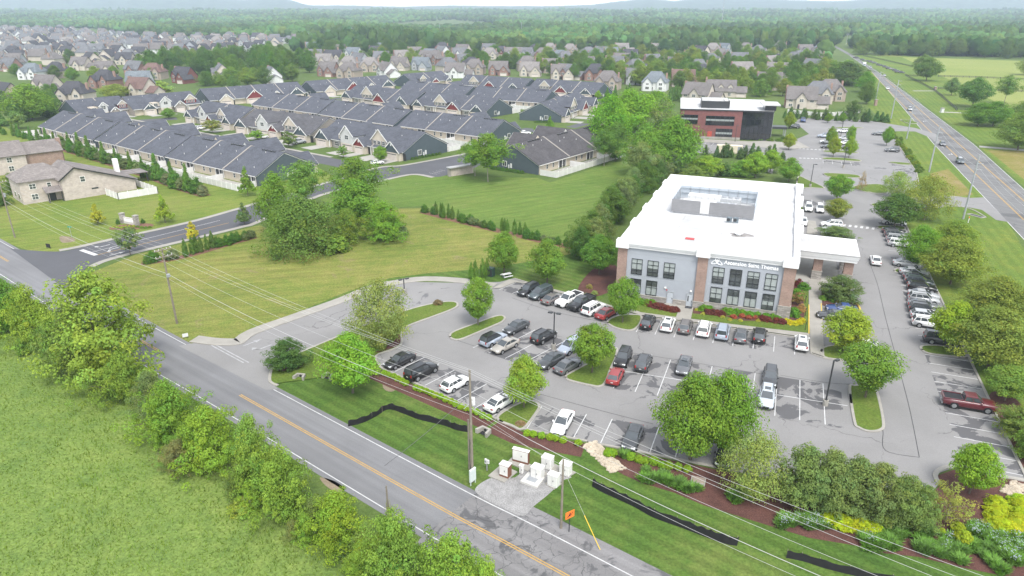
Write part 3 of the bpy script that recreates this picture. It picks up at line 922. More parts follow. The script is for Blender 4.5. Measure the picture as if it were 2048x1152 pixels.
 # entrance island with the birch, joined to the lawn
W_edge=q12((170,600),(230,572),(450,478),(720,365),(1000,255),(1250,168),(1450,122),(1570,112),(1612,132),(1565,175),(1250,292),(1185,328),(1165,370),(1162,450),(1100,492),(960,548),(1000,640))
we=smooth_line(W_edge,4)
sheet("lawn",we+q12((1000,700),(520,720),(150,770),(115,735),(130,660)),0.12,mt['islandgrass'])
kerb_run(kb,we,0.34,0.0,0.16)
kerb_run(kb,smooth_line(q12((1000,640),(1300,775),(1925,1050)),3),0.3,0.0,0.16)
kerb_run(kb,smooth_line(q12((170,600),(125,660),(110,735),(130,765),(175,782)),4),0.4,0.0,0.16)
kerb_run(kb,[G(1046,858),G(1174,883)],0.3,0.0,0.16)
kerb_run(kb,[G(1194,888),G(1290,906),G(1379,924),G(1440,936),G(1560,961),G(1700,985),G(1850,1001)],0.3,0.0,0.16)
kerb_run(kb,smooth_line([G(1878,968),G(1870,952),G(1880,940),G(1906,935),G(1990,951),G(2050,962)],4),0.5,0.0,0.16)
rk=[add2(c1,c2,k)for k in(-19,0,30,60,84)]
kerb_run(kb,rk,0.3,0.0,0.16)
kerb_run(kb,[G(1284,634),G(1346,642),G(1506,663),G(1590,675),G(1620,680),G(1622,708),G(1648,717),G(1690,724)],0.2,0.0,0.17)
kerb_run(kb,[G(1030,558),G(1120,585),G(1214,612)],0.2,0.0,0.16)
lk=smooth_line([G(380,684),G(430,690),G(482,688),G(512,668),G(600,636),G(694,602),G(745,580),G(795,569),G(850,562),G(924,566),G(985,576)],4)
kerb_run(kb,lk,0.3,0.0,0.16)
kerb_run(kb,smooth_line([G(1735,383),G(1790,397),G(1895,393),G(1935,397)],4),0.3,0,0.15)
kerb_run(kb,smooth_line([G(1803,424),G(1895,412),G(1940,418),G(1972,435)],4),0.3,0,0.15)
kerb_run(kb,[G(1790,280),G(1833,345),G(1838,372)],0.3,0,0.15)
struct(kb.build("kerb",mt['concrete']))
yb=MB()
kerb_run(yb,smooth_line(q32((425,10),(520,25),(620,70),(690,115),(725,150),(735,178)),4),0.3,0.0,0.19)
kerb_run(yb,q32((326,140),(326,250),(326,372)),0.16,0.0,0.2)
kerb_run(yb,q32((424,130),(430,260)),0.14,0.0,0.2)
struct(yb.build("kerb",mt['yellow_kerb']))
# walks
b=MB();band(b,lk,2.0,0.12,0.14);struct(b.build("pavement",mt['walk']))
def slab_walk(pts,z=0.15):sheet("pavement",pts,z,mt['walk'])
slab_walk([G(1214,611),G(1257,624),G(1284,632),G(1346,640),G(1506,661),G(1590,673),G(1619,677),G(1619,668),G(1466,650),G(1382,639),G(1348,635),G(1282,626),G(1262,619)])
slab_walk([Fz(735,772),Fz(765,690),Fz(625,628),Fz(660,610),Fz(720,612),Fz(840,640),Fz(905,640),Fz(912,660),Fz(886,775)],0.152)
slab_walk(q32((322,-60),(418,-60),(428,30),(436,300),(450,556),(342,520),(330,250)),0.16)
slab_walk(q32((340,260),(440,130),(424,480)),0.02)if False else None
slab_walk(q31((318,615),(380,620),(402,725),(308,722)))
slab_walk([G(985,578),G(1018,560),G(1054,566),G(1189,600),G(1218,611),G(1261,620),G(1256,625),G(1214,613),G(1050,568),G(1030,566),G(1003,577)],0.145)
slab_walk([G(1535,345),G(1543,310),G(1552,312),G(1545,348)],0.1)
slab_walk([Q(3,0,380,1130)if False else G(1400,284),G(1480,289),G(1560,300),G(1620,296),G(1590,280),G(1500,283),G(1400,278)],0.1)
# marked bays
wl_=MB()
def bays(a,e,az,ln,sp=2.75,first=0.0,bay=True,w=0.11,both=False,skip=()):
 d=azv(az)
 n=int(dist2(a,e)/sp+1e-6)
 if bay:sheet("parking_bay",[a,e,add2(e,d,ln),add2(a,d,ln)],0.036,mt['bay'])
 for k in range(n+1):
  if k in skip:continue
  p=lerp2(a,e,min((k*sp+first)/dist2(a,e),1))
  q_=add2(p,d,ln)
  band(wl_,[add2(p,d,0.2),q_],w/2,-w/2,0.041)
bays(G(760,731),G(990,838),40.9,5.6,2.95)
bays(G(1052,860),G(1172,883),22,5.6,2.85)
bays(G(1200,889),G(1376,923),22,5.6,2.80)
bays(G(944,697),G(1110,752),42,10.6,2.9)
bays(G(1226,778),G(1690,858),21.5,10.6,2.85)
band(wl_,[G(1250,743),G(1695,812)],0.06,-0.06,0.041)
bays(G(1287,636),G(1616,681),201.5,5.6,2.85)
bays(G(1040,562),G(1210,612),221.4,5.6,2.95)
bays(add2(c1,c2,-17),add2(c1,c2,10.5),291.6,5.7,2.75)
bays(add2(c1,c2,14.5),add2(c1,c2,56),291.6,5.7,2.75)
bays(add2(c1,c2,60),add2(c1,c2,82),291.6,5.7,2.75)
bays(Q(3,1,260,480),Q(3,1,470,500),21.5,5.6,2.75)
bays(Q(3,1,440,130),Q(3,1,730,150),201.5,5.5,2.75)
bays(Q(3,1,450,55),Q(3,1,700,66),21.5,10.5,2.75)
bays(Q(3,1,1140,165),Q(3,1,1170,250),291,5.5,2.75)
bays(G(1398,284),G(1470,290),205,5.5,2.75)
for k in range(6):
 band(wl_,[Q(3,1,600+k*46,650+k*5),Q(3,1,622+k*46,653+k*5)],0.9,-0.9,0.04)
 band(wl_,[Q(3,1,245+k*32,36+k*2),Q(3,1,262+k*32,38+k*2)],0.5,-0.5,0.04)
 band(wl_,[Q(3,1,250+k*32,113+k),Q(3,1,268+k*32,114+k)],0.5,-0.5,0.04)
b=MB();band(b,[Q(0,2,1690,460),Q(0,2,1950,600)],0.1,-0.1,0.041);band(b,[Q(0,2,1725,460),Q(0,2,1985,600)],0.2,0.0,0.041);arrow(b,Q(0,2,2020,437),40,1.3,0.041);arrow(b,G(524,697),220,1.3,0.041,1);struct(b.build("parking_marking",mt['worn_line']))
struct(wl_.build("parking_marking",mt['white_line']))
# crack-sealing seams in the lot
cs_=MB()
for ln in([Q(3,1,820,970),Q(3,1,880,1140),Q(3,2,945,260),Q(3,2,1090,800),Q(3,2,1150,1050),Q(3,3,1210,205)],[Q(3,3,1210,205),Q(3,3,940,150),Q(3,3,920,0),Q(3,2,900,1100)],[Q(3,2,100,700),Q(3,2,480,760),Q(3,2,740,775)],[Q(2,2,840,505),Q(2,2,1280,570),Q(2,2,2000,690)],[Q(1,2,1610,420),Q(1,2,2048,570),Q(2,2,280,690)],[Q(2,2,220,850),Q(2,2,700,980),Q(2,2,1130,1090)],[Q(2,2,0,80),Q(2,2,330,190),Q(2,2,760,280)]):
 band(cs_,smooth_line(ln,6),0.035,-0.035,0.044)
struct(cs_.build("road_marking",M("crack_sealant",(0.045,0.045,0.046),0.6,0.2,2)))
# mulch beds
def bed(pts,z=0.02,m='mulch',sm=True):sheet("mulch_ground",smooth_line(pts,4,True)if sm else pts,z,mt[m])
kl=smooth_line(q12((980,645),(1300,785),(1640,930),(1925,1055)),5)
b=MB();band(b,kl,-0.2,-2.6,0.02);struct(b.build("mulch_ground",mt['mulch']))
kl=[G(1000,842),G(1046,862),G(1110,875),G(1172,886)]
b=MB();band(b,kl,-0.2,-2.8,0.021);struct(b.build("mulch_ground",mt['mulch']))
bed([G(1194,893),G(1379,928),G(1440,941),G(1560,966),G(1700,990),G(1848,1007),G(1880,970),G(1873,952),G(1906,940),G(1950,948),G(2020,956),G(2130,990),G(2150,1190),G(1998,1150),G(1926,1136),G(1836,1114),G(1761,1106),G(1726,1094),G(1618,1076),G(1536,1051),G(1408,1011),G(1349,986),G(1284,966),G(1249,951),G(1205,926)],0.022,sm=False)
bed(q12((150,660),(200,620),(300,580),(370,585),(380,620),(330,650),(220,668)),0.135)
bed(q12((960,520),(1060,410),(1130,375),(1160,390),(1150,450),(1090,485)),0.135)
bed([G(1978,792),G(2012,786),G(2052,822),G(2075,900),G(2040,935),G(2012,870)],0.02)
bed([G(1156,577),G(1184,540),G(1215,528),G(1234,534),G(1240,560),G(1212,587),G(1180,592)],0.02)
sheet("lawn",[Fz(95,560),Fz(330,590),Fz(620,625),Fz(765,690),Fz(735,770),Fz(400,710),Fz(300,685),Fz(100,640)],0.10,mt['islandgrass'])
bed([Fz(330,600),Fz(500,590),Fz(620,615),Fz(750,665),Fz(740,700),Fz(600,690),Fz(450,640)],0.11)
sheet("lawn",[Fz(912,660),Fz(886,770),Fz(1300,825),Fz(2025,910),Fz(2035,500),Fz(1990,430),Fz(1880,430),Fz(1850,740)],0.10,mt['islandgrass'])
bed([Fz(912,640),Fz(905,722),Fz(1000,730),Fz(1200,745),Fz(1400,792),Fz(1700,800),Fz(1840,818),Fz(1985,832),Fz(1995,700),Fz(1965,430),Fz(1885,425),Fz(1850,740),Fz(1750,740),Fz(1050,640)],0.11,sm=False)
bed(q32((425,30),(500,35),(610,75),(690,120),(720,160),(600,150),(432,140)),0.13)
# gravel and concrete pads round the utility cabinets
sheet("gravel_ground",smooth_line([G(950,978),G(985,955),G(1030,955),G(1062,930),G(1140,952),G(1125,962),G(1098,988),G(1066,1014),G(1046,1032),G(1010,1018),G(970,998)],4,True),0.024,mt['gravel'])
def pad(pts,h=0.12):
 bb=MB();bb.prism(pts,0.0,h);struct(bb.build("concrete_ground",mt['concrete']))
pad([G(976,953),G(1003,930),G(1035,945),G(1008,966)])
pad([G(1014,926),G(1024,916),G(1066,932),G(1056,944)])
pad([G(1041,962),G(1082,942),G(1096,948),G(1068,975)],0.1)
pad([G(1080,935),G(1110,930),G(1152,946),G(1138,954),G(1115,945)])
pad([G(1090,968),G(1104,958),G(1124,968),G(1108,980)],0.1)
# narrow mulch rows under the screening shrubs
def strip(name,pts,w,m,z=0.016):
 bb=MB();band(bb,smooth_line(pts,4),w/2,-w/2,z);struct(bb.build(name,mt[m]))
ROW_ENT=[Q(0,1,1130,955),Q(0,1,1330,930),Q(0,1,1560,880),Q(0,1,1800,810),Q(0,1,2040,745)]
ROW_LOT=[G(846,424),G(900,438),G(960,453),G(1024,468),G(1090,484),G(1160,497)]
ROW_TH=[G(90,288),G(170,312),G(240,334),G(310,358),G(365,378),G(412,392)]
strip("mulch_ground",ROW_ENT,2.2,'pinemulch');strip("mulch_ground",ROW_LOT,2.4,'pinemulch');strip("mulch_ground",ROW_TH,3.0,'pinemulch')
for pts_ in([G(640,955),G(668,962),G(690,978),G(672,984),G(650,970)],[G(766,768),G(782,762),G(797,770),G(786,783),G(770,780)],[Q(0,1,480,740),Q(0,1,570,745),Q(0,1,600,775),Q(0,1,500,790)]):
 bed(pts_,0.012,'dirt')
 # ------------------------------------------------------------------ medical office building
BAZ=111.5
bo=(18.45,109.0)
BL,BD,BH=27.2,52.5,9.2
blg=thing("medical_office","two storey grey medical office with brick piers, white flat roof and white lettering","building",bo,rz_of(BAZ))
b=MB();b.box(0,BL,0.0,BD,0,BH);b.build("wall",mt['stucco'],blg)
PIERS=[(-0.5,1.05,1.2),(12.65,14.25,1.2),(25.75,27.45,2.5)]
def bpart(name,m,*a,par=None):
 q_=MB();q_.box(*a);return q_.build(name,mt[m],par or blg)
for x0,x1,zs in PIERS:
 bpart("brick_pier",'brick',x0,x1,-0.35,0.2,zs,BH)
 bpart("stone_base",'stone',x0-0.08,x1+0.08,-0.48,0.2,0,zs)
 bpart("stone_cap",'concrete',x0-0.12,x1+0.12,-0.53,0.2,zs,zs+0.14)
bpart("brick_pier",'brick',-0.5,0.15,0.21,3.0,1.2,BH);bpart("brick_pier",'brick',27.1,27.55,0.21,3.4,2.5,BH)
bpart("stone_base",'stone',27.05,27.65,0.21,3.5,0,2.5)
for y in(16,27,38,49):bpart("brick_pier",'brick',27.1,28.0,y,y+3.2,0,BH);bpart("brick_pier",'brick',-0.5,0.1,y,y+2.6,0,BH)
for x0,x1,z in((1.15,8.2,0.95),(9.3,11.4,0.9),(14.35,25.65,1.3)):
 bpart("stone_base",'stone',x0,x1,-0.22,0.15,0,z);bpart("stone_cap",'concrete',x0,x1,-0.28,0.1,z,z+0.12)
 # white cornice and parapet: stepped profile all round, higher over the piers
b=MB()
def ringbox(x0,x1,y0,y1,t,z0,z1):
 b.box(x0,x1,y0,y0+t,z0,z1);b.box(x0,x1,y1-t,y1,z0,z1);b.box(x0,x0+t,y0+t,y1-t,z0,z1);b.box(x1-t,x1,y0+t,y1-t,z0,z1)
ringbox(-0.30,BL+0.30,-0.30,BD+0.3,0.62,BH,BH+0.40)
ringbox(-0.45,BL+0.45,-0.45,BD+0.45,0.77,BH+0.40,BH+0.72)
ringbox(-0.62,BL+0.62,-0.62,BD+0.62,0.94,BH+0.72,BH+1.08)
for x0,x1,zs in PIERS:b.box(x0-0.3,x1+0.3,-0.85,0.5,BH-0.02,BH+1.32)
for y in(10,21,32,43):b.box(-0.85,0.5,y,y+3.4,BH,BH+1.3)
for y in(15.6,26.6,37.6,49):b.box(BL-0.4,BL+1.15,y,y+4.0,BH,BH+1.3)
b.build("parapet",mt['whitepaint'],blg)
b=MB();b.box(0.3,BL-0.3,0.3,BD-0.3,BH,BH+0.5)
for y in(10,21,32,43):
 b.add([(0.3,y+0.2,BH+0.505),(2.6,y+1.8,BH+0.505),(0.3,y+3.2,BH+0.505),(0.32,y+1.7,BH+0.85)],[(0,1,3),(1,2,3)])
b.build("roof",mt['whiteroof'],blg)
ZR=BH+0.5
def window(par,name,x0,x1,z0,z1,y,cols=2,rows=(0.25,0.72),mats=('frame','glass'),fw=0.07,blind=None,dep=0.12,sill=None):
 """a window in a wall that faces local -Y; frame members, panes and blind as one part"""
 bb=MB()
 bb.box(x0,x1,y-0.02,y+0.05,z0,z1,1)
 for i in range(cols+1):
  x=x0+(x1-x0-fw)*i/cols
  bb.box(x,x+fw,y-dep,y-0.02,z0,z1,0)
 for zz in(0.0,*rows,1.0):
  z=z0+(z1-z0-fw)*zz
  xs=[x0+fw+(x1-x0-fw)*i/cols for i in range(cols)]
  for x in xs:bb.box(x,x+(x1-x0-fw)/cols-fw,y-dep+0.006,y-0.02,z,z+fw,0)
 ms=[mt[mats[0]],mt[mats[1]]]
 if blind:
  bb.box(x0+fw,x1-fw,y-0.035,y-0.015,z0+(z1-z0)*blind[0],z0+(z1-z0)*blind[1],2)
  ms.append(mt['blind'])
 return bb.build(name,ms,par)
for k,x in enumerate((1.9,4.6,7.32)):
 window(blg,"window",x,x+1.82,4.55,7.3,0.0,blind=((0.35,0.98),(0.5,0.98),(0.42,0.98))[k])
for k,x in enumerate((1.9,4.62)):
 window(blg,"window",x,x+1.82,1.09,3.75,0.0,rows=(0.55,),blind=(0.05,0.6))
for k in range(4):
 xx=15.15+k*2.69
 window(blg,"window",xx,xx+1.82,4.8,7.6,0.0,blind=((0.45,0.97),None,(0.6,0.97),(0.05,0.97))[k])
 window(blg,"window",xx,xx+1.82,1.44,4.15,0.0,rows=(0.6,),blind=((0.3,0.9),(0.05,0.6),(0.05,0.6),(0.3,0.62))[k])
for z in(4.3,8.1):
 for x0,x1 in((1.05,12.65),(14.25,25.75)):bpart("wall_joint",'steel',x0,x1,-0.012,0.01,z,z+0.04)
for x,h in((8.28,2.15),(11.5,2.3)):
 b=MB();b.box(x,x+0.95,-0.06,0.06,0.02,h,0);dr=b.build("door",M("grey_door",(0.42,0.45,0.48),0.5),blg)
 b=MB();b.box(x-0.1,x,-0.1,0.05,0.02,h+0.1);b.box(x+0.95,x+1.05,-0.1,0.05,0.02,h+0.1);b.box(x,x+0.95,-0.1,0.05,h,h+0.1);b.build("door_frame",mt['steel'],dr)
 b=MB();b.box(x+0.78,x+0.85,-0.12,-0.06,0.95,1.2);b.build("handle",mt['darkmetal'],dr)
 if x>9:bpart("door_glass",'glass',x+0.12,x+0.3,-0.09,-0.065,1.0,2.0)
for x in(7.7,11.9):b=MB();b.rbox(x,x+0.32,-0.2,0.0,2.75,2.98,0.03);b.build("wall_lamp",mt['whitetrim'],blg)
b=MB();b.box(8.0,8.2,-0.07,0,2.35,2.6);b.build("fire_alarm",M("red_alarm",(0.4,0.05,0.05)),blg)
# lettering and emblem
def text_mesh(txt,size,ext=0.05,offs=0.0):
 cu=bpy.data.curves.new("lettering",'FONT')
 cu.body=txt;cu.size=size;cu.extrude=ext;cu.offset=offs;cu.space_character=1.05
 o=bpy.data.objects.new("lettering",cu)
 COL.objects.link(o)
 dg=bpy.context.evaluated_depsgraph_get()
 me=bpy.data.meshes.new_from_object(o.evaluated_get(dg))
 bpy.data.objects.remove(o);bpy.data.curves.remove(cu)
 return me
def text_on(par,txt,size,x,y,z,m,width=None,offs=0.0,name="lettering",sx=1.0):
 me=text_mesh(txt,size,0.04,offs)
 me.materials.clear();me.materials.append(m)
 o=put(name,me,par,(x,y,z))
 o.rotation_euler=(PI/2,0,0)
 if width:
  w0=max(v.co.x for v in me.vertices)-min(v.co.x for v in me.vertices)
  o.scale=(width/w0,sx,1)
 return o
white_sign=M("white_sign_letter",(0.85,0.85,0.85),0.5,0.02)
text_on(blg,"Ascension Saint Thomas",0.90,16.75,-0.06,8.3,white_sign,width=8.2,offs=0.022)
b=MB()
EX,EZ_=15.62,8.58
for a in(90,210,330):
 cx,cz=EX+0.42*math.cos(R(a)),EZ_+0.42*math.sin(R(a))
 ax,az_=math.cos(R(a)),math.sin(R(a))
 pts=[]
 for i in range(25):
  t=2*PI*i/24
  u,v=0.56*math.cos(t),0.26*math.sin(t)*(1.0-0.35*math.cos(t))
  pts.append((cx+ax*u-az_*v,-0.06,cz+az_*u+ax*v))
 b.tube(pts,0.055,n=5)
b.tube([(EX,-0.05,EZ_-0.1),(EX,-0.05,EZ_+0.35)],0.06,n=5);b.tube([(EX-0.2,-0.05,EZ_+0.15),(EX+0.2,-0.05,EZ_+0.15)],0.05,n=5)
b.build("emblem",white_sign,blg)
# roof plant: louvred screen enclosure with gaps, air handlers inside
def bl(px_,py_,z):
 g=G(px_,py_,z);dx,dy=g[0]-bo[0],g[1]-bo[1]
 ca,sa=azv(BAZ)[1],azv(BAZ)[0]
 return(dx*sa+dy*ca,-dx*ca+dy*sa)
s0=bl(1340,428,ZR);s1=bl(1507,439,ZR);s2=bl(1515,398,ZR+0.0)
sx0,sx1,sy0=s0[0],s1[0],(s0[1]+s1[1])/2
sy1=sy0+11.8
SH=2.75
scr=thing("roof_screen","grey louvred screen wall around the rooftop machines on the white roof","roof screen",(0,0,0));
scr.location=(bo[0],bo[1],ZR);scr.rotation_euler.z=rz_of(BAZ)
gap0,gap1=sx0+(sx1-sx0)*0.355,sx0+(sx1-sx0)*0.465
b=MB();b.box(sx0,gap0,sy0,sy0+0.12,0.35,SH);b.box(gap1,sx1,sy0,sy0+0.12,0.35,SH);b.build("louver_panel",mt['louver'],scr)
b=MB();b.box(sx0,sx1,sy1-0.1,sy1,0.35,SH);b.box(sx0,sx0+0.1,sy0+0.15,sy1-0.1,0.35,SH);b.box(sx1-0.1,sx1,sy0+0.15,sy1-0.1,0.35,SH);b.build("side_panel",M("pale_blue_panel",(0.42,0.46,0.50),0.6,0.08),scr)
def post(*a):q_=MB();q_.box(*a);q_.build("screen_post",mt['steel'],scr)
for i in range(9):
 x=sx0+(sx1-sx0-0.1)*i/8
 post(x,x+0.1,sy1-0.2,sy1-0.13,0,SH)
 if not gap0-0.1<x<gap1:post(x,x+0.1,sy0+0.14,sy0+0.25,0,SH)
for i in range(1,6):
 y=sy0+(sy1-sy0)*i/6
 post(sx0+0.13,sx0+0.25,y,y+0.1,0,SH);post(sx1-0.25,sx1-0.13,y,y+0.1,0,SH)
for z in(1.2,2.2):q_=MB();q_.box(sx0+0.26,sx1-0.26,sy1-0.28,sy1-0.21,z,z+0.08);q_.build("screen_rail",mt['darkequip'],scr)
b=MB();b.box(gap0+0.03,gap1-0.03,sy0+0.02,sy0+0.10,0.5,SH-0.1);b.build("gate",mt['equip'],scr)
def roof_thing(name,label,cat,fx,fy,z=0.0):
 t=thing(name,label,cat,(0,0,0))
 x,y=fx,fy
 d1,d2=azv(BAZ),azv(BAZ-90)
 t.location=(bo[0]+d1[0]*x+d2[0]*y,bo[1]+d1[1]*x+d2[1]*y,ZR+z)
 t.rotation_euler.z=rz_of(BAZ)
 return t
def air_handler(label,x,y,ln,wd):
 t=roof_thing("air_handler",label,"air handler",x,y)
 b=MB();b.rbox(0,ln*0.62,0,wd,0.3,1.9,0.05);b.build("cabinet",mt['equip'],t)
 b=MB();b.rbox(ln*0.62,ln,0.1,wd-0.1,0.3,1.75,0.05);b.box(ln*0.64,ln*0.98,0.06,0.1,0.5,1.5);b.build("condenser",M("coil_grey",(0.40,0.41,0.42),0.6,0.2,4),t)
 for i in range(3):
  b=MB();b.cyl((ln*(0.68+0.12*i),wd/2,1.76),0.42,0.16,14);b.build("fan",mt['steel'],t)
 b=MB();b.box(0.05,ln-0.05,0.05,wd-0.05,0,0.3);b.build("curb_base",mt['steel'],t)
 for i in range(5):b=MB();b.box(0.3+i*ln*0.12,0.33+i*ln*0.12,-0.02,0.02,0.4,1.8);b.build("panel_seam",mt['steel'],t)
air_handler("long white air handler at the back inside the roof screen",sx0+2.0,sy0+7.6,10.2,2.3)
air_handler("long white air handler at the front inside the roof screen",sx0+1.7,sy0+2.8,10.0,2.2)
for k,(fx,fy)in enumerate(((bl(1458,446,ZR)),(bl(1471,447,ZR)))):
 t=roof_thing("heat_pump",("small grey heat pump below the roof screen, nearer the brick pier" if k==0 else "small grey heat pump below the roof screen, nearer the canopy side"),"heat pump",fx-0.5,fy)
 b=MB();b.rbox(0,0.95,0,0.4,0.15,1.1,0.04);b.build("cabinet",mt['darkequip'],t)
 b=MB();b.cyl((0.35,-0.0,0.62),0.3,0.05,14,axis='y');b.build("fan_grille",mt['darkmetal'],t)
 b=MB();b.box(0,0.95,0.05,0.12,0,0.15);b.box(0,0.95,0.3,0.37,0,0.15);b.build("foot_rail",mt['steel'],t)
fx,fy=bl(1379,478,ZR)
t=roof_thing("roof_hatch","flat red hatch lying on the white roof","roof hatch",fx-0.7,fy-0.5)
b=MB();b.rbox(0,1.5,0,0.9,0.05,0.16,0.03);b.build("lid",M("red_hatch",(0.42,0.07,0.07),0.6),t);b=MB();b.box(0.05,1.45,0.05,0.85,0,0.05);b.build("curb_base",mt['steel'],t)
fx,fy=bl(1477,470,ZR)
t=roof_thing("exhaust_fan","white mushroom exhaust fan in a dark stain on the roof","exhaust fan",fx,fy)
b=MB();b.cyl((0,0,0),0.45,0.35,16);b.build("curb_base",mt['equip'],t)
b=MB();b.cyl((0,0,0.35),0.75,0.18,20,r2=0.55);b.cyl((0,0,0.53),0.4,0.22,16,r2=0.25);b.build("hood",mt['whitepaint'],t)
b=MB()
pts=[(1.9*(1+0.25*math.sin(3*a+1))*math.cos(a)+0.3,1.3*(1+0.2*math.sin(2*a))*math.sin(a)+0.1)for a in[2*PI*i/26 for i in range(26)]]
st=M("roof_stain",(0.24,0.225,0.215),0.9,0.35,1.0)
b.prism(pts,0.004,0.012);b.build("stain",st,t)
# drive-through canopy on brick columns
cz=5.6
k0,k1,k2,k3=bl(1597,469,cz),bl(1712,477,cz),bl(1720,510,cz),bl(1598,503,cz)
x0,x1,y0,y1=27.7,(k1[0]+k2[0])/2,(k2[1]+k3[1])/2,(k0[1]+k1[1])/2
can=thing("entrance_canopy","white flat roofed drive-through canopy on brick and stone columns","canopy",bo,rz_of(BAZ))
b=MB();b.box(x0,x1,y0,y1,cz-0.35,cz-0.06);b.build("roof",mt['whiteroof'],can)
b=MB();ringbox(x0+0.25,x1-0.25,y0+0.25,y1-0.25,0.3,cz-1.45,cz-0.9);ringbox(x0+0.1,x1-0.1,y0+0.1,y1-0.1,0.4,cz-0.9,cz-0.5);ringbox(x0,x1,y0,y1,0.35,cz-0.5,cz);b.box(x0+0.55,x1-0.55,y0+0.55,y1-0.55,cz-1.2,cz-1.05);b.build("fascia",mt['whitepaint'],can)
for xx,yy in((x1-2.1,y0+0.9),(x1-2.1,y1-2.3),(x1-7.2,y0+1.0)):
 c_=MB();c_.box(xx,xx+1.5,yy,yy+1.4,1.7,cz-1.45);col_=c_.build("column",mt['brick'],can)
 c_=MB();c_.box(xx-0.1,xx+1.6,yy-0.1,yy+1.5,0,1.55);c_.build("stone_base",mt['stone'],col_)
 c_=MB();c_.box(xx-0.15,xx+1.65,yy-0.15,yy+1.55,1.55,1.7);c_.build("stone_cap",mt['concrete'],col_)
 # concrete apron under the canopy
d1,d2=azv(BAZ),azv(BAZ-90)
def bw(x,y):return(bo[0]+d1[0]*x+d2[0]*y,bo[1]+d1[1]*x+d2[1]*y)
sheet("pavement",[bw(27.9,y0-1),bw(x1-2.5,y0-1),bw(x1-2.5,y1+3),bw(27.9,y1+3)],0.05,mt['drive'])
# ------------------------------------------------------------------ red brick office with the dark glass corner
RH=10.7
ro_,r1_,r2_=G(1362,219,RH),G(1486,222.5,RH),G(1548,224.5,RH)
RAZ=math.degrees(math.atan2(r2_[0]-ro_[0],r2_[1]-ro_[1]))
rb=thing("brick_office","red brick two storey office with dark glass corner and flat white roof","building",ro_,rz_of(RAZ))
RW,RG,RD=dist2(ro_,r1_),dist2(r1_,r2_),36.0
b=MB();b.box(0,RW,0.0,RD,0.9,RH);b.build("wall",mt['redbrick'],rb)
b=MB();b.box(-0.1,RW+0.05,-0.12,0.3,0,0.9);b.build("stone_base",mt['concrete'],rb)
b=MB();b.box(RW,RW+RG,0.5,RD,0,RH-0.2);b.build("glass_wall",mt['darkglass'],rb)
b=MB()
for i in range(8):
 x=RW+0.05+(RG-0.2)*i/7
 b.box(x,x+0.06,0.40,0.5,0,RH-0.2)
for z in(0.1,2.6,5.2,7.8,RH-0.35):b.box(RW,RW+RG,0.42,0.5,z,z+0.08)
for i in range(10):
 y=0.5+i*3
 b.box(RW+RG,RW+RG+0.12,y,y+0.12,0,RH-0.2)
b.build("mullion",mt['frame'],rb)
b=MB();b.box(-0.25,RW+RG+0.1,-0.25,RD+0.2,RH,RH+0.35);b.build("roof",mt['whiteroof'],rb)
b=MB();b.box(-0.3,RW+RG+0.2,-0.32,-0.25,RH-0.05,RH+0.38);b.build("parapet",mt['darkmetal'],rb)
for x0_,x1_,z0_,z1_ in((0.3,RW*0.29,5.4,8.9),(RW*0.42,RW*0.88,5.2,8.7),(RW*0.60,RW*0.87,0.15,4.0)):
 window(rb,"window",x0_,x1_,z0_,z1_,0.0,cols=6,rows=(0.5,0.68),mats=('frame','darkglass'),blind=(0.45,0.68))
b=MB();b.box(RW*0.17,RW*0.24,-0.1,0.05,0.2,2.9);b.build("door",M("red_door",(0.36,0.06,0.04),0.5),rb)
b=MB();b.box(RW*0.47,RW*0.54,-0.1,0.05,0.2,2.9);b.build("door",M("red_service_door",(0.36,0.07,0.05),0.5),rb)
b=MB();b.box(RW*0.33,RW*0.66+3,4.0,4.2,RH+0.36,RH+3.0);b.box(RW*0.33,RW*0.33+0.2,4.2,16,RH+0.36,RH+3.0);b.box(RW*0.66+2.8,RW*0.66+3.0,4.2,16,RH+0.36,RH+3.0);b.build("roof_screen",mt['darkmetal'],rb)
b=MB();b.box(RW*0.33+0.2,RW*0.66+2.8,15.8,16,RH+0.36,RH+3.0);b.build("rear_screen",mt['equip'],rb)
b=MB();b.rbox(RW*0.5,RW*0.66,6,12,RH+0.36,RH+2.2,0.1);b.rbox(RW*0.72,RW*0.82,9,14,RH+0.36,RH+2.9,0.1);b.rbox(RW*0.4,RW*0.46,9,12,RH+0.36,RH+1.9,0.1);b.build("roof_machine",mt['equip'],rb)
TX=RW+RG-3.2
b=MB();b.box(TX,TX+4.0,1.0,9,RH+0.35,RH+2.3);b.build("roof_lantern",mt['darkglass'],rb)
b=MB();b.box(TX-1.2,TX+5.2,-0.4,10.2,RH+2.3,RH+2.7);b.build("lantern_roof",mt['whiteroof'],rb)
b=MB();b.box(RW+RG+0.1,RW+RG+1.3,9,13,0,RH-0.8);b.build("white_pier",mt['whitepaint'],rb)
b=MB();b.box(RW+RG+1.3,RW+RG+7.0,10,15,3.1,3.9);b.build("entry_canopy",mt['darkmetal'],rb)
for xx,yy in((RW+RG+6.4,10.3),(RW+RG+6.4,14.4)):
 b=MB();b.box(xx,xx+0.3,yy,yy+0.3,0,3.1);b.build("column",mt['steel'],rb)
 # cream storage container behind the cedars
g_=G(1458,306)
t=thing("storage_container","cream storage container with a grey door end behind the cedars","container",g_,rz_of(RAZ))
b=MB();b.rbox(-4.2,4.2,-1.2,1.2,0.15,2.75,0.04);b.build("body",siding_mat("cream_container",(0.62,0.55,0.42),0.3,True,amt=0.05),t)
b=MB();b.box(2.6,3.9,-1.24,-1.2,0.4,2.5);b.build("door",mt['steel'],t)
b=MB();b.box(-4.0,-3.6,-1.1,1.1,0,0.15);b.box(3.6,4.0,-1.1,1.1,0,0.15);b.build("foot",mt['darkmetal'],t)
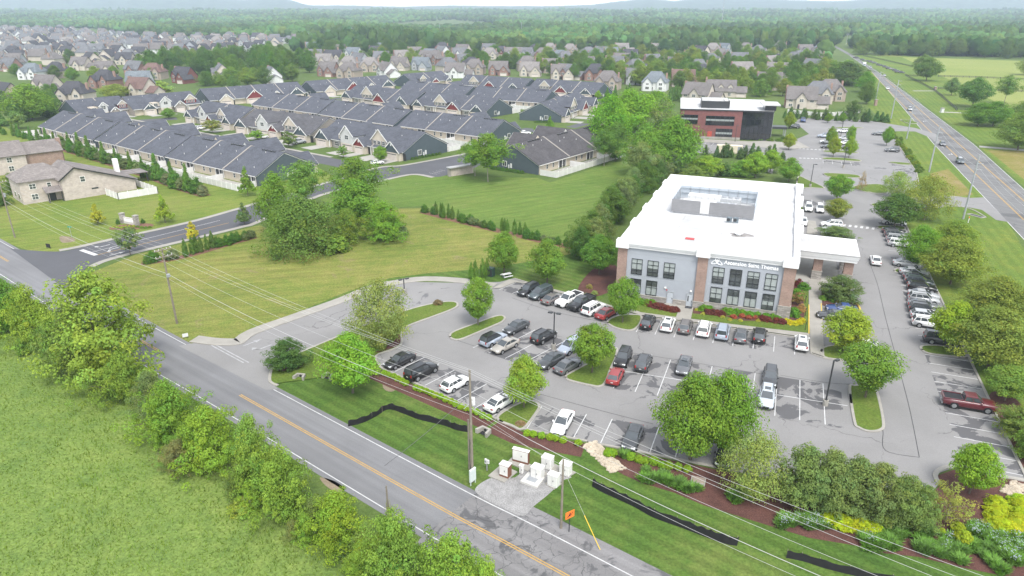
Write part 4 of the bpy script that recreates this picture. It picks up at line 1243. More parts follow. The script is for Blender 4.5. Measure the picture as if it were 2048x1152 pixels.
# ------------------------------------------------------------------ townhouse rows
SLATE=(0.086,0.091,0.107);SLATE2=(0.094,0.093,0.100)
TEAL=(0.068,0.088,0.098);WHITEW=(0.48,0.48,0.46);BEIGE=(0.50,0.44,0.36);REDW=(0.17,0.035,0.035);TAUPE=(0.25,0.225,0.195);CREAM=(0.56,0.485,0.385)
EZ,RZ_,TD=3.0,8.0,20.0
def win_simple(par,x0,x1,z0,z1,y,cols=2,name="window",frame='whitetrim',mid=True):
 bb=MB()
 bb.box(x0,x1,y-0.05,y+0.05,z0,z1,0)
 w=(x1-x0-0.1)/cols
 for i in range(cols):
  xx=x0+0.08+i*w
  if mid:
   zm=(z0+z1)/2
   bb.box(xx,xx+w-0.08,y-0.065,y-0.05,z0+0.1,zm-0.04,1);bb.box(xx,xx+w-0.08,y-0.065,y-0.05,zm+0.04,z1-0.1,1)
  else:
   bb.box(xx,xx+w-0.08,y-0.065,y-0.05,z0+0.1,z1-0.1,1)
 return bb.build(name,[mt[frame],mt['glass']],par)
def garage(par,x0,x1,y,z1=2.35):
 bb=MB()
 bb.box(x0,x1,y-0.05,y+0.02,0.02,z1,0)
 for i in range(8):
  xx=x0+0.15+(x1-x0-0.3)*i/8
  bb.box(xx+0.06,xx+(x1-x0-0.3)/8-0.06,y-0.07,y-0.05,z1-0.5,z1-0.18,1)
 return bb.build("garage_door",[mt['garage'],mt['glass']],par)
def front_gable(par,x0,x1,yf,yb,ze,zp,wall,roofc,wm='siding',lower=None,low_z=2.5,ov=0.3,vent=True):
 """a gabled bay that faces local -Y and whose roof dies into the roof behind it"""
 xm=(x0+x1)/2
 bb=MB()
 bb.loft([[(x0,yf,0.0 if lower is None else low_z),(x1,yf,0.0 if lower is None else low_z),(x1,yf,ze),(xm,yf,zp-0.02),(x0,yf,ze)][::-1],[(x0,yb,0.0 if lower is None else low_z),(x1,yb,0.0 if lower is None else low_z),(x1,yb,ze),(xm,yb,zp-0.02),(x0,yb,ze)][::-1]])
 g=bb.build("gable_wall",mt[wm],par,color=wall)
 if lower is not None:
  bb=MB();bb.box(x0,x1,yf,yb,0,low_z);bb.build("lower_wall",mt['siding'],g,color=lower)
 s=(zp-ze)/(xm-x0)
 bb=MB()
 for sg in(-1,1):
  xe=x0-ov if sg<0 else x1+ov
  bb.slab([(xe,yf-ov,ze-s*ov),(xm,yf-ov,zp),(xm,yb,zp),(xe,yb,ze-s*ov)],0.16)
 bb.build("gable_roof",mt['shingle'],par,color=roofc)
 bb=MB()
 for sg in(-1,1):
  xe=x0-ov if sg<0 else x1+ov
  bb.slab([(xe,yf-ov-0.06,ze-s*ov-0.22),(xm,yf-ov-0.06,zp-0.22),(xm,yf-ov+0.02,zp-0.22),(xe,yf-ov+0.02,ze-s*ov-0.22)],0.30)
 if vent:bb.box(xm-0.28,xm+0.28,yf-0.07,yf,zp-1.5,zp-0.75)
 bb.build("rake_trim",mt['whitetrim'],g)
 return g
n_town=[0]
def townhouse(pa,pb,near,label,style=0,roofc=SLATE,L_min=None,fence=True,deck=True,left_end=TEAL,right_end=TEAL,plain_front=False,group="townhouse rows of the subdivision",detail=True):
 """pa, pb: pixels of the two ends of the ridge as seen; near: which side ('front' or 'back') faces the camera"""
 a,e=G(*pa,RZ_),G(*pb,RZ_)
 Ln=dist2(a,e)
 u=((e[0]-a[0])/Ln,(e[1]-a[1])/Ln)
 v=(-u[1],u[0])
 if near=='front':
  o,ux=add2(a,v,-TD/2),u
 else:
  o,ux=add2(e,v,TD/2),(-u[0],-u[1])
 t=thing("townhouse_row",label,"townhouse row",o,math.atan2(ux[1],ux[0]),group)
 L_=Ln
 s=(RZ_-EZ)/(TD/2)
 b=MB();b.box(0.15,L_-0.15,0.4,TD-0.4,0,EZ);b.build("wall",mt['siding'],t,color=CREAM)
 for x,c in((0.0,left_end),(L_-0.3,right_end)):
  b=MB()
  b.loft([[(x,0,0),(x,TD,0),(x,TD,EZ),(x,TD/2,RZ_-0.05),(x,0,EZ)][::-1],[(x+0.3,0,0),(x+0.3,TD,0),(x+0.3,TD,EZ),(x+0.3,TD/2,RZ_-0.05),(x+0.3,0,EZ)][::-1]])
  ew=b.build("end_wall",mt['siding'],t,color=c)
  b=MB()
  xs=x-0.06 if x==0 else x+0.3
  for y0,z0,y1,z1 in((-0.4,EZ-0.45,TD/2,RZ_-0.28),(TD+0.4,EZ-0.45,TD/2,RZ_-0.28)):
   b.slab([(xs,y0,z0),(xs+0.06,y0,z0),(xs+0.06,y1,z1),(xs,y1,z1)],0.28)
  b.build("rake_trim",mt['whitetrim'],ew)
 b=MB()
 ov=0.4
 b.slab([(-0.25,-ov,EZ-s*ov),(L_+0.25,-ov,EZ-s*ov),(L_+0.25,TD/2,RZ_),(-0.25,TD/2,RZ_)],0.18)
 b.slab([(-0.25,TD+ov,EZ-s*ov),(L_+0.25,TD+ov,EZ-s*ov),(L_+0.25,TD/2,RZ_),(-0.25,TD/2,RZ_)],0.18)
 rf=b.build("roof",mt['shingle'],t,color=roofc)
 nu=max(2,round(L_/15.5))
 b=MB()
 for k in range(1,nu):
  x=L_*k/nu
  for sg in(0,1):
   y0=-ov if sg==0 else TD+ov
   b.slab([(x-0.2,y0,EZ-s*ov+0.1),(x+0.2,y0,EZ-s*ov+0.1),(x+0.2,TD/2,RZ_+0.1),(x-0.2,TD/2,RZ_+0.1)],0.28)
 b.build("party_wall",mt['trim'],t)
 b=MB()
 r=random.Random(n_town[0]);n_town[0]+=1
 for k in range(nu*3):
  x=L_*(k+r.uniform(0.2,0.8))/(nu*3)
  y=r.uniform(0.15,0.45)*TD if near=='front' else r.uniform(0.55,0.9)*TD
  z=EZ+s*min(y,TD-y)
  b.cyl((x,y,z),0.06,0.65,6)
 b.build("vent_pipe",mt['whitetrim'],rf)
 b=MB()
 for k in range(nu):
  x0=L_*(k+0.2)/nu
  for j in range(5):
   b.box(x0+j*1.3,x0+j*1.3+0.7,TD/2+0.5,TD/2+0.95,RZ_-0.2,RZ_+0.12)
 b.build("ridge_vent",mt['darkmetal'],rf)
 b=MB();b.box(-0.2,L_+0.2,-ov-0.1,-ov,EZ-s*ov-0.08,EZ-s*ov+0.12);b.box(-0.2,L_+0.2,TD+ov,TD+ov+0.1,EZ-s*ov-0.08,EZ-s*ov+0.12);b.build("gutter",mt['whitetrim'],rf)
 # back: patio screens, doors, windows
 if detail or near=='back':
  for k in range(nu):
   x0=L_*k/nu
   b=MB()
   b.box(x0+1.2,x0+2.9,TD-0.42,TD-0.32,0.15,2.45,0);b.box(x0+3.2,x0+4.9,TD-0.42,TD-0.32,0.15,2.45,0)
   b.box(x0+2.9,x0+3.2,TD-0.42,TD-0.2,0,2.6,1);b.box(x0+0.95,x0+1.2,TD-0.42,TD-0.2,0,2.6,1);b.box(x0+4.9,x0+5.15,TD-0.42,TD-0.2,0,2.6,1);b.box(x0+1.95,x0+2.03,TD-0.33,TD-0.28,0.1,2.45,1)
   b.build("patio_screen",[mt['screen'],mt['whitetrim']],t)
   for dx in(7.5,10.8):
    bb=MB();bb.box(x0+dx,x0+dx+0.95,TD-0.42,TD-0.3,0.9,2.3,0);bb.box(x0+dx+0.1,x0+dx+0.85,TD-0.31,TD-0.28,1.0,1.56,1);bb.box(x0+dx+0.1,x0+dx+0.85,TD-0.31,TD-0.28,1.64,2.2,1)
    bb.build("window",[mt['whitetrim'],mt['glass']],t)
    # front: gabled bays, dormers and garages
 if not plain_front:
  f=L_/46.0
  def X(v):return v*f
  if style==0:
   items=[('teal',0.5,8),('porch',8,14),('white2',15,22),('red',22.3,28),('dormer',29.5,37.5),('teal',38,45.5)]
  elif style==1:
   items=[('teal',0.5,7),('porch',7,12.5),('dormer',13,21),('red',23,31),('porch',31,37),('teal',38,45.5)]
  elif style==2:
   items=[('teal',6,14),('white2',17.5,24.5),('taupe',26.5,34.5),('dormer_red',35.5,43.5)]
  elif style==3:
   items=[('dormer',8,15),('red',20,28),('teal',37,44)]
  else:
   items=[('cream',4,10),('red',16,24),('cream',28,33),('teal',37,44)]
  for it,xa,xb in items:
   xa,xb=X(xa),X(xb)
   w=xb-xa
   if it in('teal','red','taupe','cream'):
    col=dict(teal=TEAL,red=REDW,taupe=TAUPE,cream=BEIGE)[it]
    front_gable(t,xa,xb,-1.5,TD*0.36,2.9,2.9+w*0.42,col,roofc,lower=BEIGE if it!='taupe' else TAUPE,low_z=2.55)
    garage(t,xa+w*0.12,xa+w*0.82,-1.5)
    bb=MB();bb.rbox(xb+0.2,xb+1.3,-0.02,0.42,0,2.4,0.08);bb.build("porch_door",mt['screen'],t)
   elif it=='porch':
    bb=MB();bb.box(xa+0.6,xb-0.4,-0.1,0.42,0,EZ-0.3);bb.build("bay_wall",mt['stone'],t)
    win_simple(t,xa+w*0.35,xa+w*0.75,0.8,2.3,-0.1)
    bb=MB();bb.box(xa+0.1,xa+0.32,-1.2,-0.98,0,2.6);bb.build("porch_post",mt['whitetrim'],t)
   elif it=='white2':
    front_gable(t,xa,xb,-1.2,TD*0.5,5.6,5.6+w*0.46,WHITEW,roofc,lower=BEIGE,low_z=2.6)
    win_simple(t,(xa+xb)/2-1.0,(xa+xb)/2+1.0,4.0,5.5,-1.2)
    garage(t,xa+0.7,xb-0.9,-1.2)
    bb=MB();bb.box(xa-3.2,xa,0.4,TD*0.4,EZ-0.4,5.1);bb.build("upper_wall",mt['siding'],t,color=BEIGE)
    win_simple(t,xa-2.6,xa-0.7,3.5,4.8,0.4)
   elif it in('dormer','dormer_red'):
    wc=BEIGE
    front_gable(t,xa,xb,0.7,TD*0.5,5.3,5.3+w*0.44,wc,roofc,wm='batten',lower=REDW if it=='dormer_red' else TAUPE,low_z=5.1,vent=False)
    for i in range(3):
     xx=xa+w*(0.12+0.28*i)
     win_simple(t,xx,xx+w*0.19,3.75,5.0,0.7-0.02,cols=1)
    bb=MB();bb.box(xa,xb,0.68,TD*0.36,3.4,5.1);bb.build("dormer_wall",mt['batten'],t,color=REDW if it=='dormer_red' else TAUPE)
    garage(t,xa+w*0.25,xb-0.3,0.33)
    bb=MB()
    for q_ in(0.02,0.18):bb.box(xa+w*q_,xa+w*q_+0.22,-0.3,-0.08,0,2.7)
    bb.build("porch_post",mt['whitetrim'],t)
    # end-wall window and meters
 for xx,sg in((-0.02,-1),(L_+0.02,1)):
  b=MB()
  b.box(min(xx,xx+0.06*sg),max(xx,xx+0.06*sg),6.2,8.0,1.0,2.7,0)
  b.box(min(xx+0.06*sg,xx+0.08*sg),max(xx+0.06*sg,xx+0.08*sg),6.35,7.05,1.12,2.58,1);b.box(min(xx+0.06*sg,xx+0.08*sg),max(xx+0.06*sg,xx+0.08*sg),7.15,7.85,1.12,2.58,1)
  b.build("window",[mt['whitetrim'],mt['glass']],t)
  b=MB();b.box(min(xx,xx+0.2*sg),max(xx,xx+0.2*sg),8.6,9.0,0.6,1.7);b.box(min(xx,xx+0.2*sg),max(xx,xx+0.2*sg),9.4,10.0,0.8,2.2);b.build("meter_box",mt['equip'],t)
 if fence:
  ft=thing("privacy_fence","white vinyl privacy fence round the patios of "+fence if isinstance(fence,str)else "white vinyl privacy fence behind a townhouse row","fence",o,math.atan2(ux[1],ux[0]),None if isinstance(fence,str)else "white vinyl patio fences")
  FD=6.5
  b=MB()
  b.box(0.0,L_,TD+FD,TD+FD+0.06,0.05,1.8)
  for k in range(nu+1):
   x=min(max(L_*k/nu,0.0),L_-0.06)
   b.box(x,x+0.06,TD+0.6,TD+FD,0.05,1.8)
  b.build("fence_panel",mt['vinyl'],ft)
  b=MB()
  for k in range(int(L_/2.4)+1):
   x=k*2.4
   b.box(x-0.07,x+0.07,TD+FD-0.05,TD+FD+0.11,0,1.95)
  b.build("fence_post",mt['whitetrim'],ft)
  b=MB();b.box(0.1,L_-0.1,TD+0.3,TD+FD,0.0,0.04);b.build("patio_slab",mt['drive'],ft)
 if near=='front' and not plain_front:
  for it,xa,xb in items:
   if it in('teal','red','taupe','white2','dormer','dormer_red','cream'):
    xa,xb=X(xa),X(xb)
    p=[(xa+0.8,-0.4),(xb-0.8,-0.4),(xb-0.6,-8.5),(xa+0.6,-8.5)]
    sheet("pavement",[(o[0]+ux[0]*x-ux[1]*y,o[1]+ux[1]*x+ux[0]*y)for x,y in p],0.05,mt['drive'])
 return t,o,ux,L_
def zA(x,y):return(60+x/6.4,180+y/6.4)
def zB(x,y):return(340+x/6.4,180+y/6.4)
def zC(x,y):return(620+x/6.4,180+y/6.4)
def zD(x,y):return(860+x/5.12,130+y/5.12)
def q0(c,x,y):return(512*c+x/4,y/4)
townhouse(zA(430,265),zA(1135,408),'back',"first block of the nearest townhouse row, at the grass strip end",0,fence="the first block of the nearest row")
townhouse(zA(1175,412),zB(275,588),'back',"middle block of the nearest townhouse row behind the arborvitae hedge",0,fence="the middle block of the nearest row")
townhouse(zB(300,590),zB(1460,800),'back',"last block of the nearest townhouse row, ending beside the copse",0,fence="the last block of the nearest row",roofc=SLATE)
townhouse(zB(470,142),zB(1075,228),'front',"farthest block of the front facing row with white gable and taupe end",0,right_end=TAUPE,fence=False)
townhouse(zB(1105,245),zB(2040,352),'front',"second front facing block with a white gable, dormer and taupe end",0,right_end=TAUPE,fence=False,roofc=SLATE2)
townhouse(zC(370,372),zC(1475,545),'front',"front facing block with a teal end wall beside the side street",0,fence="the block with the teal end wall")
townhouse(q0(1,100,737),q0(1,628,798),'back',"back of the far block above the white gabled house",1)
townhouse(q0(1,645,802),q0(1,1240,878),'back',"back of the middle block in the second row, with dark teal side",1)
townhouse(q0(1,1275,880),q0(1,1985,960),'back',"back of the end block in the second row, behind the lone tall tree",1)
townhouse(q0(1,810,680),q0(1,1345,735),'front',"third row block with beige dormer and red gable, dark side wall",1,fence=False)
townhouse(q0(1,1375,735),q0(1,1945,788),'front',"third row block with beige dormer, red gable and teal end wall",1)
townhouse(q0(1,1225,648),q0(1,1740,690),'back',"back of the fourth row block with a dark teal side",1,detail=False,fence=False)
townhouse(zD(495,215),zD(1250,262),'back',"back of the fourth row block near the street trees",1,detail=False)
townhouse(zA(455,137),zA(1130,75),'front',"grey block with a teal end wall beyond the nearest row's lane",2,fence=False)
townhouse(zA(1180,88),zA(2040,15),'front',"grey block with white upper gable and red shuttered dormer",2,fence=False,left_end=TAUPE)
townhouse(q0(0,1600,712),q0(1,325,655),'front',"long block with red gable seen past the white gabled rows",4,fence=False)
townhouse(q0(1,400,650),q0(1,1035,602),'front',"block with teal end and red garage gable in the middle of the subdivision",4,fence=False)
townhouse(q0(1,1180,592),q0(1,1480,567),'front',"short far block with red and cream gables below the beige houses",3,fence=False)
townhouse(q0(1,1690,598),zD(1040,140),'front',"far block with beige dormer and red gable behind the fourth row",3,fence=False)
townhouse(zD(1100,140),zD(1785,185),'front',"far end block with red gable and teal end by the street trees",3,fence=False)
townhouse(zD(1130,388),zD(1500,275),'front',"block turned to the cross street with a teal end and red gable",1,fence=False)
townhouse(zD(840,815),zD(1700,612),'back',"townhouse block nearest the vacant lawn with a teal end wall",0,roofc=(0.080,0.076,0.080),fence="the block nearest the vacant lawn")
# streets between the rows
sa=G(*zC(330,930))
for off,ln,w_ in((0,175,8.0),):
 d=azv(307.5)
 b=MB();band(b,[add2(sa,d,-6),add2(sa,d,ln)],w_/2,-w_/2,0.026);struct(b.build("road",mt['newroad']))
 b=MB();band(b,[add2(sa,d,8),add2(sa,d,ln)],-w_/2-0.05,-w_/2-1.6,0.056);band(b,[add2(sa,d,4),add2(sa,d,ln)],w_/2+1.6,w_/2+0.05,0.056);struct(b.build("pavement",mt['walk']))
for a_,e_,w_ in((G(*zD(930,655)),G(*zD(1330,700)),7.0),(G(*zD(1700,390)),G(*zD(1800,375)),9.0),(G(*zA(1280,405)),G(*zA(1880,365)),8.0),(G(*zC(300,110)),G(*zC(480,115)),7.0),(G(*zD(1440,640)),G(*zD(1590,600)),5.0)):
 b=MB();band(b,[a_,e_],w_/2,-w_/2,0.028);struct(b.build("road",mt['newroad']))
 # ------------------------------------------------------------------ detached houses
ROOF_BROWN=(0.152,0.140,0.135);ROOF_TAN=(0.205,0.190,0.180);ROOF_GREY=(0.14,0.143,0.15);ROOF_DARK=(0.068,0.068,0.075);ROOF_BLUE=(0.15,0.17,0.185);ROOF_RED=(0.15,0.10,0.088)
WALL_WHITE=(0.58,0.58,0.57);WALL_CREAM=(0.46,0.41,0.35);WALL_TAN=(0.34,0.285,0.235);WALL_BRICK=(0.24,0.145,0.12);WALL_RED=(0.17,0.07,0.06);WALL_GREY=(0.33,0.34,0.36);WALL_BLUE=(0.10,0.115,0.135)
def pent(b,x0,x1,y0,y1,ze,zp,m=0):
 ym=(y0+y1)/2
 b.loft([[(x0,y0,0),(x0,y1,0),(x0,y1,ze),(x0,ym,zp),(x0,y0,ze)][::-1],[(x1,y0,0),(x1,y1,0),(x1,y1,ze),(x1,ym,zp),(x1,y0,ze)][::-1]],m)
def groof(b,x0,x1,y0,y1,ze,zp,ov=0.45,t=0.2):
 ym=(y0+y1)/2
 s=(zp-ze)/(ym-y0)
 for y in(y0-ov,y1+ov):
  b.slab([(x0-ov,y,ze-s*ov),(x1+ov,y,ze-s*ov),(x1+ov,ym,zp),(x0-ov,ym,zp)],t)
def hroof(b,x0,x1,y0,y1,ze,zp,ov=0.45,rl=None):
 x0,x1,y0,y1=x0-ov,x1+ov,y0-ov,y1+ov
 ym,xm=(y0+y1)/2,(x0+x1)/2
 h=(y1-y0)/2*0.75 if rl is None else(x1-x0-rl)/2
 h=min(h,(x1-x0)/2-0.3)
 v=[(x0,y0,ze),(x1,y0,ze),(x1,y1,ze),(x0,y1,ze),(x0,y0,ze+0.2),(x1,y0,ze+0.2),(x1,y1,ze+0.2),(x0,y1,ze+0.2),(x0+h,ym,zp),(x1-h,ym,zp)]
 b.add(v,[(0,3,2,1),(0,1,5,4),(1,2,6,5),(2,3,7,6),(3,0,4,7),(4,5,9,8),(6,7,8,9),(5,6,9),(7,4,8)])
def fgable(bw_,br_,x0,x1,yf,yb,ze,zp,ov=0.35):
 xm=(x0+x1)/2
 bw_.loft([[(x0,yf,0),(x1,yf,0),(x1,yf,ze),(xm,yf,zp),(x0,yf,ze)][::-1],[(x0,yb,0),(x1,yb,0),(x1,yb,ze),(xm,yb,zp),(x0,yb,ze)][::-1]])
 s=(zp-ze)/(xm-x0)
 for xe in(x0-ov,x1+ov):
  br_.slab([(xe,yf-ov,ze-s*ov),(xm,yf-ov,zp+0.02),(xm,yb,zp+0.02),(xe,yb,ze-s*ov)],0.18)
def house_proto(kind):
 names={0:'hip_roofed_house',1:'gabled_house',2:'cross_gabled_house',3:'dormered_house'}
 t=thing(names[kind],"house","house",(0,-500,0))
 w,r,tr=MB(),MB(),MB()
 if kind==0:
  w.box(-7.5,7.5,-6,6,0,5.4);hroof(r,-7.5,7.5,-6,6,5.0,11.2)
  fgable(w,r,-6.5,-1.0,-7.6,0,4.6,7.8);fgable(w,r,2.0,6.2,-6.8,0,5.4,8.2)
  wins=[(-4.9,-2.6,1.0,2.6,-7.6),(3.0,5.2,3.4,4.9,-6.8),(3.0,5.2,0.9,2.5,-6.8),(-4.6,-2.9,3.6,4.7,-7.6)]
  gar=None;ch=(6.4,1.0,9.6)
 elif kind==1:
  pent(w,-7,7,-5.5,5.5,4.8,10.4);groof(r,-7,7,-5.5,5.5,4.8,10.4)
  pent(w,7,13,-4,4.5,2.8,5.8);groof(r,7.2,13,-4,4.5,2.8,5.8)
  fgable(w,r,-2.4,2.4,-6.6,0,5.0,7.8)
  wins=[(-5.8,-4.0,3.3,4.7,-5.5),(-5.8,-4.0,0.9,2.4,-5.5),(4.0,5.8,3.3,4.7,-5.5),(-1.0,1.0,3.4,4.9,-6.6)]
  gar=(7.8,12.4,-4.0);ch=(-7.4,0,10.2)
 elif kind==2:
  pent(w,-8,6,-4.5,5.5,4.4,10.2);groof(r,-8,6,-4.5,5.5,4.4,10.2)
  fgable(w,r,0.5,8.0,-8.5,0.5,3.0,7.4);fgable(w,r,-6.8,-2.6,-5.6,0,4.8,7.8)
  wins=[(-5.6,-3.8,3.4,4.9,-5.6),(-5.6,-3.8,0.9,2.5,-5.6),(3.6,5.0,4.0,5.1,-8.5)]
  gar=(1.8,6.6,-8.5);ch=(-8.3,0.5,9.9)
 else:
  pent(w,-8,8,-6,6,3.4,9.0);groof(r,-8,8,-6,6,3.4,9.0)
  for x in(-5.2,0,5.2):fgable(w,r,x-1.4,x+1.4,-4.6,0,5.6,7.1,0.25)
  pent(w,8,14,-5,3,2.8,5.6);groof(r,8.2,14,-5,3,2.8,5.6)
  wins=[(x-0.7,x+0.7,4.3,5.5,-4.6)for x in(-5.2,0,5.2)]+[(x-0.8,x+0.8,0.9,2.6,-6.0)for x in(-5.2,4.8)]
  gar=(8.8,13.2,-5.0);ch=(-8.4,0,9.8)
 w.build("wall",mt['housewall'],t,color=(0.4,0.35,0.3))
 rr=r.build("roof",mt['shingle'],t,color=(0.1,0.1,0.1))
 for x0,x1,z0,z1,y in wins:win_simple(t,x0,x1,z0,z1,y)
 if gar:garage(t,gar[0],gar[1],gar[2])
 b=MB();b.box(-1.6 if kind!=2 else-2.2,-0.6 if kind!=2 else-1.2,-6.7 if kind==1 else-6.08 if kind!=2 else-4.6,-5.4 if kind!=2 else-4.4,0.1,2.3);b.build("door",mt['screen'],t)
 b=MB();b.box(ch[0]-0.45,ch[0]+0.45,ch[1]-0.7,ch[1]+0.7,0.0,ch[2]+0.6);b.build("chimney",mt['housewall'],t,color=(0.3,0.2,0.16))
 return t
PROTO=[house_proto(k)for k in range(4)]
proto_used=[False]*4
def house(kind,g,az,wall,roof,label,group=None,s=1.0):
 """az: compass azimuth that the front faces"""
 rz=R(-(az-180))
 p=PROTO[kind]
 if not proto_used[kind]:
  proto_used[kind]=True
  p.location=(*g,0);p.rotation_euler.z=rz;p["label"]=label;p.scale=(s,s,s)
  if group:p["group"]=group
  for c in p.children:
   k=c.name.split('.')[0]
   if k=='wall':c.color=(*wall,1)
   if k=='roof':c.color=(*roof,1)
  return p
 return dup(p,g,rz,label,group,{'wall':wall,'roof':roof},(s,s,s))
 # the pale brick houses near the entrance: built to measure
hc=Q(0,1,525,455)
hax=44.0
t=thing("brick_house","large pale brick house with white chimney beside the white vinyl fence","house",hc,rz_of(hax))
LH=17.5
w,r=MB(),MB()
w.loft([[(0,0,0),(0,12,0),(0,12,5.6),(0,7.6,5.6),(0,0,5.6)][::-1],[(LH,0,0),(LH,12,0),(LH,12,2.9),(LH,7.6,2.9),(LH,0,2.9)][::-1]])
b=MB()
b.add([(0,0,0),(LH,0,0),(LH,0,3.0),(3.5,0,8.2),(0,0,5.6)],[(0,1,2,3,4)])
b.add([(0,13,0),(LH,13,0),(LH,13,3.0),(3.5,13,8.2),(0,13,5.6)],[(4,3,2,1,0)])
b.add([(0,0,0),(0,13,0),(0,13,5.6),(0,0,5.6)],[(0,3,2,1)][::1])
b.add([(LH,0,0),(LH,13,0),(LH,13,3.0),(LH,0,3.0)],[(0,1,2,3)])
b.box(-8.5,0,3.0,14,0,5.6)
b.box(-3.5,0,0.8,3.0,0,2.6)if False else None
b.build("wall",mt['palebrick'],t)
b=MB()
b.slab([(3.5,-0.4,8.25),(LH+0.6,-0.4,2.78),(LH+0.6,13.4,2.78),(3.5,13.4,8.25)],0.2)
b.slab([(3.5,-0.4,8.25),(-0.5,-0.4,5.3),(-0.5,13.4,5.3),(3.5,13.4,8.25)],0.2)
hroof(b,-8.5,3.0,3.0,14,5.6,9.0)
b.slab([(-3.8,0.2,2.5),(0.0,0.2,2.5),(0.0,3.0,3.6),(-3.8,3.0,3.6)],0.15)
b.slab([(LH,7.0,2.9),(LH+6.0,7.0,2.7),(LH+6.0,13.4,2.7),(LH,13.4,2.9)],0.2)
b.build("roof",mt['shingle'],t,color=(0.20,0.18,0.17))
b=MB();b.slab([(3.5,-0.47,8.02),(LH+0.6,-0.47,2.55),(LH+0.6,-0.41,2.55),(3.5,-0.41,8.02)],0.26);b.slab([(3.5,-0.47,8.02),(-0.5,-0.47,5.07),(-0.5,-0.41,5.07),(3.5,-0.41,8.02)],0.26);b.build("rake_trim",mt['screen'],t)
for x in(-3.5,-0.4):
 b=MB();b.box(x,x+0.25,0.4,0.65,0,2.5);b.build("porch_post",mt['darkmetal'],t)
for y in(7.2,12.9):
 b=MB();b.box(LH+5.5,LH+5.75,y,y+0.25,0,2.7);b.build("porch_post",mt['darkmetal'],t)
win_simple(t,4.4,5.6,4.2,5.7,0.0,cols=1);win_simple(t,-6.5,-5.0,3.6,5.0,3.0);win_simple(t,-6.5,-5.0,0.9,2.4,3.0);win_simple(t,-2.6,-1.6,3.5,4.8,3.0,cols=1);win_simple(t,6.6,8.2,1.9,2.3,0.0,cols=1,frame='frame',mid=False)
b=MB();b.box(LH-2.0,LH-0.9,8.2,9.6,2.5,7.4);b.build("chimney",mt['whitetrim'],t)
b=MB();b.box(-2.6,-1.2,2.88,3.05,0,2.2);b.build("door",mt['screen'],t)
for y in(5.0,9.0):
 bb=MB();bb.box(-8.56,-8.45,y,y+1.5,0.9,2.4,0);bb.box(-8.58,-8.56,y+0.1,y+1.4,1.0,2.3,1);bb.build("window",[mt['whitetrim'],mt['glass']],t)
def vinyl_fence(pts,label,h=1.8):
 g0=pts[0]
 ft=thing("privacy_fence",label,"fence",g0)
 b=MB();p=MB()
 for a,e in zip(pts[:-1],pts[1:]):
  a,e=(a[0]-g0[0],a[1]-g0[1]),(e[0]-g0[0],e[1]-g0[1])
  n_=offset_line([a,e],0.03);m_=offset_line([a,e],-0.03)
  b.prism([n_[0],n_[1],m_[1],m_[0]],0.05,h)
  k=max(1,int(dist2(a,e)/2.4))
  for i in range(k+1):
   x,y=lerp2(a,e,i/k);p.box(x-0.07,x+0.07,y-0.07,y+0.07,0,h+0.12)
 b.build("fence_panel",mt['vinyl'],ft);p.build("fence_post",mt['whitetrim'],ft)
vinyl_fence([Q(0,1,855,410),Q(0,1,950,445),Q(0,1,1265,395),Q(0,1,1075,330)],"white vinyl fence round the back yard of the pale brick house")
hc2=Q(0,1,20,250)
t=thing("brick_house","brown roofed pale brick house half out of the picture beyond the white chimney house","house",hc2,rz_of(hax))
w,r=MB(),MB()
pent(w,-6,7,0,11,5.4,8.8);groof(r,-6,7,0,11,5.4,8.8)
w.build("wall",mt['palebrick'],t)
pent2=MB();pent2.loft([[(7,1,0),(7,12,0),(7,12,5.2),(7,6.5,7.9),(7,1,5.2)][::-1],[(17,1,0),(17,12,0),(17,12,5.2),(17,6.5,7.9),(17,1,5.2)][::-1]]);pent2.build("wing_wall",mt['brick'],t)
groof(r,7.5,17,1,12,5.2,7.9);r.build("roof",mt['shingle'],t,color=(0.185,0.165,0.155))
win_simple(t,2,3.4,3.4,4.9,0.0);win_simple(t,2,3.4,0.8,2.4,0.0);win_simple(t,-4,-2.6,3.4,4.9,0.0)
b=MB();b.box(17.1,18.2,5,6.4,0,8.4);b.build("chimney",mt['brick'],t)
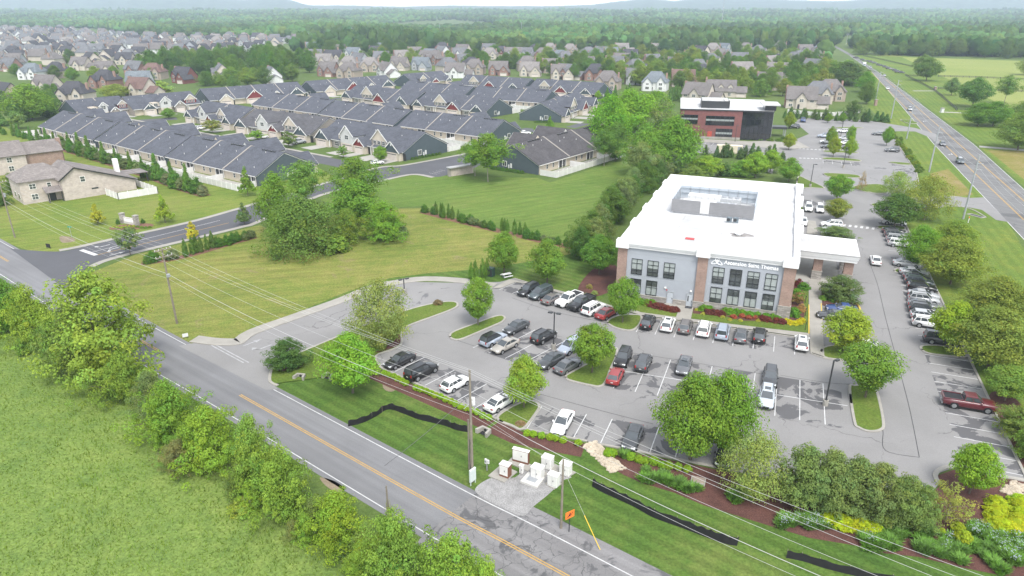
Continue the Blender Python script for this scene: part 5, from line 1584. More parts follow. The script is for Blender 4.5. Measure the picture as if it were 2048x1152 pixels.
# mid-distance houses, one by one:  pixel of the foot, kind, front azimuth, wall, roof, label
HL=[
(20,205,1,215,WALL_TAN,ROOF_DARK,"dark roofed house at the edge beside the big bright oak"),
(25,142,2,200,WALL_BRICK,ROOF_GREY,"grey roofed brick house at the edge of the near left rows"),
(70,158,0,190,WALL_WHITE,ROOF_BLUE,"white walled house with blue grey roof left of the dark cedars"),
(118,155,0,200,WALL_TAN,ROOF_DARK,"dark hip roofed house beside the two dark cedars"),
(165,140,1,190,WALL_CREAM,ROOF_BROWN,"brown roofed cream house above the round green tree"),
(215,150,2,180,WALL_CREAM,ROOF_BROWN,"cream house with steep brown cross gables near the pale oak"),
(100,185,2,195,WALL_CREAM,ROOF_BROWN,"brown cross gabled house behind the big bright oak"),
(155,205,0,180,WALL_CREAM,ROOF_DARK,"big dark hipped house with a blue roof tarp"),
(215,175,0,195,WALL_BRICK,ROOF_DARK,"dark hipped house above the willowy trees"),
(285,175,2,170,WALL_WHITE,ROOF_BLUE,"blue grey roofed house with brick front gable"),
(285,192,1,200,WALL_CREAM,ROOF_RED,"house with wide reddish brown roof between two willows"),
(275,150,1,200,WALL_BRICK,ROOF_GREY,"brick house with long grey gable roof near the treeline"),
(310,158,0,180,WALL_TAN,ROOF_RED,"tan house with reddish hip roof beside the red brick house"),
(372,165,2,205,WALL_RED,ROOF_DARK,"red brick house with dark steep roof and garage"),
(445,158,1,240,WALL_CREAM,ROOF_GREY,"grey gabled house at the end of the dark treeline"),
(545,165,1,240,WALL_WHITE,ROOF_GREY,"small white gabled house by the round trees"),
(612,124,2,200,WALL_BLUE,ROOF_DARK,"dark blue gabled house standing in the trees"),
(660,152,2,200,WALL_BRICK,ROOF_BROWN,"brick house with twin brown gables above the townhouses"),
(650,132,1,190,WALL_CREAM,ROOF_TAN,"long tan roofed house with a pale chimney"),
(700,140,0,190,WALL_CREAM,ROOF_TAN,"tan hip roofed house beside the steep tan roof"),
(742,143,0,180,WALL_TAN,ROOF_TAN,"house with one very steep tan hip roof"),
(700,155,0,200,WALL_TAN,ROOF_BROWN,"low brown roofed house right behind the townhouses"),
(775,153,1,235,WALL_WHITE,ROOF_BROWN,"white gabled house with a brown roof behind the teal ends"),
(802,140,2,200,WALL_CREAM,ROOF_BROWN,"cream house with a brown cross gable in the middle row"),
(845,140,2,200,WALL_GREY,ROOF_BLUE,"blue grey roofed house with white gables"),
(912,155,1,190,WALL_WHITE,ROOF_BROWN,"long white two storey house with a white chimney"),
(950,148,0,190,WALL_TAN,ROOF_BROWN,"tan hip roofed house behind the long white house"),
(1000,150,2,190,WALL_BRICK,ROOF_BROWN,"pinkish brick house with brown gables beside the small tree"),
(1062,152,2,190,WALL_CREAM,ROOF_TAN,"steep cream house with tan gables above the far blocks"),
(1125,158,2,185,WALL_CREAM,ROOF_BROWN,"cream house with twin gables above the far teal end"),
(1135,158,1,215,WALL_BRICK,ROOF_GREY,"house with plain slate roof and cream end gable"),
(1190,160,0,190,WALL_BRICK,ROOF_DARK,"big dark brick house with tall white porch columns"),
(1215,178,0,200,WALL_TAN,ROOF_BROWN,"brown hip roofed house behind the end block"),
(1275,168,2,185,WALL_WHITE,ROOF_GREY,"white house with grey gables and a front porch"),
(1310,180,0,200,WALL_WHITE,ROOF_BLUE,"low house with a wide pale grey hip roof"),
(1365,172,1,190,WALL_CREAM,ROOF_RED,"cream house with reddish roof and white porch"),
(1440,192,3,195,WALL_CREAM,ROOF_BROWN,"dormered brown roofed house just behind the brick office"),
(1395,205,1,215,WALL_CREAM,ROOF_BROWN,"cream gabled house at the back corner of the brick office"),
(1540,178,2,195,WALL_TAN,ROOF_BROWN,"tan brick house with a black pickup on its drive"),
(1600,215,1,200,WALL_CREAM,ROOF_BROWN,"cream walled house with long brown roof and white chimney"),
(1655,200,0,190,WALL_TAN,ROOF_BROWN,"brick house with a big brown hip roof near the highway"),
(1632,205,0,200,WALL_CREAM,ROOF_GREY,"grey roofed house between the two brown roofs"),
(1595,125,0,190,WALL_BRICK,ROOF_GREY,"brick house with grey hip roof beyond the garden trees"),
(1625,145,1,235,WALL_CREAM,ROOF_GREY,"grey gabled house behind the garden trees"),
(1630,125,0,200,WALL_TAN,ROOF_BROWN,"brown roofed house at the far end by the highway"),
(1310,138,0,190,WALL_RED,ROOF_GREY,"red brick house with grey hip roof and white awning"),
(1340,130,0,200,WALL_TAN,ROOF_TAN,"tan house with a wide hip roof by the red brick house"),
(1385,122,3,185,WALL_WHITE,ROOF_BLUE,"white house with three dormers in a blue grey roof"),
(1355,140,2,200,WALL_GREY,ROOF_GREY,"grey cross gabled house below the dormered white house"),
(1262,120,2,200,WALL_GREY,ROOF_DARK,"dark blue roofed house with panels by the bright trees"),
(1235,112,1,200,WALL_TAN,ROOF_BROWN,"tall brown roofed house at the back treeline"),
(1205,112,2,200,WALL_WHITE,ROOF_GREY,"white gabled house at the back treeline"),
(1140,108,0,195,WALL_TAN,ROOF_TAN,"pale tan hip roofed house at the back treeline"),
(1115,122,2,200,WALL_BRICK,ROOF_BLUE,"brick house with blue grey roof before the clump of dark trees"),
(1085,118,0,195,WALL_BRICK,ROOF_BROWN,"brown hip roofed house between the grey roofs"),
(1052,116,1,200,WALL_GREY,ROOF_GREY,"grey gabled house at the left of the back row"),
(1100,106,0,195,WALL_TAN,ROOF_TAN,"small tan hip roofed house far back in the trees"),
(885,112,1,230,WALL_WHITE,ROOF_GREY,"white house showing its gable among the trees"),
(980,118,0,190,WALL_CREAM,ROOF_TAN,"cream house with tan roof behind the yellow green tree"),
(1000,112,2,200,WALL_RED,ROOF_DARK,"red brick gabled house behind the yellow green trees"),
(885,104,0,200,WALL_BRICK,ROOF_DARK,"dark roofed house deep in the trees"),
(1490,105,0,190,WALL_TAN,ROOF_BROWN,"steep brown roofed house standing alone above the trees"),
(1480,128,2,200,WALL_GREY,ROOF_GREY,"grey house with solar panels beside round trees"),
(1440,120,0,200,WALL_BRICK,ROOF_BROWN,"red brown house half hidden by bright trees"),
(1395,148,0,190,WALL_GREY,ROOF_GREY,"low grey roofed house below the bright trees"),
(1770,62,1,190,WALL_WHITE,ROOF_GREY,"small white house in the far woods"),
(1560,100,0,200,WALL_CREAM,ROOF_BROWN,"brown roofed house at the far end of the garden row"),
]
HG=[]
for px_,py_,k,az,w_,r_,lab in HL:
 HG.append(G(px_,py_));house(k,HG[-1],az,w_,r_,lab)
 # the wide left neighbourhood: rows of houses thinning into haze
wn_={WALL_WHITE:"white",WALL_CREAM:"cream",WALL_TAN:"tan",WALL_BRICK:"brick",WALL_GREY:"grey",WALL_RED:"red brick"}
rn_={ROOF_BROWN:"brown",ROOF_TAN:"tan",ROOF_GREY:"grey",ROOF_DARK:"dark",ROOF_BLUE:"blue grey"}
kn_={0:"hip roofed",1:"gabled",2:"cross gabled",3:"dormered"}
rr=random.Random(5)
ROWS=[(130,-10,250),(122,-10,262),(115,0,275),(108,-10,440),(102,-10,500),(96,0,520),(91,-10,560),(86.5,0,640),(82.5,-10,690),(78.8,-10,520),(75.3,0,300),(72,-10,220),(69,0,200),(66,-10,170),(63,0,150),(60,-10,120)]
count=0
for ri,(py_,xa,xb)in enumerate(ROWS):
 ga,ge=G(xa,py_),G(xb,py_)
 n_=int(dist2(ga,ge)/(22 if ri<8 else 26))
 zone=("nearer left rows","middle left rows","hazy far left rows")[0 if ri<4 else 1 if ri<9 else 2]
 for i in range(n_+1):
  if count>=330:break
  if rr.random()<0.06:continue
  g=lerp2(ga,ge,(i+rr.uniform(-0.2,0.2))/max(n_,1))
  g=(g[0],g[1]+rr.uniform(-9,9))
  warm=ri<5
  w_=rr.choice([WALL_BRICK,WALL_CREAM,WALL_WHITE,WALL_CREAM,WALL_GREY]if warm else[WALL_WHITE,WALL_CREAM,WALL_WHITE,WALL_TAN,WALL_GREY])
  r_=rr.choice([ROOF_BROWN,ROOF_DARK,ROOF_GREY,ROOF_DARK,ROOF_GREY]if warm else[ROOF_GREY,ROOF_BROWN,ROOF_DARK,ROOF_TAN,ROOF_GREY])
  k=rr.choice([0,0,1,2,2])
  lab=f"{wn_[w_]} walled {kn_[k]} house with {rn_[r_]} roof in the {zone}"
  house(k,g,rr.choice([180,195,210,0,270])+rr.uniform(-12,12),w_,r_,lab,group=lab,s=rr.uniform(0.98,1.16))
  count+=1
  # more houses packed between the garden trees beyond the townhouses
for _ in range(900):
 px_,py_=rr.uniform(600,1650),rr.uniform(104,160)
 if py_>128+30*min(1,max(0,(px_-600)/500)):continue
 g=G(px_,py_)
 if any(dist2(g,q_)<25 for q_ in HG):continue
 HG.append(g)
 w_,r_,k=rr.choice([WALL_BRICK,WALL_CREAM,WALL_TAN,WALL_TAN,WALL_WHITE,WALL_GREY]),rr.choice([ROOF_BROWN,ROOF_GREY,ROOF_TAN,ROOF_DARK,ROOF_BLUE]),rr.choice([0,0,1,2,2])
 lab=f"{wn_[w_]} walled {kn_[k]} house with {rn_[r_]} roof among the garden trees"
 house(k,g,rr.choice([180,200,225,150])+rr.uniform(-12,12),w_,r_,lab,group=lab,s=rr.uniform(0.95,1.15))
 if len(HG)>len(HL)+55:break
 # ------------------------------------------------------------------ vehicles (local +X is the nose)
CAR={
'sedan':dict(L=4.85,w=0.91,belt=0.96,hood=0.90,roof=1.46,deck=1.02,cr=-1.95,cf=1.05,rr=-1.05,rf=0.10,r=0.33),
'hatch':dict(L=4.35,w=0.90,belt=1.02,hood=0.98,roof=1.56,deck=1.05,cr=-2.02,cf=1.05,rr=-1.55,rf=0.05,r=0.34),
'suv':dict(L=4.75,w=0.94,belt=1.10,hood=1.06,roof=1.74,deck=1.12,cr=-2.28,cf=1.10,rr=-1.95,rf=0.25,r=0.37),
'bigsuv':dict(L=5.05,w=0.99,belt=1.18,hood=1.15,roof=1.86,deck=1.2,cr=-2.44,cf=1.15,rr=-2.28,rf=0.40,r=0.40),
'van':dict(L=5.1,w=0.99,belt=1.10,hood=1.02,roof=1.78,deck=1.12,cr=-2.46,cf=1.55,rr=-2.2,rf=0.30,r=0.36),
'pickup':dict(L=5.85,w=1.00,belt=1.22,hood=1.20,roof=1.90,deck=1.2,cr=-0.75,cf=1.45,rr=-0.62,rf=0.70,r=0.42),
}
def car_proto(kind):
 c=CAR[kind]
 Lh,w=c['L']/2,c['w']
 zb=0.24 if kind in('sedan','hatch')else 0.32
 t=thing("parked_car" if kind!='pickup' else "pickup_truck","car","car",(0,-520,0))
 # body: lofted sections from tail to nose
 pk=kind=='pickup'
 st=[(-Lh,0.80,zb+0.14,0.62*c['deck'],0.72*c['deck'],0.86),(-Lh+0.06,0.92,zb+0.06,0.66*c['deck'],0.93*c['deck'],0.90),(-Lh+0.30,0.985,zb,0.70*c['belt'],c['deck']*0.99,0.90),(c['cr']+0.15,1.0,zb,0.70*c['belt'],c['belt'],0.90),(-0.2,1.0,zb,0.68*c['belt'],c['belt'],0.90),(c['cf']-0.1,1.0,zb,0.68*c['belt'],c['belt']*0.99,0.89),(c['cf']+0.3,0.99,zb,0.68*c['belt'],c['hood']*1.0,0.86),(Lh-0.55,0.965,zb,0.66*c['hood'],c['hood']*0.94,0.82),(Lh-0.16,0.88,zb+0.03,0.62*c['hood'],c['hood']*0.80,0.78),(Lh,0.70,zb+0.10,0.50*c['hood'],c['hood']*0.64,0.70)]
 if pk:
  st=[(-Lh,0.95,zb+0.2,0.8,1.18,0.97),(-Lh+0.05,0.985,zb+0.15,0.8,1.24,0.975)]+[(x,1.0,zb+0.05,0.8,1.24,0.975)for x in(-2.0,-0.95)]+[(-0.7,1.0,zb,0.82,c['belt'],0.93),(c['cf']-0.1,1.0,zb,0.82,c['belt'],0.92),(c['cf']+0.25,1.0,zb,0.82,c['hood'],0.9),(Lh-0.4,0.98,zb,0.8,c['hood']*0.97,0.88),(Lh-0.1,0.93,zb+0.03,0.75,c['hood']*0.9,0.84),(Lh,0.86,zb+0.1,0.7,c['hood']*0.80,0.8)]
 rings=[]
 for x,kw,z0,zm,z1,kt in st:
  W_=w*kw
  rings.append([(x,-W_*0.90,z0),(x,-W_,z0+0.14),(x,-W_*1.0,zm),(x,-W_*(kt+0.045),z1-0.06),(x,-W_*kt*0.93,z1),(x,0,z1+0.025),(x,W_*kt*0.93,z1),(x,W_*(kt+0.045),z1-0.06),(x,W_,zm),(x,W_,z0+0.14),(x,W_*0.90,z0)])
 b=MB();b.loft(rings)
 b.f=[f[::-1]for f in b.f]
 bo_=b.build("body",mt['paint'],t,smooth=True,color=(0.5,0.5,0.5))
 # glasshouse
 cr_,cf_,r0,r1,zt,zbelt=c['cr'],c['cf'],c['rr'],c['rf'],c['roof'],c['belt']-0.03
 wb,wt=w*0.885,w*0.70
 gl=[(cr_,-wb*0.96,zbelt),(cf_,-wb*0.92,zbelt),(cf_,wb*0.92,zbelt),(cr_,wb*0.96,zbelt),(r0,-wt,zt-0.05),(r1,-wt,zt-0.05),(r1,wt,zt-0.05),(r0,wt,zt-0.05)]
 def L3(a,e,k):return tuple(a[i]+(e[i]-a[i])*k for i in range(3))
 def pane(name,ids,inset,outw):
  q=[gl[i]for i in ids]
  ce=tuple(sum(p[i]for p in q)/4 for i in range(3))
  q=[L3(p,ce,inset)for p in q]
  n_=(Vector(q[1])-Vector(q[0])).cross(Vector(q[2])-Vector(q[0])).normalized()*0.012
  if n_.dot(Vector(ce)-Vector(((cr_+cf_)/2,0,zbelt)))<0:n_=-n_
  bb=MB();bb.loft([[tuple(Vector(p))for p in q],[tuple(Vector(p)+n_)for p in q]])
  bb.build(name,mt['carglass'],t)
 b=MB()
 roof_ring=[(r0-0.05,-wt*0.92,zt-0.045),(r1+0.12,-wt*0.9,zt-0.055),(r1+0.12,wt*0.9,zt-0.055),(r0-0.05,wt*0.92,zt-0.045)]
 b.loft([gl[0:4],gl[4:8],[(x*0.97+(r0+r1)/2*0.03,y*0.86,zt)for x,y,z in gl[4:8]]])
 b.build("roof",mt['paint'],t,color=(0.5,0.5,0.5))
 pane("windscreen",(1,2,6,5),0.07,1)
 pane("rear_window",(3,0,4,7),0.10,1)
 for sgn,ids in((-1,(0,1,5,4)),(1,(2,3,7,6))):
  q=[gl[i]for i in ids]
  if sgn>0:q=[q[1],q[0],q[3],q[2]]
  lo0,lo1,hi1,hi0=q[0],q[1],q[2],q[3]
  n_=Vector((0,0.014*sgn,0.005))
  cuts=((0.05,0.47),(0.52,0.93))if pk or kind=='sedan' else((0.04,0.27),(0.31,0.60),(0.64,0.94))
  bb=MB()
  for k0,k1 in cuts:
   pts=[L3(lo0,lo1,k0),L3(lo0,lo1,k1),L3(hi0,hi1,k1),L3(hi0,hi1,k0)]
   pts=[L3(pts[0],pts[3],0.10),L3(pts[1],pts[2],0.10),L3(pts[1],pts[2],0.86),L3(pts[0],pts[3],0.86)]
   bb.loft([[tuple(p)for p in pts],[tuple(Vector(p)+n_)for p in pts]])
  bb.build("side_window",mt['carglass'],t)
  bb=MB();bb.rbox(cf_-0.42,cf_-0.22,(w+0.02)*sgn-0.1,(w+0.02)*sgn+0.1,c['belt']-0.02,c['belt']+0.14,0.03);bb.build("mirror",mt['paint'],t,color=(0.5,0.5,0.5))
 for x in(-Lh+(1.0 if not pk else 1.25),Lh-(0.92 if not pk else 1.0)):
  for sgn in(-1,1):
   y0=sgn*(w-0.21)
   bb=MB()
   bb.cyl((x,w+0.004 if sgn>0 else-(w-0.05),c['r']*1.02),c['r']*1.17,0.054,20,axis='y')
   ar=bb.build("wheel_arch",mt['plastic'],t)
   bb=MB();bb.cyl((x,y0+(0.235 if sgn>0 else 0.0),c['r']),c['r'],0.235,18,axis='y');wh=bb.build("wheel",mt['tyre'],t)
   bb=MB();bb.cyl((x,(w+0.035)if sgn>0 else-(w+0.018),c['r']),c['r']*0.66,0.017,14,axis='y')
   bb.build("rim",mt['rim'],wh)
 for sgn in(-1,1):
  hz_,tz_=c['hood']*0.70,c['deck']*0.80
  bb=MB()
  y=sgn*w*0.62
  bb.loft([[(Lh-0.25,y-0.20,hz_-0.06),(Lh-0.25,y+0.20,hz_-0.06),(Lh-0.30,y+0.20,hz_+0.10),(Lh-0.30,y-0.20,hz_+0.10)],[(Lh-0.035-(0.09 if sgn<0 else 0.0),y-0.19,hz_-0.05),(Lh-0.035-(0.09 if sgn>0 else 0.0),y+0.19,hz_-0.05),(Lh-0.09-(0.08 if sgn>0 else 0.0),y+0.19,hz_+0.08),(Lh-0.09-(0.08 if sgn<0 else 0.0),y-0.19,hz_+0.08)]])
  bb.build("headlight",mt['head'],t)
  bb=MB()
  y=sgn*w*0.72
  if kind in('suv','bigsuv','van','pickup'):bb.box(-Lh-0.004,-Lh+0.16,y-0.10,y+0.10,tz_-0.12,tz_+0.22)
  else:bb.box(-Lh-0.004,-Lh+0.2,y-0.17,y+0.14,tz_-0.07,tz_+0.11)
  bb.build("tail_light",mt['tail'],t)
 b=MB();b.box(Lh-0.22,Lh+0.012,-w*0.40,w*0.40,c['hood']*0.36,c['hood']*0.60);b.box(Lh-0.28,Lh-0.01,-w*0.62,w*0.62,zb+0.04,zb+0.15);b.build("grille",mt['plastic'],t)
 b=MB();b.box(-Lh-0.014,-Lh+0.1,-0.16,0.16,c['deck']*0.58,c['deck']*0.58+0.13);b.build("number_plate",mt['plate'],t)
 b=MB();b.box(-Lh-0.02,-Lh+0.28,-w*0.82,w*0.82,zb+0.02,zb+0.16);b.build("bumper_trim",mt['plastic'],t)
 for sgn in(-1,1):
  b=MB();b.box(-Lh+1.5,Lh-1.45,sgn*(w-0.05)-0.055,sgn*(w-0.05)+0.055,zb-0.02,zb+0.09);b.build("sill_trim",mt['plastic'],t)
 if pk:
  b=MB();b.box(-Lh+0.12,-0.85,-w*0.82,w*0.82,1.262,1.272);b.build("bed_floor",mt['plastic'],t)
  b=MB();b.box(-Lh+0.05,-0.8,-w*0.97,-w*0.84,1.24,1.36);b.box(-Lh+0.05,-0.8,w*0.84,w*0.97,1.24,1.36);b.box(-Lh+0.0,-Lh+0.1,-w*0.83,w*0.83,1.2,1.36);b.build("bed_rail",mt['paint'],t,color=(0.5,0.5,0.5))
  b=MB();b.box(-Lh-0.14,-Lh+0.02,-w*0.9,w*0.9,0.48,0.66);b.build("rear_bumper",mt['chrome'],t)
 elif kind in('suv','bigsuv'):
  b=MB()
  for sgn in(-1,1):b.box(r0+0.15,r1-0.1,sgn*wt*0.9-0.025,sgn*wt*0.9+0.025,zt-0.01,zt+0.06)
  b.build("roof_rail",mt['plastic'],t)
 return t
CARP={k:car_proto(k)for k in CAR}
cused={k:False for k in CAR}
roof_glass=MB()
C_BLK=(0.010,0.010,0.011);C_WHT=(0.72,0.72,0.71);C_SLV=(0.36,0.37,0.38);C_GRY=(0.105,0.108,0.115);C_DGR=(0.045,0.048,0.052);C_BLU=(0.30,0.34,0.40);C_TAN=(0.30,0.28,0.25);C_RED=(0.26,0.020,0.020);C_MAR=(0.095,0.010,0.016);C_TEAL=(0.055,0.072,0.078);C_NAVY=(0.025,0.055,0.17);C_LGB=(0.42,0.46,0.50)
def car(kind,px_,py_,az,col,label,name=None,sunroof=False,blackroof=False,z=0.036,group=None,zc=0.5):
 g=G(px_,py_,zc)
 p=CARP[kind]
 rz=rz_of(az)
 cols={'body':col,'roof':C_BLK if blackroof else col,'mirror':col,'bed_rail':col}
 if not cused[kind]:
  cused[kind]=True
  t=p
  t.location=(*g,z);t.rotation_euler.z=rz;t["label"]=label
  for c in t.children:
   k=c.name.split('.')[0]
   if k in cols:c.color=(*cols[k],1)
 else:
  t=dup(p,(*g,z),rz,label,None,cols)
 if name:t.name=name
 if group:t["group"]=group
 t["category"]="pickup truck" if kind=='pickup' else "minivan" if kind=='van' else "car"
 if sunroof:
  c=CAR[kind]
  b=MB();xm=(c['rr']+c['rf'])/2
  b.box(xm+0.0,xm+0.75,-0.36,0.36,c['roof']-0.005,c['roof']+0.012);b.build("sunroof",mt['carglass'],t)
 return t
A1,BB,CC,EE=40.9,42.0,21.5,111.6
# row along the road-side kerb
car('sedan',799,722,A1+180,C_BLK,"black sedan nearest the birch island, nose to the boxwoods")
car('bigsuv',843,744,A1,C_BLK,"black three-row wagon backed to the boxwood row, beside the white crossover")
car('hatch',911,768,A1,C_WHT,"white crossover between the black wagon and the utility pole")
car('sedan',1001,805,A1,C_WHT,"white sedan half hidden by the small bright tree by the pole")
car('sedan',1125,846,CC+180,C_WHT,"white sedan alone in its bay past the small tree island, facing the road")
car('sedan',1265,876,CC+180,C_DGR,"dark grey sedan facing the pale rock channel")
car('sedan',1448,909,CC+180,C_BLK,"black sedan almost hidden under the biggest tree")
# double row left of the egg shaped tree
car('suv',987,680,BB,C_BLU,"blue grey crossover with black roof at the end island",blackroof=True)
car('sedan',1010,692,BB+180,C_TAN,"tan silver sedan beside the blue grey crossover")
car('sedan',1032,655,BB+180,C_DGR,"dark sedan nose to nose with the blue grey crossover")
car('suv',1088,674,BB,C_BLK,"black wagon under the twin lamp post")
car('sedan',1101,722,BB+180,C_DGR,"dark sedan half behind the small bright tree, next to the grey sedan")
car('sedan',1136,732,BB,C_GRY,"grey sedan against the kerb of the egg shaped tree")
car('suv',1141,695,BB+180,C_BLU,"silver blue crossover half hidden by the egg shaped tree")
# double row right of the egg shaped tree
car('suv',1246,718,CC+180,C_BLK,"black crossover nose to tail with the red hatchback")
car('hatch',1231,753,CC,C_RED,"bright red hatchback beside the egg shaped tree's kerb")
car('suv',1287,726,CC,C_DGR,"charcoal crossover one bay over from the red hatchback")
car('sedan',1368,732,CC+180,C_GRY,"grey sedan above the crown of the biggest tree",sunroof=True)
car('suv',1540,757,CC+180,C_DGR,"dark grey crossover touching noses with the pale blue one")
car('suv',1533,797,CC+180,C_LGB,"pale blue grey crossover beside the single lamp post",sunroof=True)
# row facing the office
car('suv',1296,645,CC,C_BLK,"black crossover at the first bay in front of the office",sunroof=True)
car('suv',1336,650,CC,C_WHT,"white crossover with dark sunroof facing the office walk",sunroof=True)
car('suv',1385-14,654,CC,(0.13,0.12,0.115),"brown grey crossover between two white cars")
car('bigsuv',1408,659,CC,C_WHT,"boxy white wagon facing the red shrubs")
car('bigsuv',1445,665,CC,C_BLU,"silver blue wagon between the boxy white one and the grey sedan")
car('sedan',1482,671,CC,C_GRY,"grey sedan facing the office, beside the small black crossover")
car('suv',1519,672,CC,C_BLK,"small black crossover at the end of the office row before the gap")
car('suv',1603,687,CC,C_WHT,"white crossover alone at the corner beside the yellow kerb",sunroof=True)
# upper left row
D_=41.4
car('suv',1057,582,D_+180,C_BLK,"black crossover first in the upper row")
car('van',1081,588,D_+180,C_TEAL,"dark teal minivan in the upper row")
car('sedan',1106,598,D_,(0.14,0.125,0.12),"brown grey sedan between the minivan and the white pickup")
car('pickup',1138,601,D_+180,C_WHT,"white crew cab pickup in the upper row",name="pickup_truck")
car('pickup',1163,608,D_+180,C_BLK,"black pickup with open bed in the upper row",name="pickup_truck")
car('bigsuv',1188,619,D_,C_WHT,"white wagon between the black pickup and the red sedan")
car('sedan',1214,627,D_,C_RED,"dark red sedan at the end of the upper row by the tree")
# right-hand row, from its near end up
car('bigsuv',1885,681,EE,C_DGR,"charcoal wagon beneath the bright vase shaped tree")
car('suv',1857,648,EE,C_WHT,"white crossover above the charcoal wagon")
car('hatch',1850,633,EE,C_SLV,"pale silver hatchback tucked behind the bright vase shaped tree")
car('suv',1849,621,EE,C_DGR,"dark crossover with red tail lamp in the long row")
car('sedan',1847,611,EE,C_GRY,"grey sedan in the middle of the long row by the lawn")
car('suv',1847,600,EE,C_SLV,"silver crossover in the middle of the long row by the lawn")
car('sedan',1847,590,EE,C_SLV,"long silver sedan above the silver crossover of the long row")
car('suv',1844,577,EE,C_BLK,"black crossover at the middle of the long row by the lawn")
car('suv',1838,565,EE,C_TEAL,"dark teal crossover in the upper half of the long row")
car('sedan',1834,555,EE,C_DGR,"dark sedan overlapping the silver one near the small end island")
car('sedan',1827,545,EE,C_SLV,"silver sedan just below the small kerbed end island")
car('sedan',1813,528,EE,C_SLV,"silver sedan just above the small kerbed end island, under the trees")
car('suv',1800,489,EE,C_WHT,"white crossover showing between the two roadside trees")
car('suv',1796,480,EE,C_SLV,"silver crossover half hidden by the spreading lawn tree")
car('suv',1792,471,EE,C_GRY,"grey crossover second below the dark tree's island")
car('sedan',1788,463,EE,C_BLK,"black sedan just below the dark tree's island")
car('bigsuv',1788,445,EE,C_WHT,"white wagon under the dark round tree")
car('sedan',1751,521,CC,C_WHT,"white sedan driving up the lane past the canopy",name="moving_car")
car('pickup',1936,808,EE-1,C_MAR,"maroon crew cab pickup parked alone on the open bays",name="pickup_truck")
car('sedan',1683,618,285,C_NAVY,"blue sedan in the accessible bay by the canopy")
car('sedan',1665,632,285,C_DGR,"dark car nearly hidden by the yellow green tree")
car('sedan',1722,690,285,C_WHT,"white car hidden behind the yellow green tree's crown")
car('suv',1617,417,201.5,C_WHT,"white crossover behind the office, nearer the wall")
car('suv',1640,419,201.5,C_WHT,"white crossover behind the office, beside the clipped tree")
car('sedan',1606,444,201.5,C_WHT,"white car peeping out from behind the white roof")
car('suv',1663,450,285,C_WHT,"white crossover in the side bays above the shrub")
car('sedan',1666,459,285,C_SLV,"silver car in the side bays half behind the shrub")
car('sedan',1666,468,285,C_WHT,"white sedan lowest in the side bays, behind the shrub")
# second lot
car('suv',1685,263,285,C_WHT,"white crossover at the top of the second lot's planted island")
car('bigsuv',1648,273,285,C_BLU,"blue grey wagon at the saplings of the second lot")
car('suv',1653,284,285,C_WHT,"white crossover below the blue grey wagon in the second lot")
car('suv',1688,278,285,C_SLV,"silver crossover behind the saplings of the second lot")
car('sedan',1656,294,285,C_DGR,"dark sedan at the bottom left of the second lot's saplings")
car('suv',1697,296,285,C_DGR,"dark crossover at the bottom right of the second lot's saplings")
car('suv',1690,287,285,C_WHT,"white crossover between silver and dark cars in the second lot")
car('sedan',1757,268,285,C_DGR,"dark sedan alone on the open side of the second lot")
car('suv',1784,301,285,C_GRY,"grey crossover at the shrubs along the highway verge")
car('pickup',1606,241,200,C_NAVY,"blue pickup by the far kerb of the second lot",name="pickup_truck")
car('suv',1588,254,285,C_DGR,"dark car half behind the low sign wall of the brick office")
# highway traffic
for px_,py_,az,kd,co,lb in((1920,323,202,'suv',C_TEAL,"dark teal crossover nearest on the highway"),(1885,288,202,'sedan',C_GRY,"grey car second along the highway"),(1820,219,202,'suv',C_SLV,"silver crossover in the middle of the highway"),(1775,177,202,'sedan',C_WHT,"white sedan on the highway by the garden hedge"),(1769,151,202,'sedan',C_SLV,"pale car on the highway beyond the hedge"),(1741,135,202,'suv',C_SLV,"pale crossover beside the white box truck")):
 car(kd,px_,py_,az,co,lb,name="moving_car",z=0.02)
 # subdivision
car('hatch',755,326,53,C_WHT,"white car on the drive of the teal ended block",z=0.06)
car('pickup',597,285,37,C_SLV,"silver pickup on a townhouse drive",name="pickup_truck",z=0.06)
car('suv',525,275,37,C_WHT,"white crossover on a townhouse drive beside the round tree",z=0.06)
car('suv',403,257,37,C_WHT,"white crossover by the street tree of the far drives",z=0.06)
car('suv',826,216,60,C_WHT,"white crossover between the second and third townhouse rows",z=0.06)
car('sedan',1050,266,90,C_WHT,"white car in the lane behind the lone tall tree",z=0.06)
car('pickup',1519,181,110,C_BLK,"black pickup on the drive of the tan brick house",name="pickup_truck")
car('suv',380,165,200,C_TEAL,"dark wagon at the red brick house's garage")
# vehicles parked in a line on the grass by the far highway
r=random.Random(3)
line=[(1803,145,'suv'),(1796,144,'bigsuv'),(1791,141,'suv'),(1784,138,'sedan'),(1778,137,'bigsuv'),(1771,134,'suv'),(1763,131,'sedan'),(1758,130,'suv'),(1749,126,'suv'),(1742,124,'bigsuv'),(1736,122,'sedan'),(1726,120,'suv'),(1715,116,'suv'),(1711,115,'sedan')]
for px_,py_,kd in line:
 car(kd,px_,py_,112+r.uniform(-6,6),C_DGR if r.random()<0.75 else C_GRY,"dark vehicle in the line parked on the highway's grass verge",group="dark vehicles lined up on the highway verge",z=0.01)
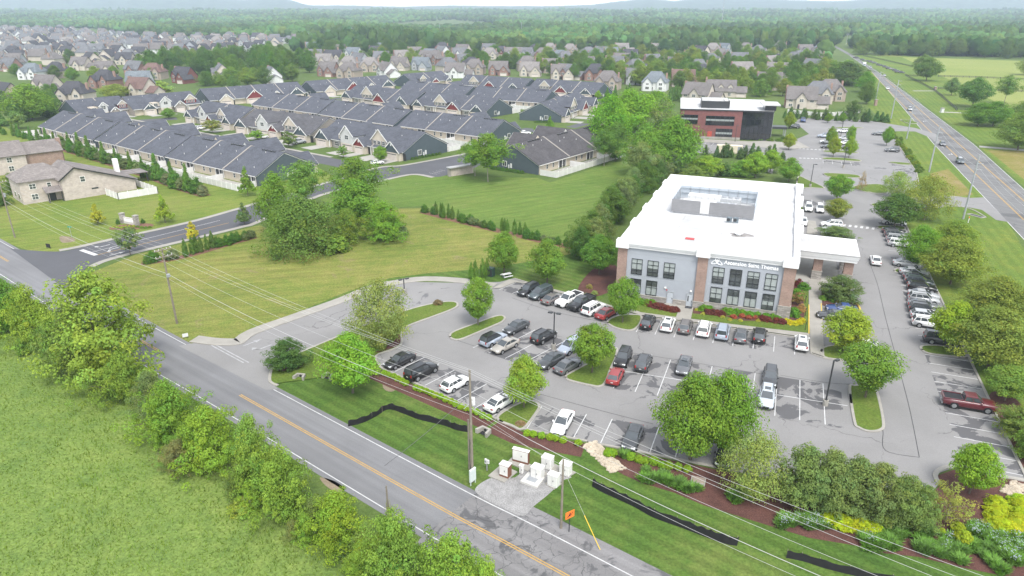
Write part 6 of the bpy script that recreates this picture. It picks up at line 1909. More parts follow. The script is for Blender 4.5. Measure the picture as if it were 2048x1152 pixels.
 # white box truck on the highway
g_=G(1728,133)
t=thing("box_truck","white box truck far along the highway","truck",g_,rz_of(202))
b=MB();b.rbox(-3.6,1.4,-1.25,1.25,0.7,3.6,0.05);b.build("cargo_box",mt['whitepaint'],t)
b=MB();b.loft([[(1.5,-1.1,0.5),(1.5,1.1,0.5),(1.5,1.1,2.4),(1.5,-1.1,2.4)][::-1],[(2.6,-1.1,0.5),(2.6,1.1,0.5),(2.6,0.95,2.3),(2.6,-0.95,2.3)][::-1],[(3.6,-1.05,0.5),(3.6,1.05,0.5),(3.6,0.95,1.3),(3.6,-0.95,1.3)][::-1]]);b.build("cab",mt['paint'],t,color=C_LGB)
b=MB();b.slab([(2.66,-0.85,2.2),(3.3,-0.85,1.55),(3.3,0.85,1.55),(2.66,0.85,2.2)],0.05);b.build("windscreen",mt['carglass'],t)
for x in(-2.4,2.6):
 for y in(-1.2,1.0):
  b=MB();b.cyl((x,y+0.2,0.48),0.48,0.24,16,axis='y');b.build("wheel",mt['tyre'],t)
  # ------------------------------------------------------------------ poles, wires, lamps, fences, cabinets and signs
def wpole(g,h,r,label,arm=0,arm_az=40,extra=None,m='wood',name="utility_pole"):
 t=thing(name,label,"utility pole",g,rz_of(arm_az))
 b=MB();b.tube([(0,0,-0.3),(0,0,h)],r,r*0.62,10);b.build("pole",mt[m],t)
 for k in range(arm):
  z=h-0.35-k*1.1
  b=MB();b.rbox(-1.3,1.3,-0.28,-0.14,z-0.06,z+0.07,0.01);ca=b.build("crossarm",mt['wood'],t)
  for x in(-1.2,-0.6,0.6,1.2):
   b=MB();b.cyl((x,-0.21,z+0.07),0.05,0.22,8,r2=0.03);b.build("insulator",mt['equip'],ca)
 return t
P1,P2,P4=G(354,647),G(945,963),G(30,475)
P3=G(1122,1056)
t1=wpole(P1,Zat(495,P1),0.17,"tall utility pole with crossarm on the vacant lot's road edge",2,38)
b=MB();b.box(-0.05,0.05,0.17,0.25,0.2,7.5);b.build("conduit",mt['steel'],t1)
b=MB();b.rbox(-0.25,0.25,-0.55,-0.17,8.0,8.5,0.05);b.build("junction_box",mt['steel'],t1)
t2=wpole(P2,Zat(740,P2),0.17,"main utility pole with cabinet and risers beside the white boxes",0,38)
b=MB();b.tube([(0.20,0.08,0),(0.20,0.08,9.4)],0.05,n=6);b.tube([(0.10,0.2,0),(0.10,0.2,8)],0.035,n=6);b.tube([(-0.2,0.05,1.5),(-0.32,0.05,3.4),(-0.22,0.03,5.4)],0.03,n=6);b.build("conduit",mt['darkmetal'],t2)
b=MB();b.cyl((0.42,0,9.2),0.2,0.75,12);b.cyl((0.5,0.3,9.4),0.12,0.5,10);b.rbox(0.15,0.4,-0.1,0.1,9.4,9.7,0.02);b.build("transformer",mt['equip'],t2)
b=MB();b.tube([(-0.9,0.1,9.3),(0.0,0.1,9.5),(0.9,0.1,9.3)],0.03,n=5);b.build("bracket",mt['steel'],t2)
b=MB();b.rbox(-0.75,0.15,-0.42,-0.2,0.45,1.95,0.03);b.box(-0.7,-0.62,-0.38,-0.3,0,0.45);b.box(0.02,0.1,-0.38,-0.3,0,0.45);b.build("cabinet",M("pale_green_cabinet",(0.50,0.56,0.53),0.5,0.06),t2)
g_=G(939,938)
wpole(g_,6.3,0.14,"short leaning stub pole tied to the main utility pole",0,38)
t3=wpole(P3,Zat(919,P3),0.14,"plain grey pole with guy wire beside the orange sign",0,38)
t4=wpole(P4,12.6,0.16,"far left utility pole on the lawn of the brick houses",1,40)
b=MB();b.cyl((0.3,0,9.0),0.22,0.8,10);b.build("transformer",mt['steel'],t4)
gd=(math.sin(R(128)),math.cos(R(128)))
P5=add2(P2,gd,48);P0=add2(P4,gd,-60)
wpole(P5,13.0,0.17,"utility pole outside the picture past the flower beds",1,38)
wire_m=M("aluminium_wire",(0.42,0.42,0.41),0.6,0.05,3)
wire_d=M("dark_cable",(0.10,0.10,0.10),0.7,0.05,3)
def wire(a,e,sag,label,r=0.014,m=None,n=14):
 b=MB()
 pts=[]
 for i in range(n+1):
  k=i/n
  pts.append((a[0]+(e[0]-a[0])*k,a[1]+(e[1]-a[1])*k,a[2]+(e[2]-a[2])*k-4*sag*k*(1-k)))
 b.tube(pts,r,n=5)
 o=b.build("power_line",m or wire_m)
 return tag(o,label,"power line")
ax=azv(38)
def at3(p,off,z):return(p[0]+ax[0]*off,p[1]+ax[1]*off,z)
ztop={0:Zat(740,P2)}
z1,z2=Zat(495,P1),Zat(740,P2)
spans=[(P4,12.5,P1,z1),(P1,z1,P2,z2),(P2,z2,P5,12.9)]
nm=["far span over the lawn","span over the vacant lot and lawn","near span over the flower beds"]
lines=[(-1.1,-0.1,"outer top wire"),(1.1,-0.1,"inner top wire"),(0.0,-0.05,"centre top wire"),(0.12,-2.4,"neutral wire below the top wires"),(0.12,-4.3,"thick pale cable"),(0.2,-5.2,"lowest thin cable")]
for si,(pa,za,pb,zb_)in enumerate(spans):
 for li,(off,dz,nl)in enumerate(lines):
  oa=off if pa is not P2 else off*0.25
  ob=off if pb is not P2 else off*0.25
  da,db=dz,dz
  wire(at3(pa,oa,za+da),at3(pb,ob,zb_+db),0.7+0.12*li,f"{nl} in the {nm[si]}",0.024 if li==4 else 0.013,wire_m)
wire((P2[0],P2[1],9.0),(P3[0],P3[1],6.9),0.15,"short guy strand between the main pole and the plain grey pole",0.011)
ga=G(1200,1099)
wire((P3[0],P3[1],6.9),(ga[0],ga[1],0.05),0.0,"guy wire from the plain grey pole down to its yellow guard",0.012)
k=0.42
b=MB();b.tube([(ga[0],ga[1],0.0),(ga[0]+(P3[0]-ga[0])*k,ga[1]+(P3[1]-ga[1])*k,6.9*k)],0.04,n=8);tag(b.build("guy_guard",mt['yellowguard']),"yellow plastic guard at the foot of the guy wire","guy guard")
gw=G(867,1000)
wire((P2[0],P2[1],10.6),(G(775,1000)[0],G(775,1000)[1],4.2),0.2,"cable from the main pole across the road to the vine covered stub",0.024,wire_d)
# vine covered stub pole on the far road edge
g_=G(779,1050)
vt=wpole(g_,Zat(972,g_),0.12,"short stub pole wrapped in vines on the hedgerow side of the road",0,38)
me,tm=crowns('airy')[1]
cr=put('crown',me,vt,(0,0,0.2),0,(0.15,0.15,0.075));cr.scale=(0.8,0.8,Zat(972,g_)*0.7)
# highway poles
for k,(bx,by,tx,ty,lb)in enumerate(((1926,438,1953,310,"steel highway pole nearest the storm drain"),(1858,344,1875,252,"steel highway pole on the dry grass"),(1813,278,1823,225,"steel highway pole by the second lot's exit"),(1782,237,1797,160,"steel highway pole beyond the lot's shrubs"),(1751,201,1762,143,"steel highway pole by the brick roadside post"))):
 g=G(bx,by);h=max(Zat(ty,g),13)
 t=wpole(g,h,0.24,lb,0,110,m='steel',name="highway_pole")
 for z in(h-0.5,h-2.0,h-3.4):
  b=MB();b.rbox(-0.2,1.3,-0.05,0.05,z,z+0.12,0.02);b.build("bracket_arm",mt['steel'],t)
hp=[G(1926,438),G(1858,344),G(1813,278),G(1782,237),G(1751,201)]
hp=[add2(hp[0],(hp[0][0]-hp[1][0],hp[0][1]-hp[1][1]),1.0)]+hp
for a_,e_,wn in zip(hp[:-1],hp[1:],("nearest","second","third","fourth","fifth")):
 for z,nl in((14.9,"top"),(13.4,"middle"),(12.0,"lower")):
  wire((a_[0]+0.9,a_[1],z),(e_[0]+0.9,e_[1],z),0.8,f"{nl} wire of the {wn} span along the highway",0.02)
  # distant poles and mast
for k,(bx,by,ty,lb)in enumerate(((1043,74,44,"thin far pole over the left woods"),(1181,78,44,"thin far pole over the middle woods"),(1322,78,42,"thin far pole before the white sheds"),(1465,62,40,"thin far pole beside the radio mast"),(1569,92,68,"far pole at the bend of the highway"),(1633,92,66,"far pole beside the far highway trees"),(1692,90,66,"far pole above the line of parked vehicles"),(706,84,54,"thin far pole over the left treeline"),(880,75,46,"thin far pole near the pale field"),(255,108,78,"thin pole amid the left neighbourhood"))):
 g=G(bx,by);h=Zat(ty,g)
 t=wpole(g,h,0.35,lb,0,100,m='steel')
 b=MB();b.rbox(-2.0,2.0,-0.12,0.12,h-2.2,h-1.9,0.02);b.build("crossarm",mt['steel'],t)
g=G(1443,52);h=Zat(-8,g)
t=thing("radio_mast","tall thin grey radio mast standing in the far woods","radio mast",g)
b=MB()
for a in(0,120,240):b.tube([(1.6*math.cos(R(a)),1.6*math.sin(R(a)),0),(0.6*math.cos(R(a)),0.6*math.sin(R(a)),h)],0.3,0.2,5)
for k in range(24):
 z=h*k/24;rr_=1.6-k/24
 for a in(0,120,240):b.tube([(rr_*math.cos(R(a)),rr_*math.sin(R(a)),z),((rr_-0.04)*math.cos(R(a+120)),(rr_-0.04)*math.sin(R(a+120)),z+h/24)],0.12,n=4)
b.build("lattice",mt['steel'],t)
b=MB();b.rbox(-1.6,1.6,-1.6,1.6,h*0.62,h*0.64,0.1);b.build("antenna",mt['equip'],t)
# parking-lot lamps
def lamp(g,h,label,heads=1,az=21.5,base=True):
 t=thing("parking_lamp",label,"lamp post",g,rz_of(az))
 zb=0.85 if base else 0.1
 b=MB();b.cyl((0,0,0),0.34,zb,16);b.build("concrete_base",mt['concrete'],t)
 b=MB();b.box(-0.07,0.07,-0.07,0.07,zb,h);b.box(-0.16,0.16,-0.16,0.16,zb,zb+0.06);b.build("pole",mt['darkmetal'],t)
 for k in range(heads):
  s_=1 if k==0 else-1
  b=MB();b.box(min(0.07*s_,0.35*s_),max(0.07*s_,0.35*s_),-0.04,0.04,h-0.15,h-0.07);b.rbox(min(0.3*s_,0.95*s_),max(0.3*s_,0.95*s_),-0.2,0.2,h-0.2,h-0.02,0.03);hd=b.build("lamp_head",mt['darkmetal'],t)
  b=MB();b.box(min(0.36*s_,0.88*s_),max(0.36*s_,0.88*s_),-0.15,0.15,h-0.215,h-0.2);b.build("lens",mt['head'],hd)
lamp(G(1107,698),5.9,"twin headed lamp post in the middle of the left bays",2,111)
lamp(G(1650,811),6.4,"single headed lamp post on a round concrete base near the oval island",1,60)
lamp(G(809,586),Zat(557,G(809,586)),"lamp post at the bend behind the birch",2,60)
lamp(G(1620,374),6.5,"lamp post on the grass behind the white roof",1,100)
lamp(G(1686,336),6.4,"lamp post on the second lot's lower island",1,30)
lamp(G(1470,283),6.0,"lamp post in front of the brick office's glass corner",1,60,False)
lamp(Q(3,0,580,1100),6.4,"lamp post amid the saplings of the second lot",2,60)
# silt fences
def silt(pts,label,h=0.75):
 pts=smooth_line(pts,5)
 g0=pts[0]
 t=thing("silt_fence",label,"silt fence",g0)
 r=random.Random(len(pts))
 b=MB()
 A=[]
 for i,p in enumerate(pts):
  hh=h*(1+0.12*math.sin(i*1.7)+r.uniform(-0.06,0.06))
  A.append([(p[0]-g0[0],p[1]-g0[1],0.0),(p[0]-g0[0]+0.03,p[1]-g0[1]+0.05,0.0),(p[0]-g0[0]+0.10+r.uniform(-0.05,0.05),p[1]-g0[1]+0.16,hh),(p[0]-g0[0]+0.07,p[1]-g0[1]+0.11,hh)])
 b.loft(A);b.build("fabric",mt['black'],t)
 b=MB()
 for i in range(0,len(pts),4):
  p=pts[i];b.box(p[0]-g0[0]+0.12,p[0]-g0[0]+0.16,p[1]-g0[1]+0.18,p[1]-g0[1]+0.22,0,h+0.15)
 b.build("stake",mt['wood'],t)
silt([G(696,853),G(725,846),G(752,833),G(777,819),G(808,828),G(837,839),G(887,851),G(912,860),G(937,865)],"black silt fence bent round a corner on the lawn left of the pole")
silt([G(1184,973),G(1205,985),G(1236,999),G(1270,1015),G(1306,1035),G(1361,1055),G(1400,1070),G(1424,1079),G(1455,1089),G(1474,1092)],"long black silt fence curving along the lawn by the orange sign",0.85)
silt([G(1572,1116),G(1610,1124),G(1661,1140),G(1761,1163),G(1860,1180)],"black silt fence leaving the picture at its lower edge",0.7)
# utility cabinets
def cabinet(px_,py_,az,lx,ly,h,label,colr='white',base=0.12,two=False):
 t=thing("utility_cabinet",label,"utility cabinet",(*G(px_,py_),base),rz_of(az))
 b=MB();b.rbox(-lx/2,lx/2,-ly/2,ly/2,0,h,0.04);b.build("body",cab_w if colr=='white' else cab_b,t)
 b=MB();b.rbox(-lx/2-0.03,lx/2+0.03,-ly/2-0.03,ly/2+0.03,h,h+0.06,0.02);b.build("lid",cab_w if colr!='two' else cab_w,t)
 b=MB()
 if colr=='brown':
  b.box(-lx/2+0.06,lx/2-0.06,-ly/2-0.03,-ly/2,0.25,h-0.08);b.build("front_panel",cab_w,t)
 else:
  b.box(-0.012,0.012,-ly/2-0.012,-ly/2,0.1,h-0.1);b.box(-lx/2+0.05,lx/2-0.05,-ly/2-0.01,-ly/2,0.12,0.14);b.build("door_seam",mt['steel'],t)
 b=MB();b.box(0.1,0.16,-ly/2-0.06,-ly/2-0.03,h*0.5,h*0.62);b.build("handle",mt['darkmetal'],t)
cab_w=M("cabinet_white",(0.66,0.65,0.62),0.55,0.08,1.2)
cab_b=M("cabinet_brown",(0.17,0.075,0.05),0.7,0.15,1.2)
cabinet(1011,952,120,1.1,0.8,1.45,"brown utility cabinet with white front nearest the meter post",'brown')
cabinet(1042,925,114,1.9,0.45,1.55,"wide brown cabinet with a long white front",'brown')
cabinet(1043,947,120,0.42,0.36,0.95,"small slim white pedestal between the brown cabinets and the vault")
cabinet(1075,956,120,1.2,0.95,1.35,"white cabinet behind the concrete vault")
cabinet(1095,935,120,1.15,0.9,1.30,"white cabinet farthest back on the rear pad")
cabinet(1131,948,120,1.15,0.9,1.30,"white cabinet partly behind the plain grey pole")
cabinet(1107,971,120,1.1,0.8,1.35,"white cabinet nearest the road on its own small pad")
t=thing("concrete_vault","square pale concrete vault with a sunken steel lid in the gravel","vault",G(1065,962),rz_of(120))
b=MB();b.rbox(-1.0,1.0,-0.9,0.9,0,0.28,0.04);b.build("frame",M("pale_concrete",(0.5,0.49,0.46),0.85,0.08,1),t);b=MB();b.rbox(-0.55,0.55,-0.45,0.45,0.28,0.31,0.02);b.build("lid",mt['steel'],t)
t=thing("meter_post","grey electric meter on a post beside the utility pole","meter",G(974,941),rz_of(120))
b=MB();b.box(-0.06,0.06,-0.06,0.06,0,1.4);b.build("post",mt['steel'],t);b=MB();b.rbox(-0.22,0.1,-0.16,0.0,0.95,1.55,0.03);b.rbox(0.12,0.34,-0.16,0.0,1.05,1.5,0.03);mb=b.build("meter_box",mt['equip'],t);b=MB();b.cyl((-0.06,-0.16,1.3),0.1,0.06,12,axis='y');b.build("dial",mt['steel'],mb)
# orange road-work sign
sg=G(1138,1064)
t=thing("road_work_sign","orange road work sign on a thin post by the road, seen at a slant","road sign",sg,rz_of(57))
b=MB();b.box(-0.035,0.035,-0.03,0.03,0,2.3);b.build("post",mt['darkmetal'],t)
b=MB();b.box(-0.52,0.52,-0.05,-0.03,1.7,2.5);pn=b.build("panel",mt['orange'],t)
b=MB();b.tube([(-0.3,-0.055,1.85),(-0.1,-0.055,2.1),(0.1,-0.055,2.0),(0.32,-0.055,2.3)],0.045,n=5);b.tube([(-0.05,-0.055,1.95),(0.02,-0.055,2.32)],0.06,n=5);b.build("symbol",mt['plastic'],pn)
# culvert headwalls
def headwall(px_,py_,az,label,s=1.0):
 t=thing("culvert_headwall",label,"culvert",G(px_,py_),rz_of(az))
 b=MB();b.prism([(-0.8*s,-0.5*s),(-0.6*s,0.5*s),(0.6*s,0.5*s),(0.8*s,-0.5*s),(0.5*s,-0.45*s),(0.4*s,0.25*s),(-0.4*s,0.25*s),(-0.5*s,-0.45*s)],0,0.55*s);b.build("wing_wall",mt['concrete'],t)
 b=MB();b.box(-0.4*s,0.4*s,-0.3*s,0.24*s,0.02,0.06);b.cyl((0,0.25*s,0.28*s),0.2*s,0.02,12,axis='y');b.build("pipe_mouth",mt['plastic'],t)
headwall(600,757,100,"pale concrete culvert mouth in the lawn near the dark shrub tree")
headwall(657,756,120,"concrete culvert mouth half under the maple on the lawn")
headwall(968,867,128,"concrete culvert mouth just behind the main utility pole",1.1)
t=thing("storm_drain","rectangular storm drain sunk in the verge by the highway","storm drain",Q(3,1,1665,575),rz_of(158))
b=MB();b.prism([(-1.9,-0.75),(1.9,-0.75),(1.9,0.75),(-1.9,0.75)],0.0,0.08);b.build("frame",mt['concrete'],t)
b=MB();b.box(-1.5,1.5,-0.45,0.45,0.081,0.09);b.build("grate",mt['plastic'],t)
t=thing("marker_post","white marker post with orange top beside the storm drain","marker post",Q(3,1,1600,630))
b=MB();b.cyl((0,0,0),0.09,1.1,8);b.build("post",mt['whitepaint'],t);b=MB();b.cyl((0,0,1.1),0.095,0.35,8);b.build("cap",mt['orange'],t)
t=thing("stone_lid","square tan stone lid lying in the mulch bed","utility lid",Q(2,3,1488,400),rz_of(111))
b=MB();b.rbox(-0.75,0.75,-0.55,0.55,0,0.3,0.04);b.build("frame",mt['concrete'],t);b=MB();b.rbox(-0.65,0.65,-0.45,0.45,0.3,0.34,0.02);b.build("lid",M("tan_lid",(0.27,0.22,0.18),0.9,0.2,1),t)
# rock channels: too many stones to count
def rocks(pts,n,seed,w):
 r=random.Random(seed)
 b=MB()
 for _ in range(n):
  k=r.random()*(len(pts)-1);i=int(k)
  p=lerp2(pts[i],pts[i+1],k-i)
  d=offset_line(pts,r.uniform(-w,w));p=(lerp2(d[i],d[i+1],k-i))
  s=r.uniform(0.10,0.24);a=r.uniform(0,6.28)
  v=[]
  for z,kk in((0.0,1.0),(0.35,1.05),(0.7,0.55)):
   for j in range(6):
    q=a+j*PI/3+r.uniform(-.25,.25);rr_=s*kk*r.uniform(0.75,1.2)
    v.append((p[0]+rr_*math.cos(q),p[1]+rr_*math.sin(q)*0.8,0.02+z*s*1.3))
  b.loft([v[0:6],v[6:12],v[12:18]])
 o=b.build("rock_rubble",mt['rock']);o["kind"]="stuff";o["label"]="pale stones of a drainage channel"
rocks([G(1178,888),G(1205,912),G(1236,942)],420,4,0.95)
rocks([G(2012,972),G(2040,985),G(2075,1000)],320,5,1.5)
sheet("gravel_ground",[G(1168,889),G(1196,885),G(1225,915),G(1244,938),G(1228,945),G(1195,920)],0.027,M("tan_gravel",(0.36,0.30,0.22),0.95,0.25,1.5,world=True,fine=0.3))
# small signs and structures
t=thing("entrance_sign_wall","low stone entrance wall between two stone pillars on the lawn","sign wall",Q(0,1,1042,640),rz_of(115))
b=MB();b.box(-1.9,1.9,-0.2,0.2,0,1.5);b.build("wall",M("sign_stone",(0.45,0.43,0.40),0.9,0.12,0.8),t)
for x in(-2.3,2.3):
 b=MB();b.box(x-0.45,x+0.45,-0.45,0.45,0,2.2);p_=b.build("pillar",mt['stone'],t);b=MB();b.box(x-0.52,x+0.52,-0.52,0.52,2.2,2.38);b.build("pillar_cap",mt['concrete'],p_)
b=MB();b.box(-1.5,1.5,-0.23,-0.2,0.55,1.25);b.build("name_panel",mt['whitetrim'],t)
bed([Q(0,1,870,675),Q(0,1,960,650),Q(0,1,1180,635),Q(0,1,1228,655),Q(0,1,1110,680),Q(0,1,950,692)],0.018,'pinemulch')
t=thing("mailbox_wall","long low brick mailbox shelter with pale flat roof","mailbox shelter",G(922,349),rz_of(53))
b=MB();b.box(-4.2,4.2,-0.5,0.5,0,2.5);b.build("wall",mt['palebrick'],t);b=MB();b.box(-4.6,4.6,-1.1,0.9,2.5,2.75);b.build("roof",M("shelter_roof",(0.35,0.35,0.35)),t);b=MB();b.box(-4.4,-3.8,-0.55,0.55,0.0,2.49);b.build("end_pier",mt['trim'],t)
t=thing("picnic_table","pale picnic table with benches beside the upper bays","picnic table",G(1013,555),rz_of(60))
b=MB();b.box(-0.9,0.9,-0.38,0.38,0.72,0.78);b.build("tabletop",mt['equip'],t)
for y in(-0.75,0.75):
 b=MB();b.box(-0.9,0.9,y-0.14,y+0.14,0.42,0.47);b.build("bench_seat",mt['equip'],t)
for x in(-0.6,0.6):
 b=MB();b.box(x-0.04,x+0.04,-0.75,0.75,0.34,0.41);b.box(x-0.05,x+0.05,-0.3,-0.2,0,0.72);b.box(x-0.05,x+0.05,0.2,0.3,0,0.72);b.build("leg",mt['steel'],t)
t=thing("transformer_cabinet","dark green cabinet behind the arborvitae at the lot's bend","utility cabinet",G(982,552),rz_of(120))
b=MB();b.rbox(-0.6,0.6,-0.5,0.5,0,1.7,0.04);b.build("body",M("dark_green_cabinet",(0.03,0.06,0.05),0.5),t);b=MB();b.box(-0.5,0.5,-0.52,-0.5,0.15,1.4);b.build("door",mt['darkmetal'],t)
t=thing("street_sign","small green street name sign on a post by the junction","street sign",Q(0,1,575,745),rz_of(100))
b=MB();b.cyl((0,0,0),0.04,2.4,8);b.build("post",mt['steel'],t);b=MB();b.box(-0.5,0.5,-0.02,0.02,2.2,2.45);b.build("panel",M("green_sign",(0.03,0.25,0.17),0.5),t)
t=thing("yard_sign","small black yard sign near the road junction","yard sign",Q(0,1,390,835),rz_of(110))
b=MB();b.box(-0.6,0.6,-0.02,0.02,0.2,1.0);b.build("panel",mt['plastic'],t);b=MB();b.box(-0.5,-0.45,-0.02,0.02,0,0.2);b.box(0.45,0.5,-0.02,0.02,0,0.2);b.build("leg",mt['darkmetal'],t)
t=thing("yard_sign","small white sign on the verge at the lot's entrance","yard sign",Q(0,2,1487,405),rz_of(60))
b=MB();b.box(-0.4,0.4,-0.02,0.02,0.3,0.85);b.build("panel",mt['whitepaint'],t);b=MB();b.box(-0.3,-0.26,-0.02,0.02,0,0.3);b.box(0.26,0.3,-0.02,0.02,0,0.3);b.build("leg",mt['darkmetal'],t)
# bollard posts along the yellow kerb, and a low white box at the office door
for k,(x,y,h)in enumerate(((1999,620,1.3),(1999,745,1.3),(1999,885,1.3))):
 t=thing("garden_post",("thin dark post on the lawn strip, nearest the canopy","thin dark post on the lawn strip, between two others","thin dark post on the lawn strip, nearest the parked cars")[k],"post",Fz(x,y))
 b=MB();b.cyl((0,0,0),0.05,h,8);b.build("pole",mt['darkmetal'],t);b=MB();b.cyl((0,0,h),0.09,0.14,8);b.build("cap",mt['darkmetal'],t)
t=thing("salt_bin","small white bin beside the office's grey door","bin",(*Fz(812,640),0.15),rz_of(111))
b=MB();b.rbox(-0.28,0.28,-0.22,0.22,0,0.6,0.04);b.build("body",mt['whitepaint'],t);b=MB();b.rbox(-0.3,0.3,-0.24,0.24,0.6,0.67,0.02);b.build("lid",mt['equip'],t)
t=thing("door_mat","dark mat in front of the office's grey door","mat",(*Fz(862,665),0.155),rz_of(111))
b=MB();b.rbox(-0.55,0.55,-0.45,0.45,0,0.02,0.008);b.build("rubber_body",mt['plastic'],t);b=MB();b.box(-0.48,0.48,-0.38,0.38,0.02,0.024);b.build("carpet",mt['darkmetal'],t)
t=thing("accessible_sign","red capped post in the bed by the blue sedan","sign post",Q(3,2,458,40));b=MB();b.cyl((0,0,0),0.07,1.2,8);b.build("post",mt['steel'],t);b=MB();b.rbox(-0.2,0.2,-0.03,0.03,1.2,1.6,0.01);b.build("panel",mt['orange'],t)
# black board fence along the pasture
def board_fence(pts,label):
 g0=pts[0]
 t=thing("board_fence",label,"fence",g0)
 b,p=MB(),MB()
 for a,e in zip(pts[:-1],pts[1:]):
  a,e=(a[0]-g0[0],a[1]-g0[1]),(e[0]-g0[0],e[1]-g0[1])
  n_,m_=offset_line([a,e],0.03),offset_line([a,e],-0.03)
  for z in(0.35,0.75,1.15):b.prism([n_[0],n_[1],m_[1],m_[0]],z,z+0.17)
  for i in range(int(dist2(a,e)/4)+1):
   x,y=lerp2(a,e,min(1,i*4/dist2(a,e)));p.box(x-0.09,x+0.09,y-0.09,y+0.09,0,1.4)
 b.build("board",mt['darkmetal'],t);p.build("post",mt['darkmetal'],t)
board_fence([Q(3,0,1510,885),Q(3,0,1340,735),Q(3,0,1250,685),Q(3,0,1120,618),Q(3,0,1095,605)],"black board fence running along the highway verge")
board_fence([Q(3,0,1360,615),Q(3,0,1700,625),Q(3,0,2048,640)],"black board fence across the pasture by the twin trees")
board_fence([Q(3,0,1360,715),Q(3,0,1600,722),Q(3,0,2048,738)],"black board fence across the pasture below the small pale tree")
board_fence([Q(3,0,1500,880),Q(3,0,1620,885)],"short black board fence at the farm drive gate")
board_fence([Q(3,0,760,450),Q(3,0,950,490),Q(3,0,1145,535)],"dark board fence at the far edge of the pasture")
for px_,py_,lb in((*Q(3,0,1335,722),"brick gate pillar on the highway fence"),(*Q(3,0,1390,900),"white gate pillar at the farm drive")):
 t=thing("gate_pillar",lb,"gate pillar",(px_,py_));b=MB();b.box(-0.6,0.6,-0.6,0.6,0,2.0);b.build("shaft",mt['brick']if 'brick' in lb else mt['equip'],t);b=MB();b.box(-0.75,0.75,-0.75,0.75,2.0,2.25);b.build("cap",mt['concrete'],t)
t=thing("roadside_pillar","short brick roadside pillar on the highway verge","pillar",Q(3,0,858,845));b=MB();b.box(-0.6,0.6,-0.6,0.6,0,3.0);b.build("shaft",mt['brick'],t);b=MB();b.box(-0.7,0.7,-0.7,0.7,3.0,3.2);b.build("cap",mt['concrete'],t)
# long white sheds in the far woods
for px_,py_,w_,lb in((1680,50,60,"long white barn in the far woods"),(1350,76,45,"white shed at the edge of the pale clearing")):
 g=G(px_,py_);t=thing("farm_shed",lb,"shed",g)
 b=MB();b.box(-w_/2,w_/2,-7,7,0,9 if py_<55 else 6);b.build("wall",mt['whitepaint'],t)
 b=MB();groof(b,-w_/2,w_/2,-7,7,9 if py_<55 else 6,13 if py_<55 else 8.5);b.build("roof",mt['whitepaint'],t)
 # white vinyl fence by the second lot's garden houses
vinyl_fence([G(1575,226),G(1640,233),G(1670,232),G(1720,226)],"white vinyl fence behind the second lot's evergreen shrubs")
vinyl_fence([G(1060,197),G(1090,194)],"short white fence at the far teal end block")
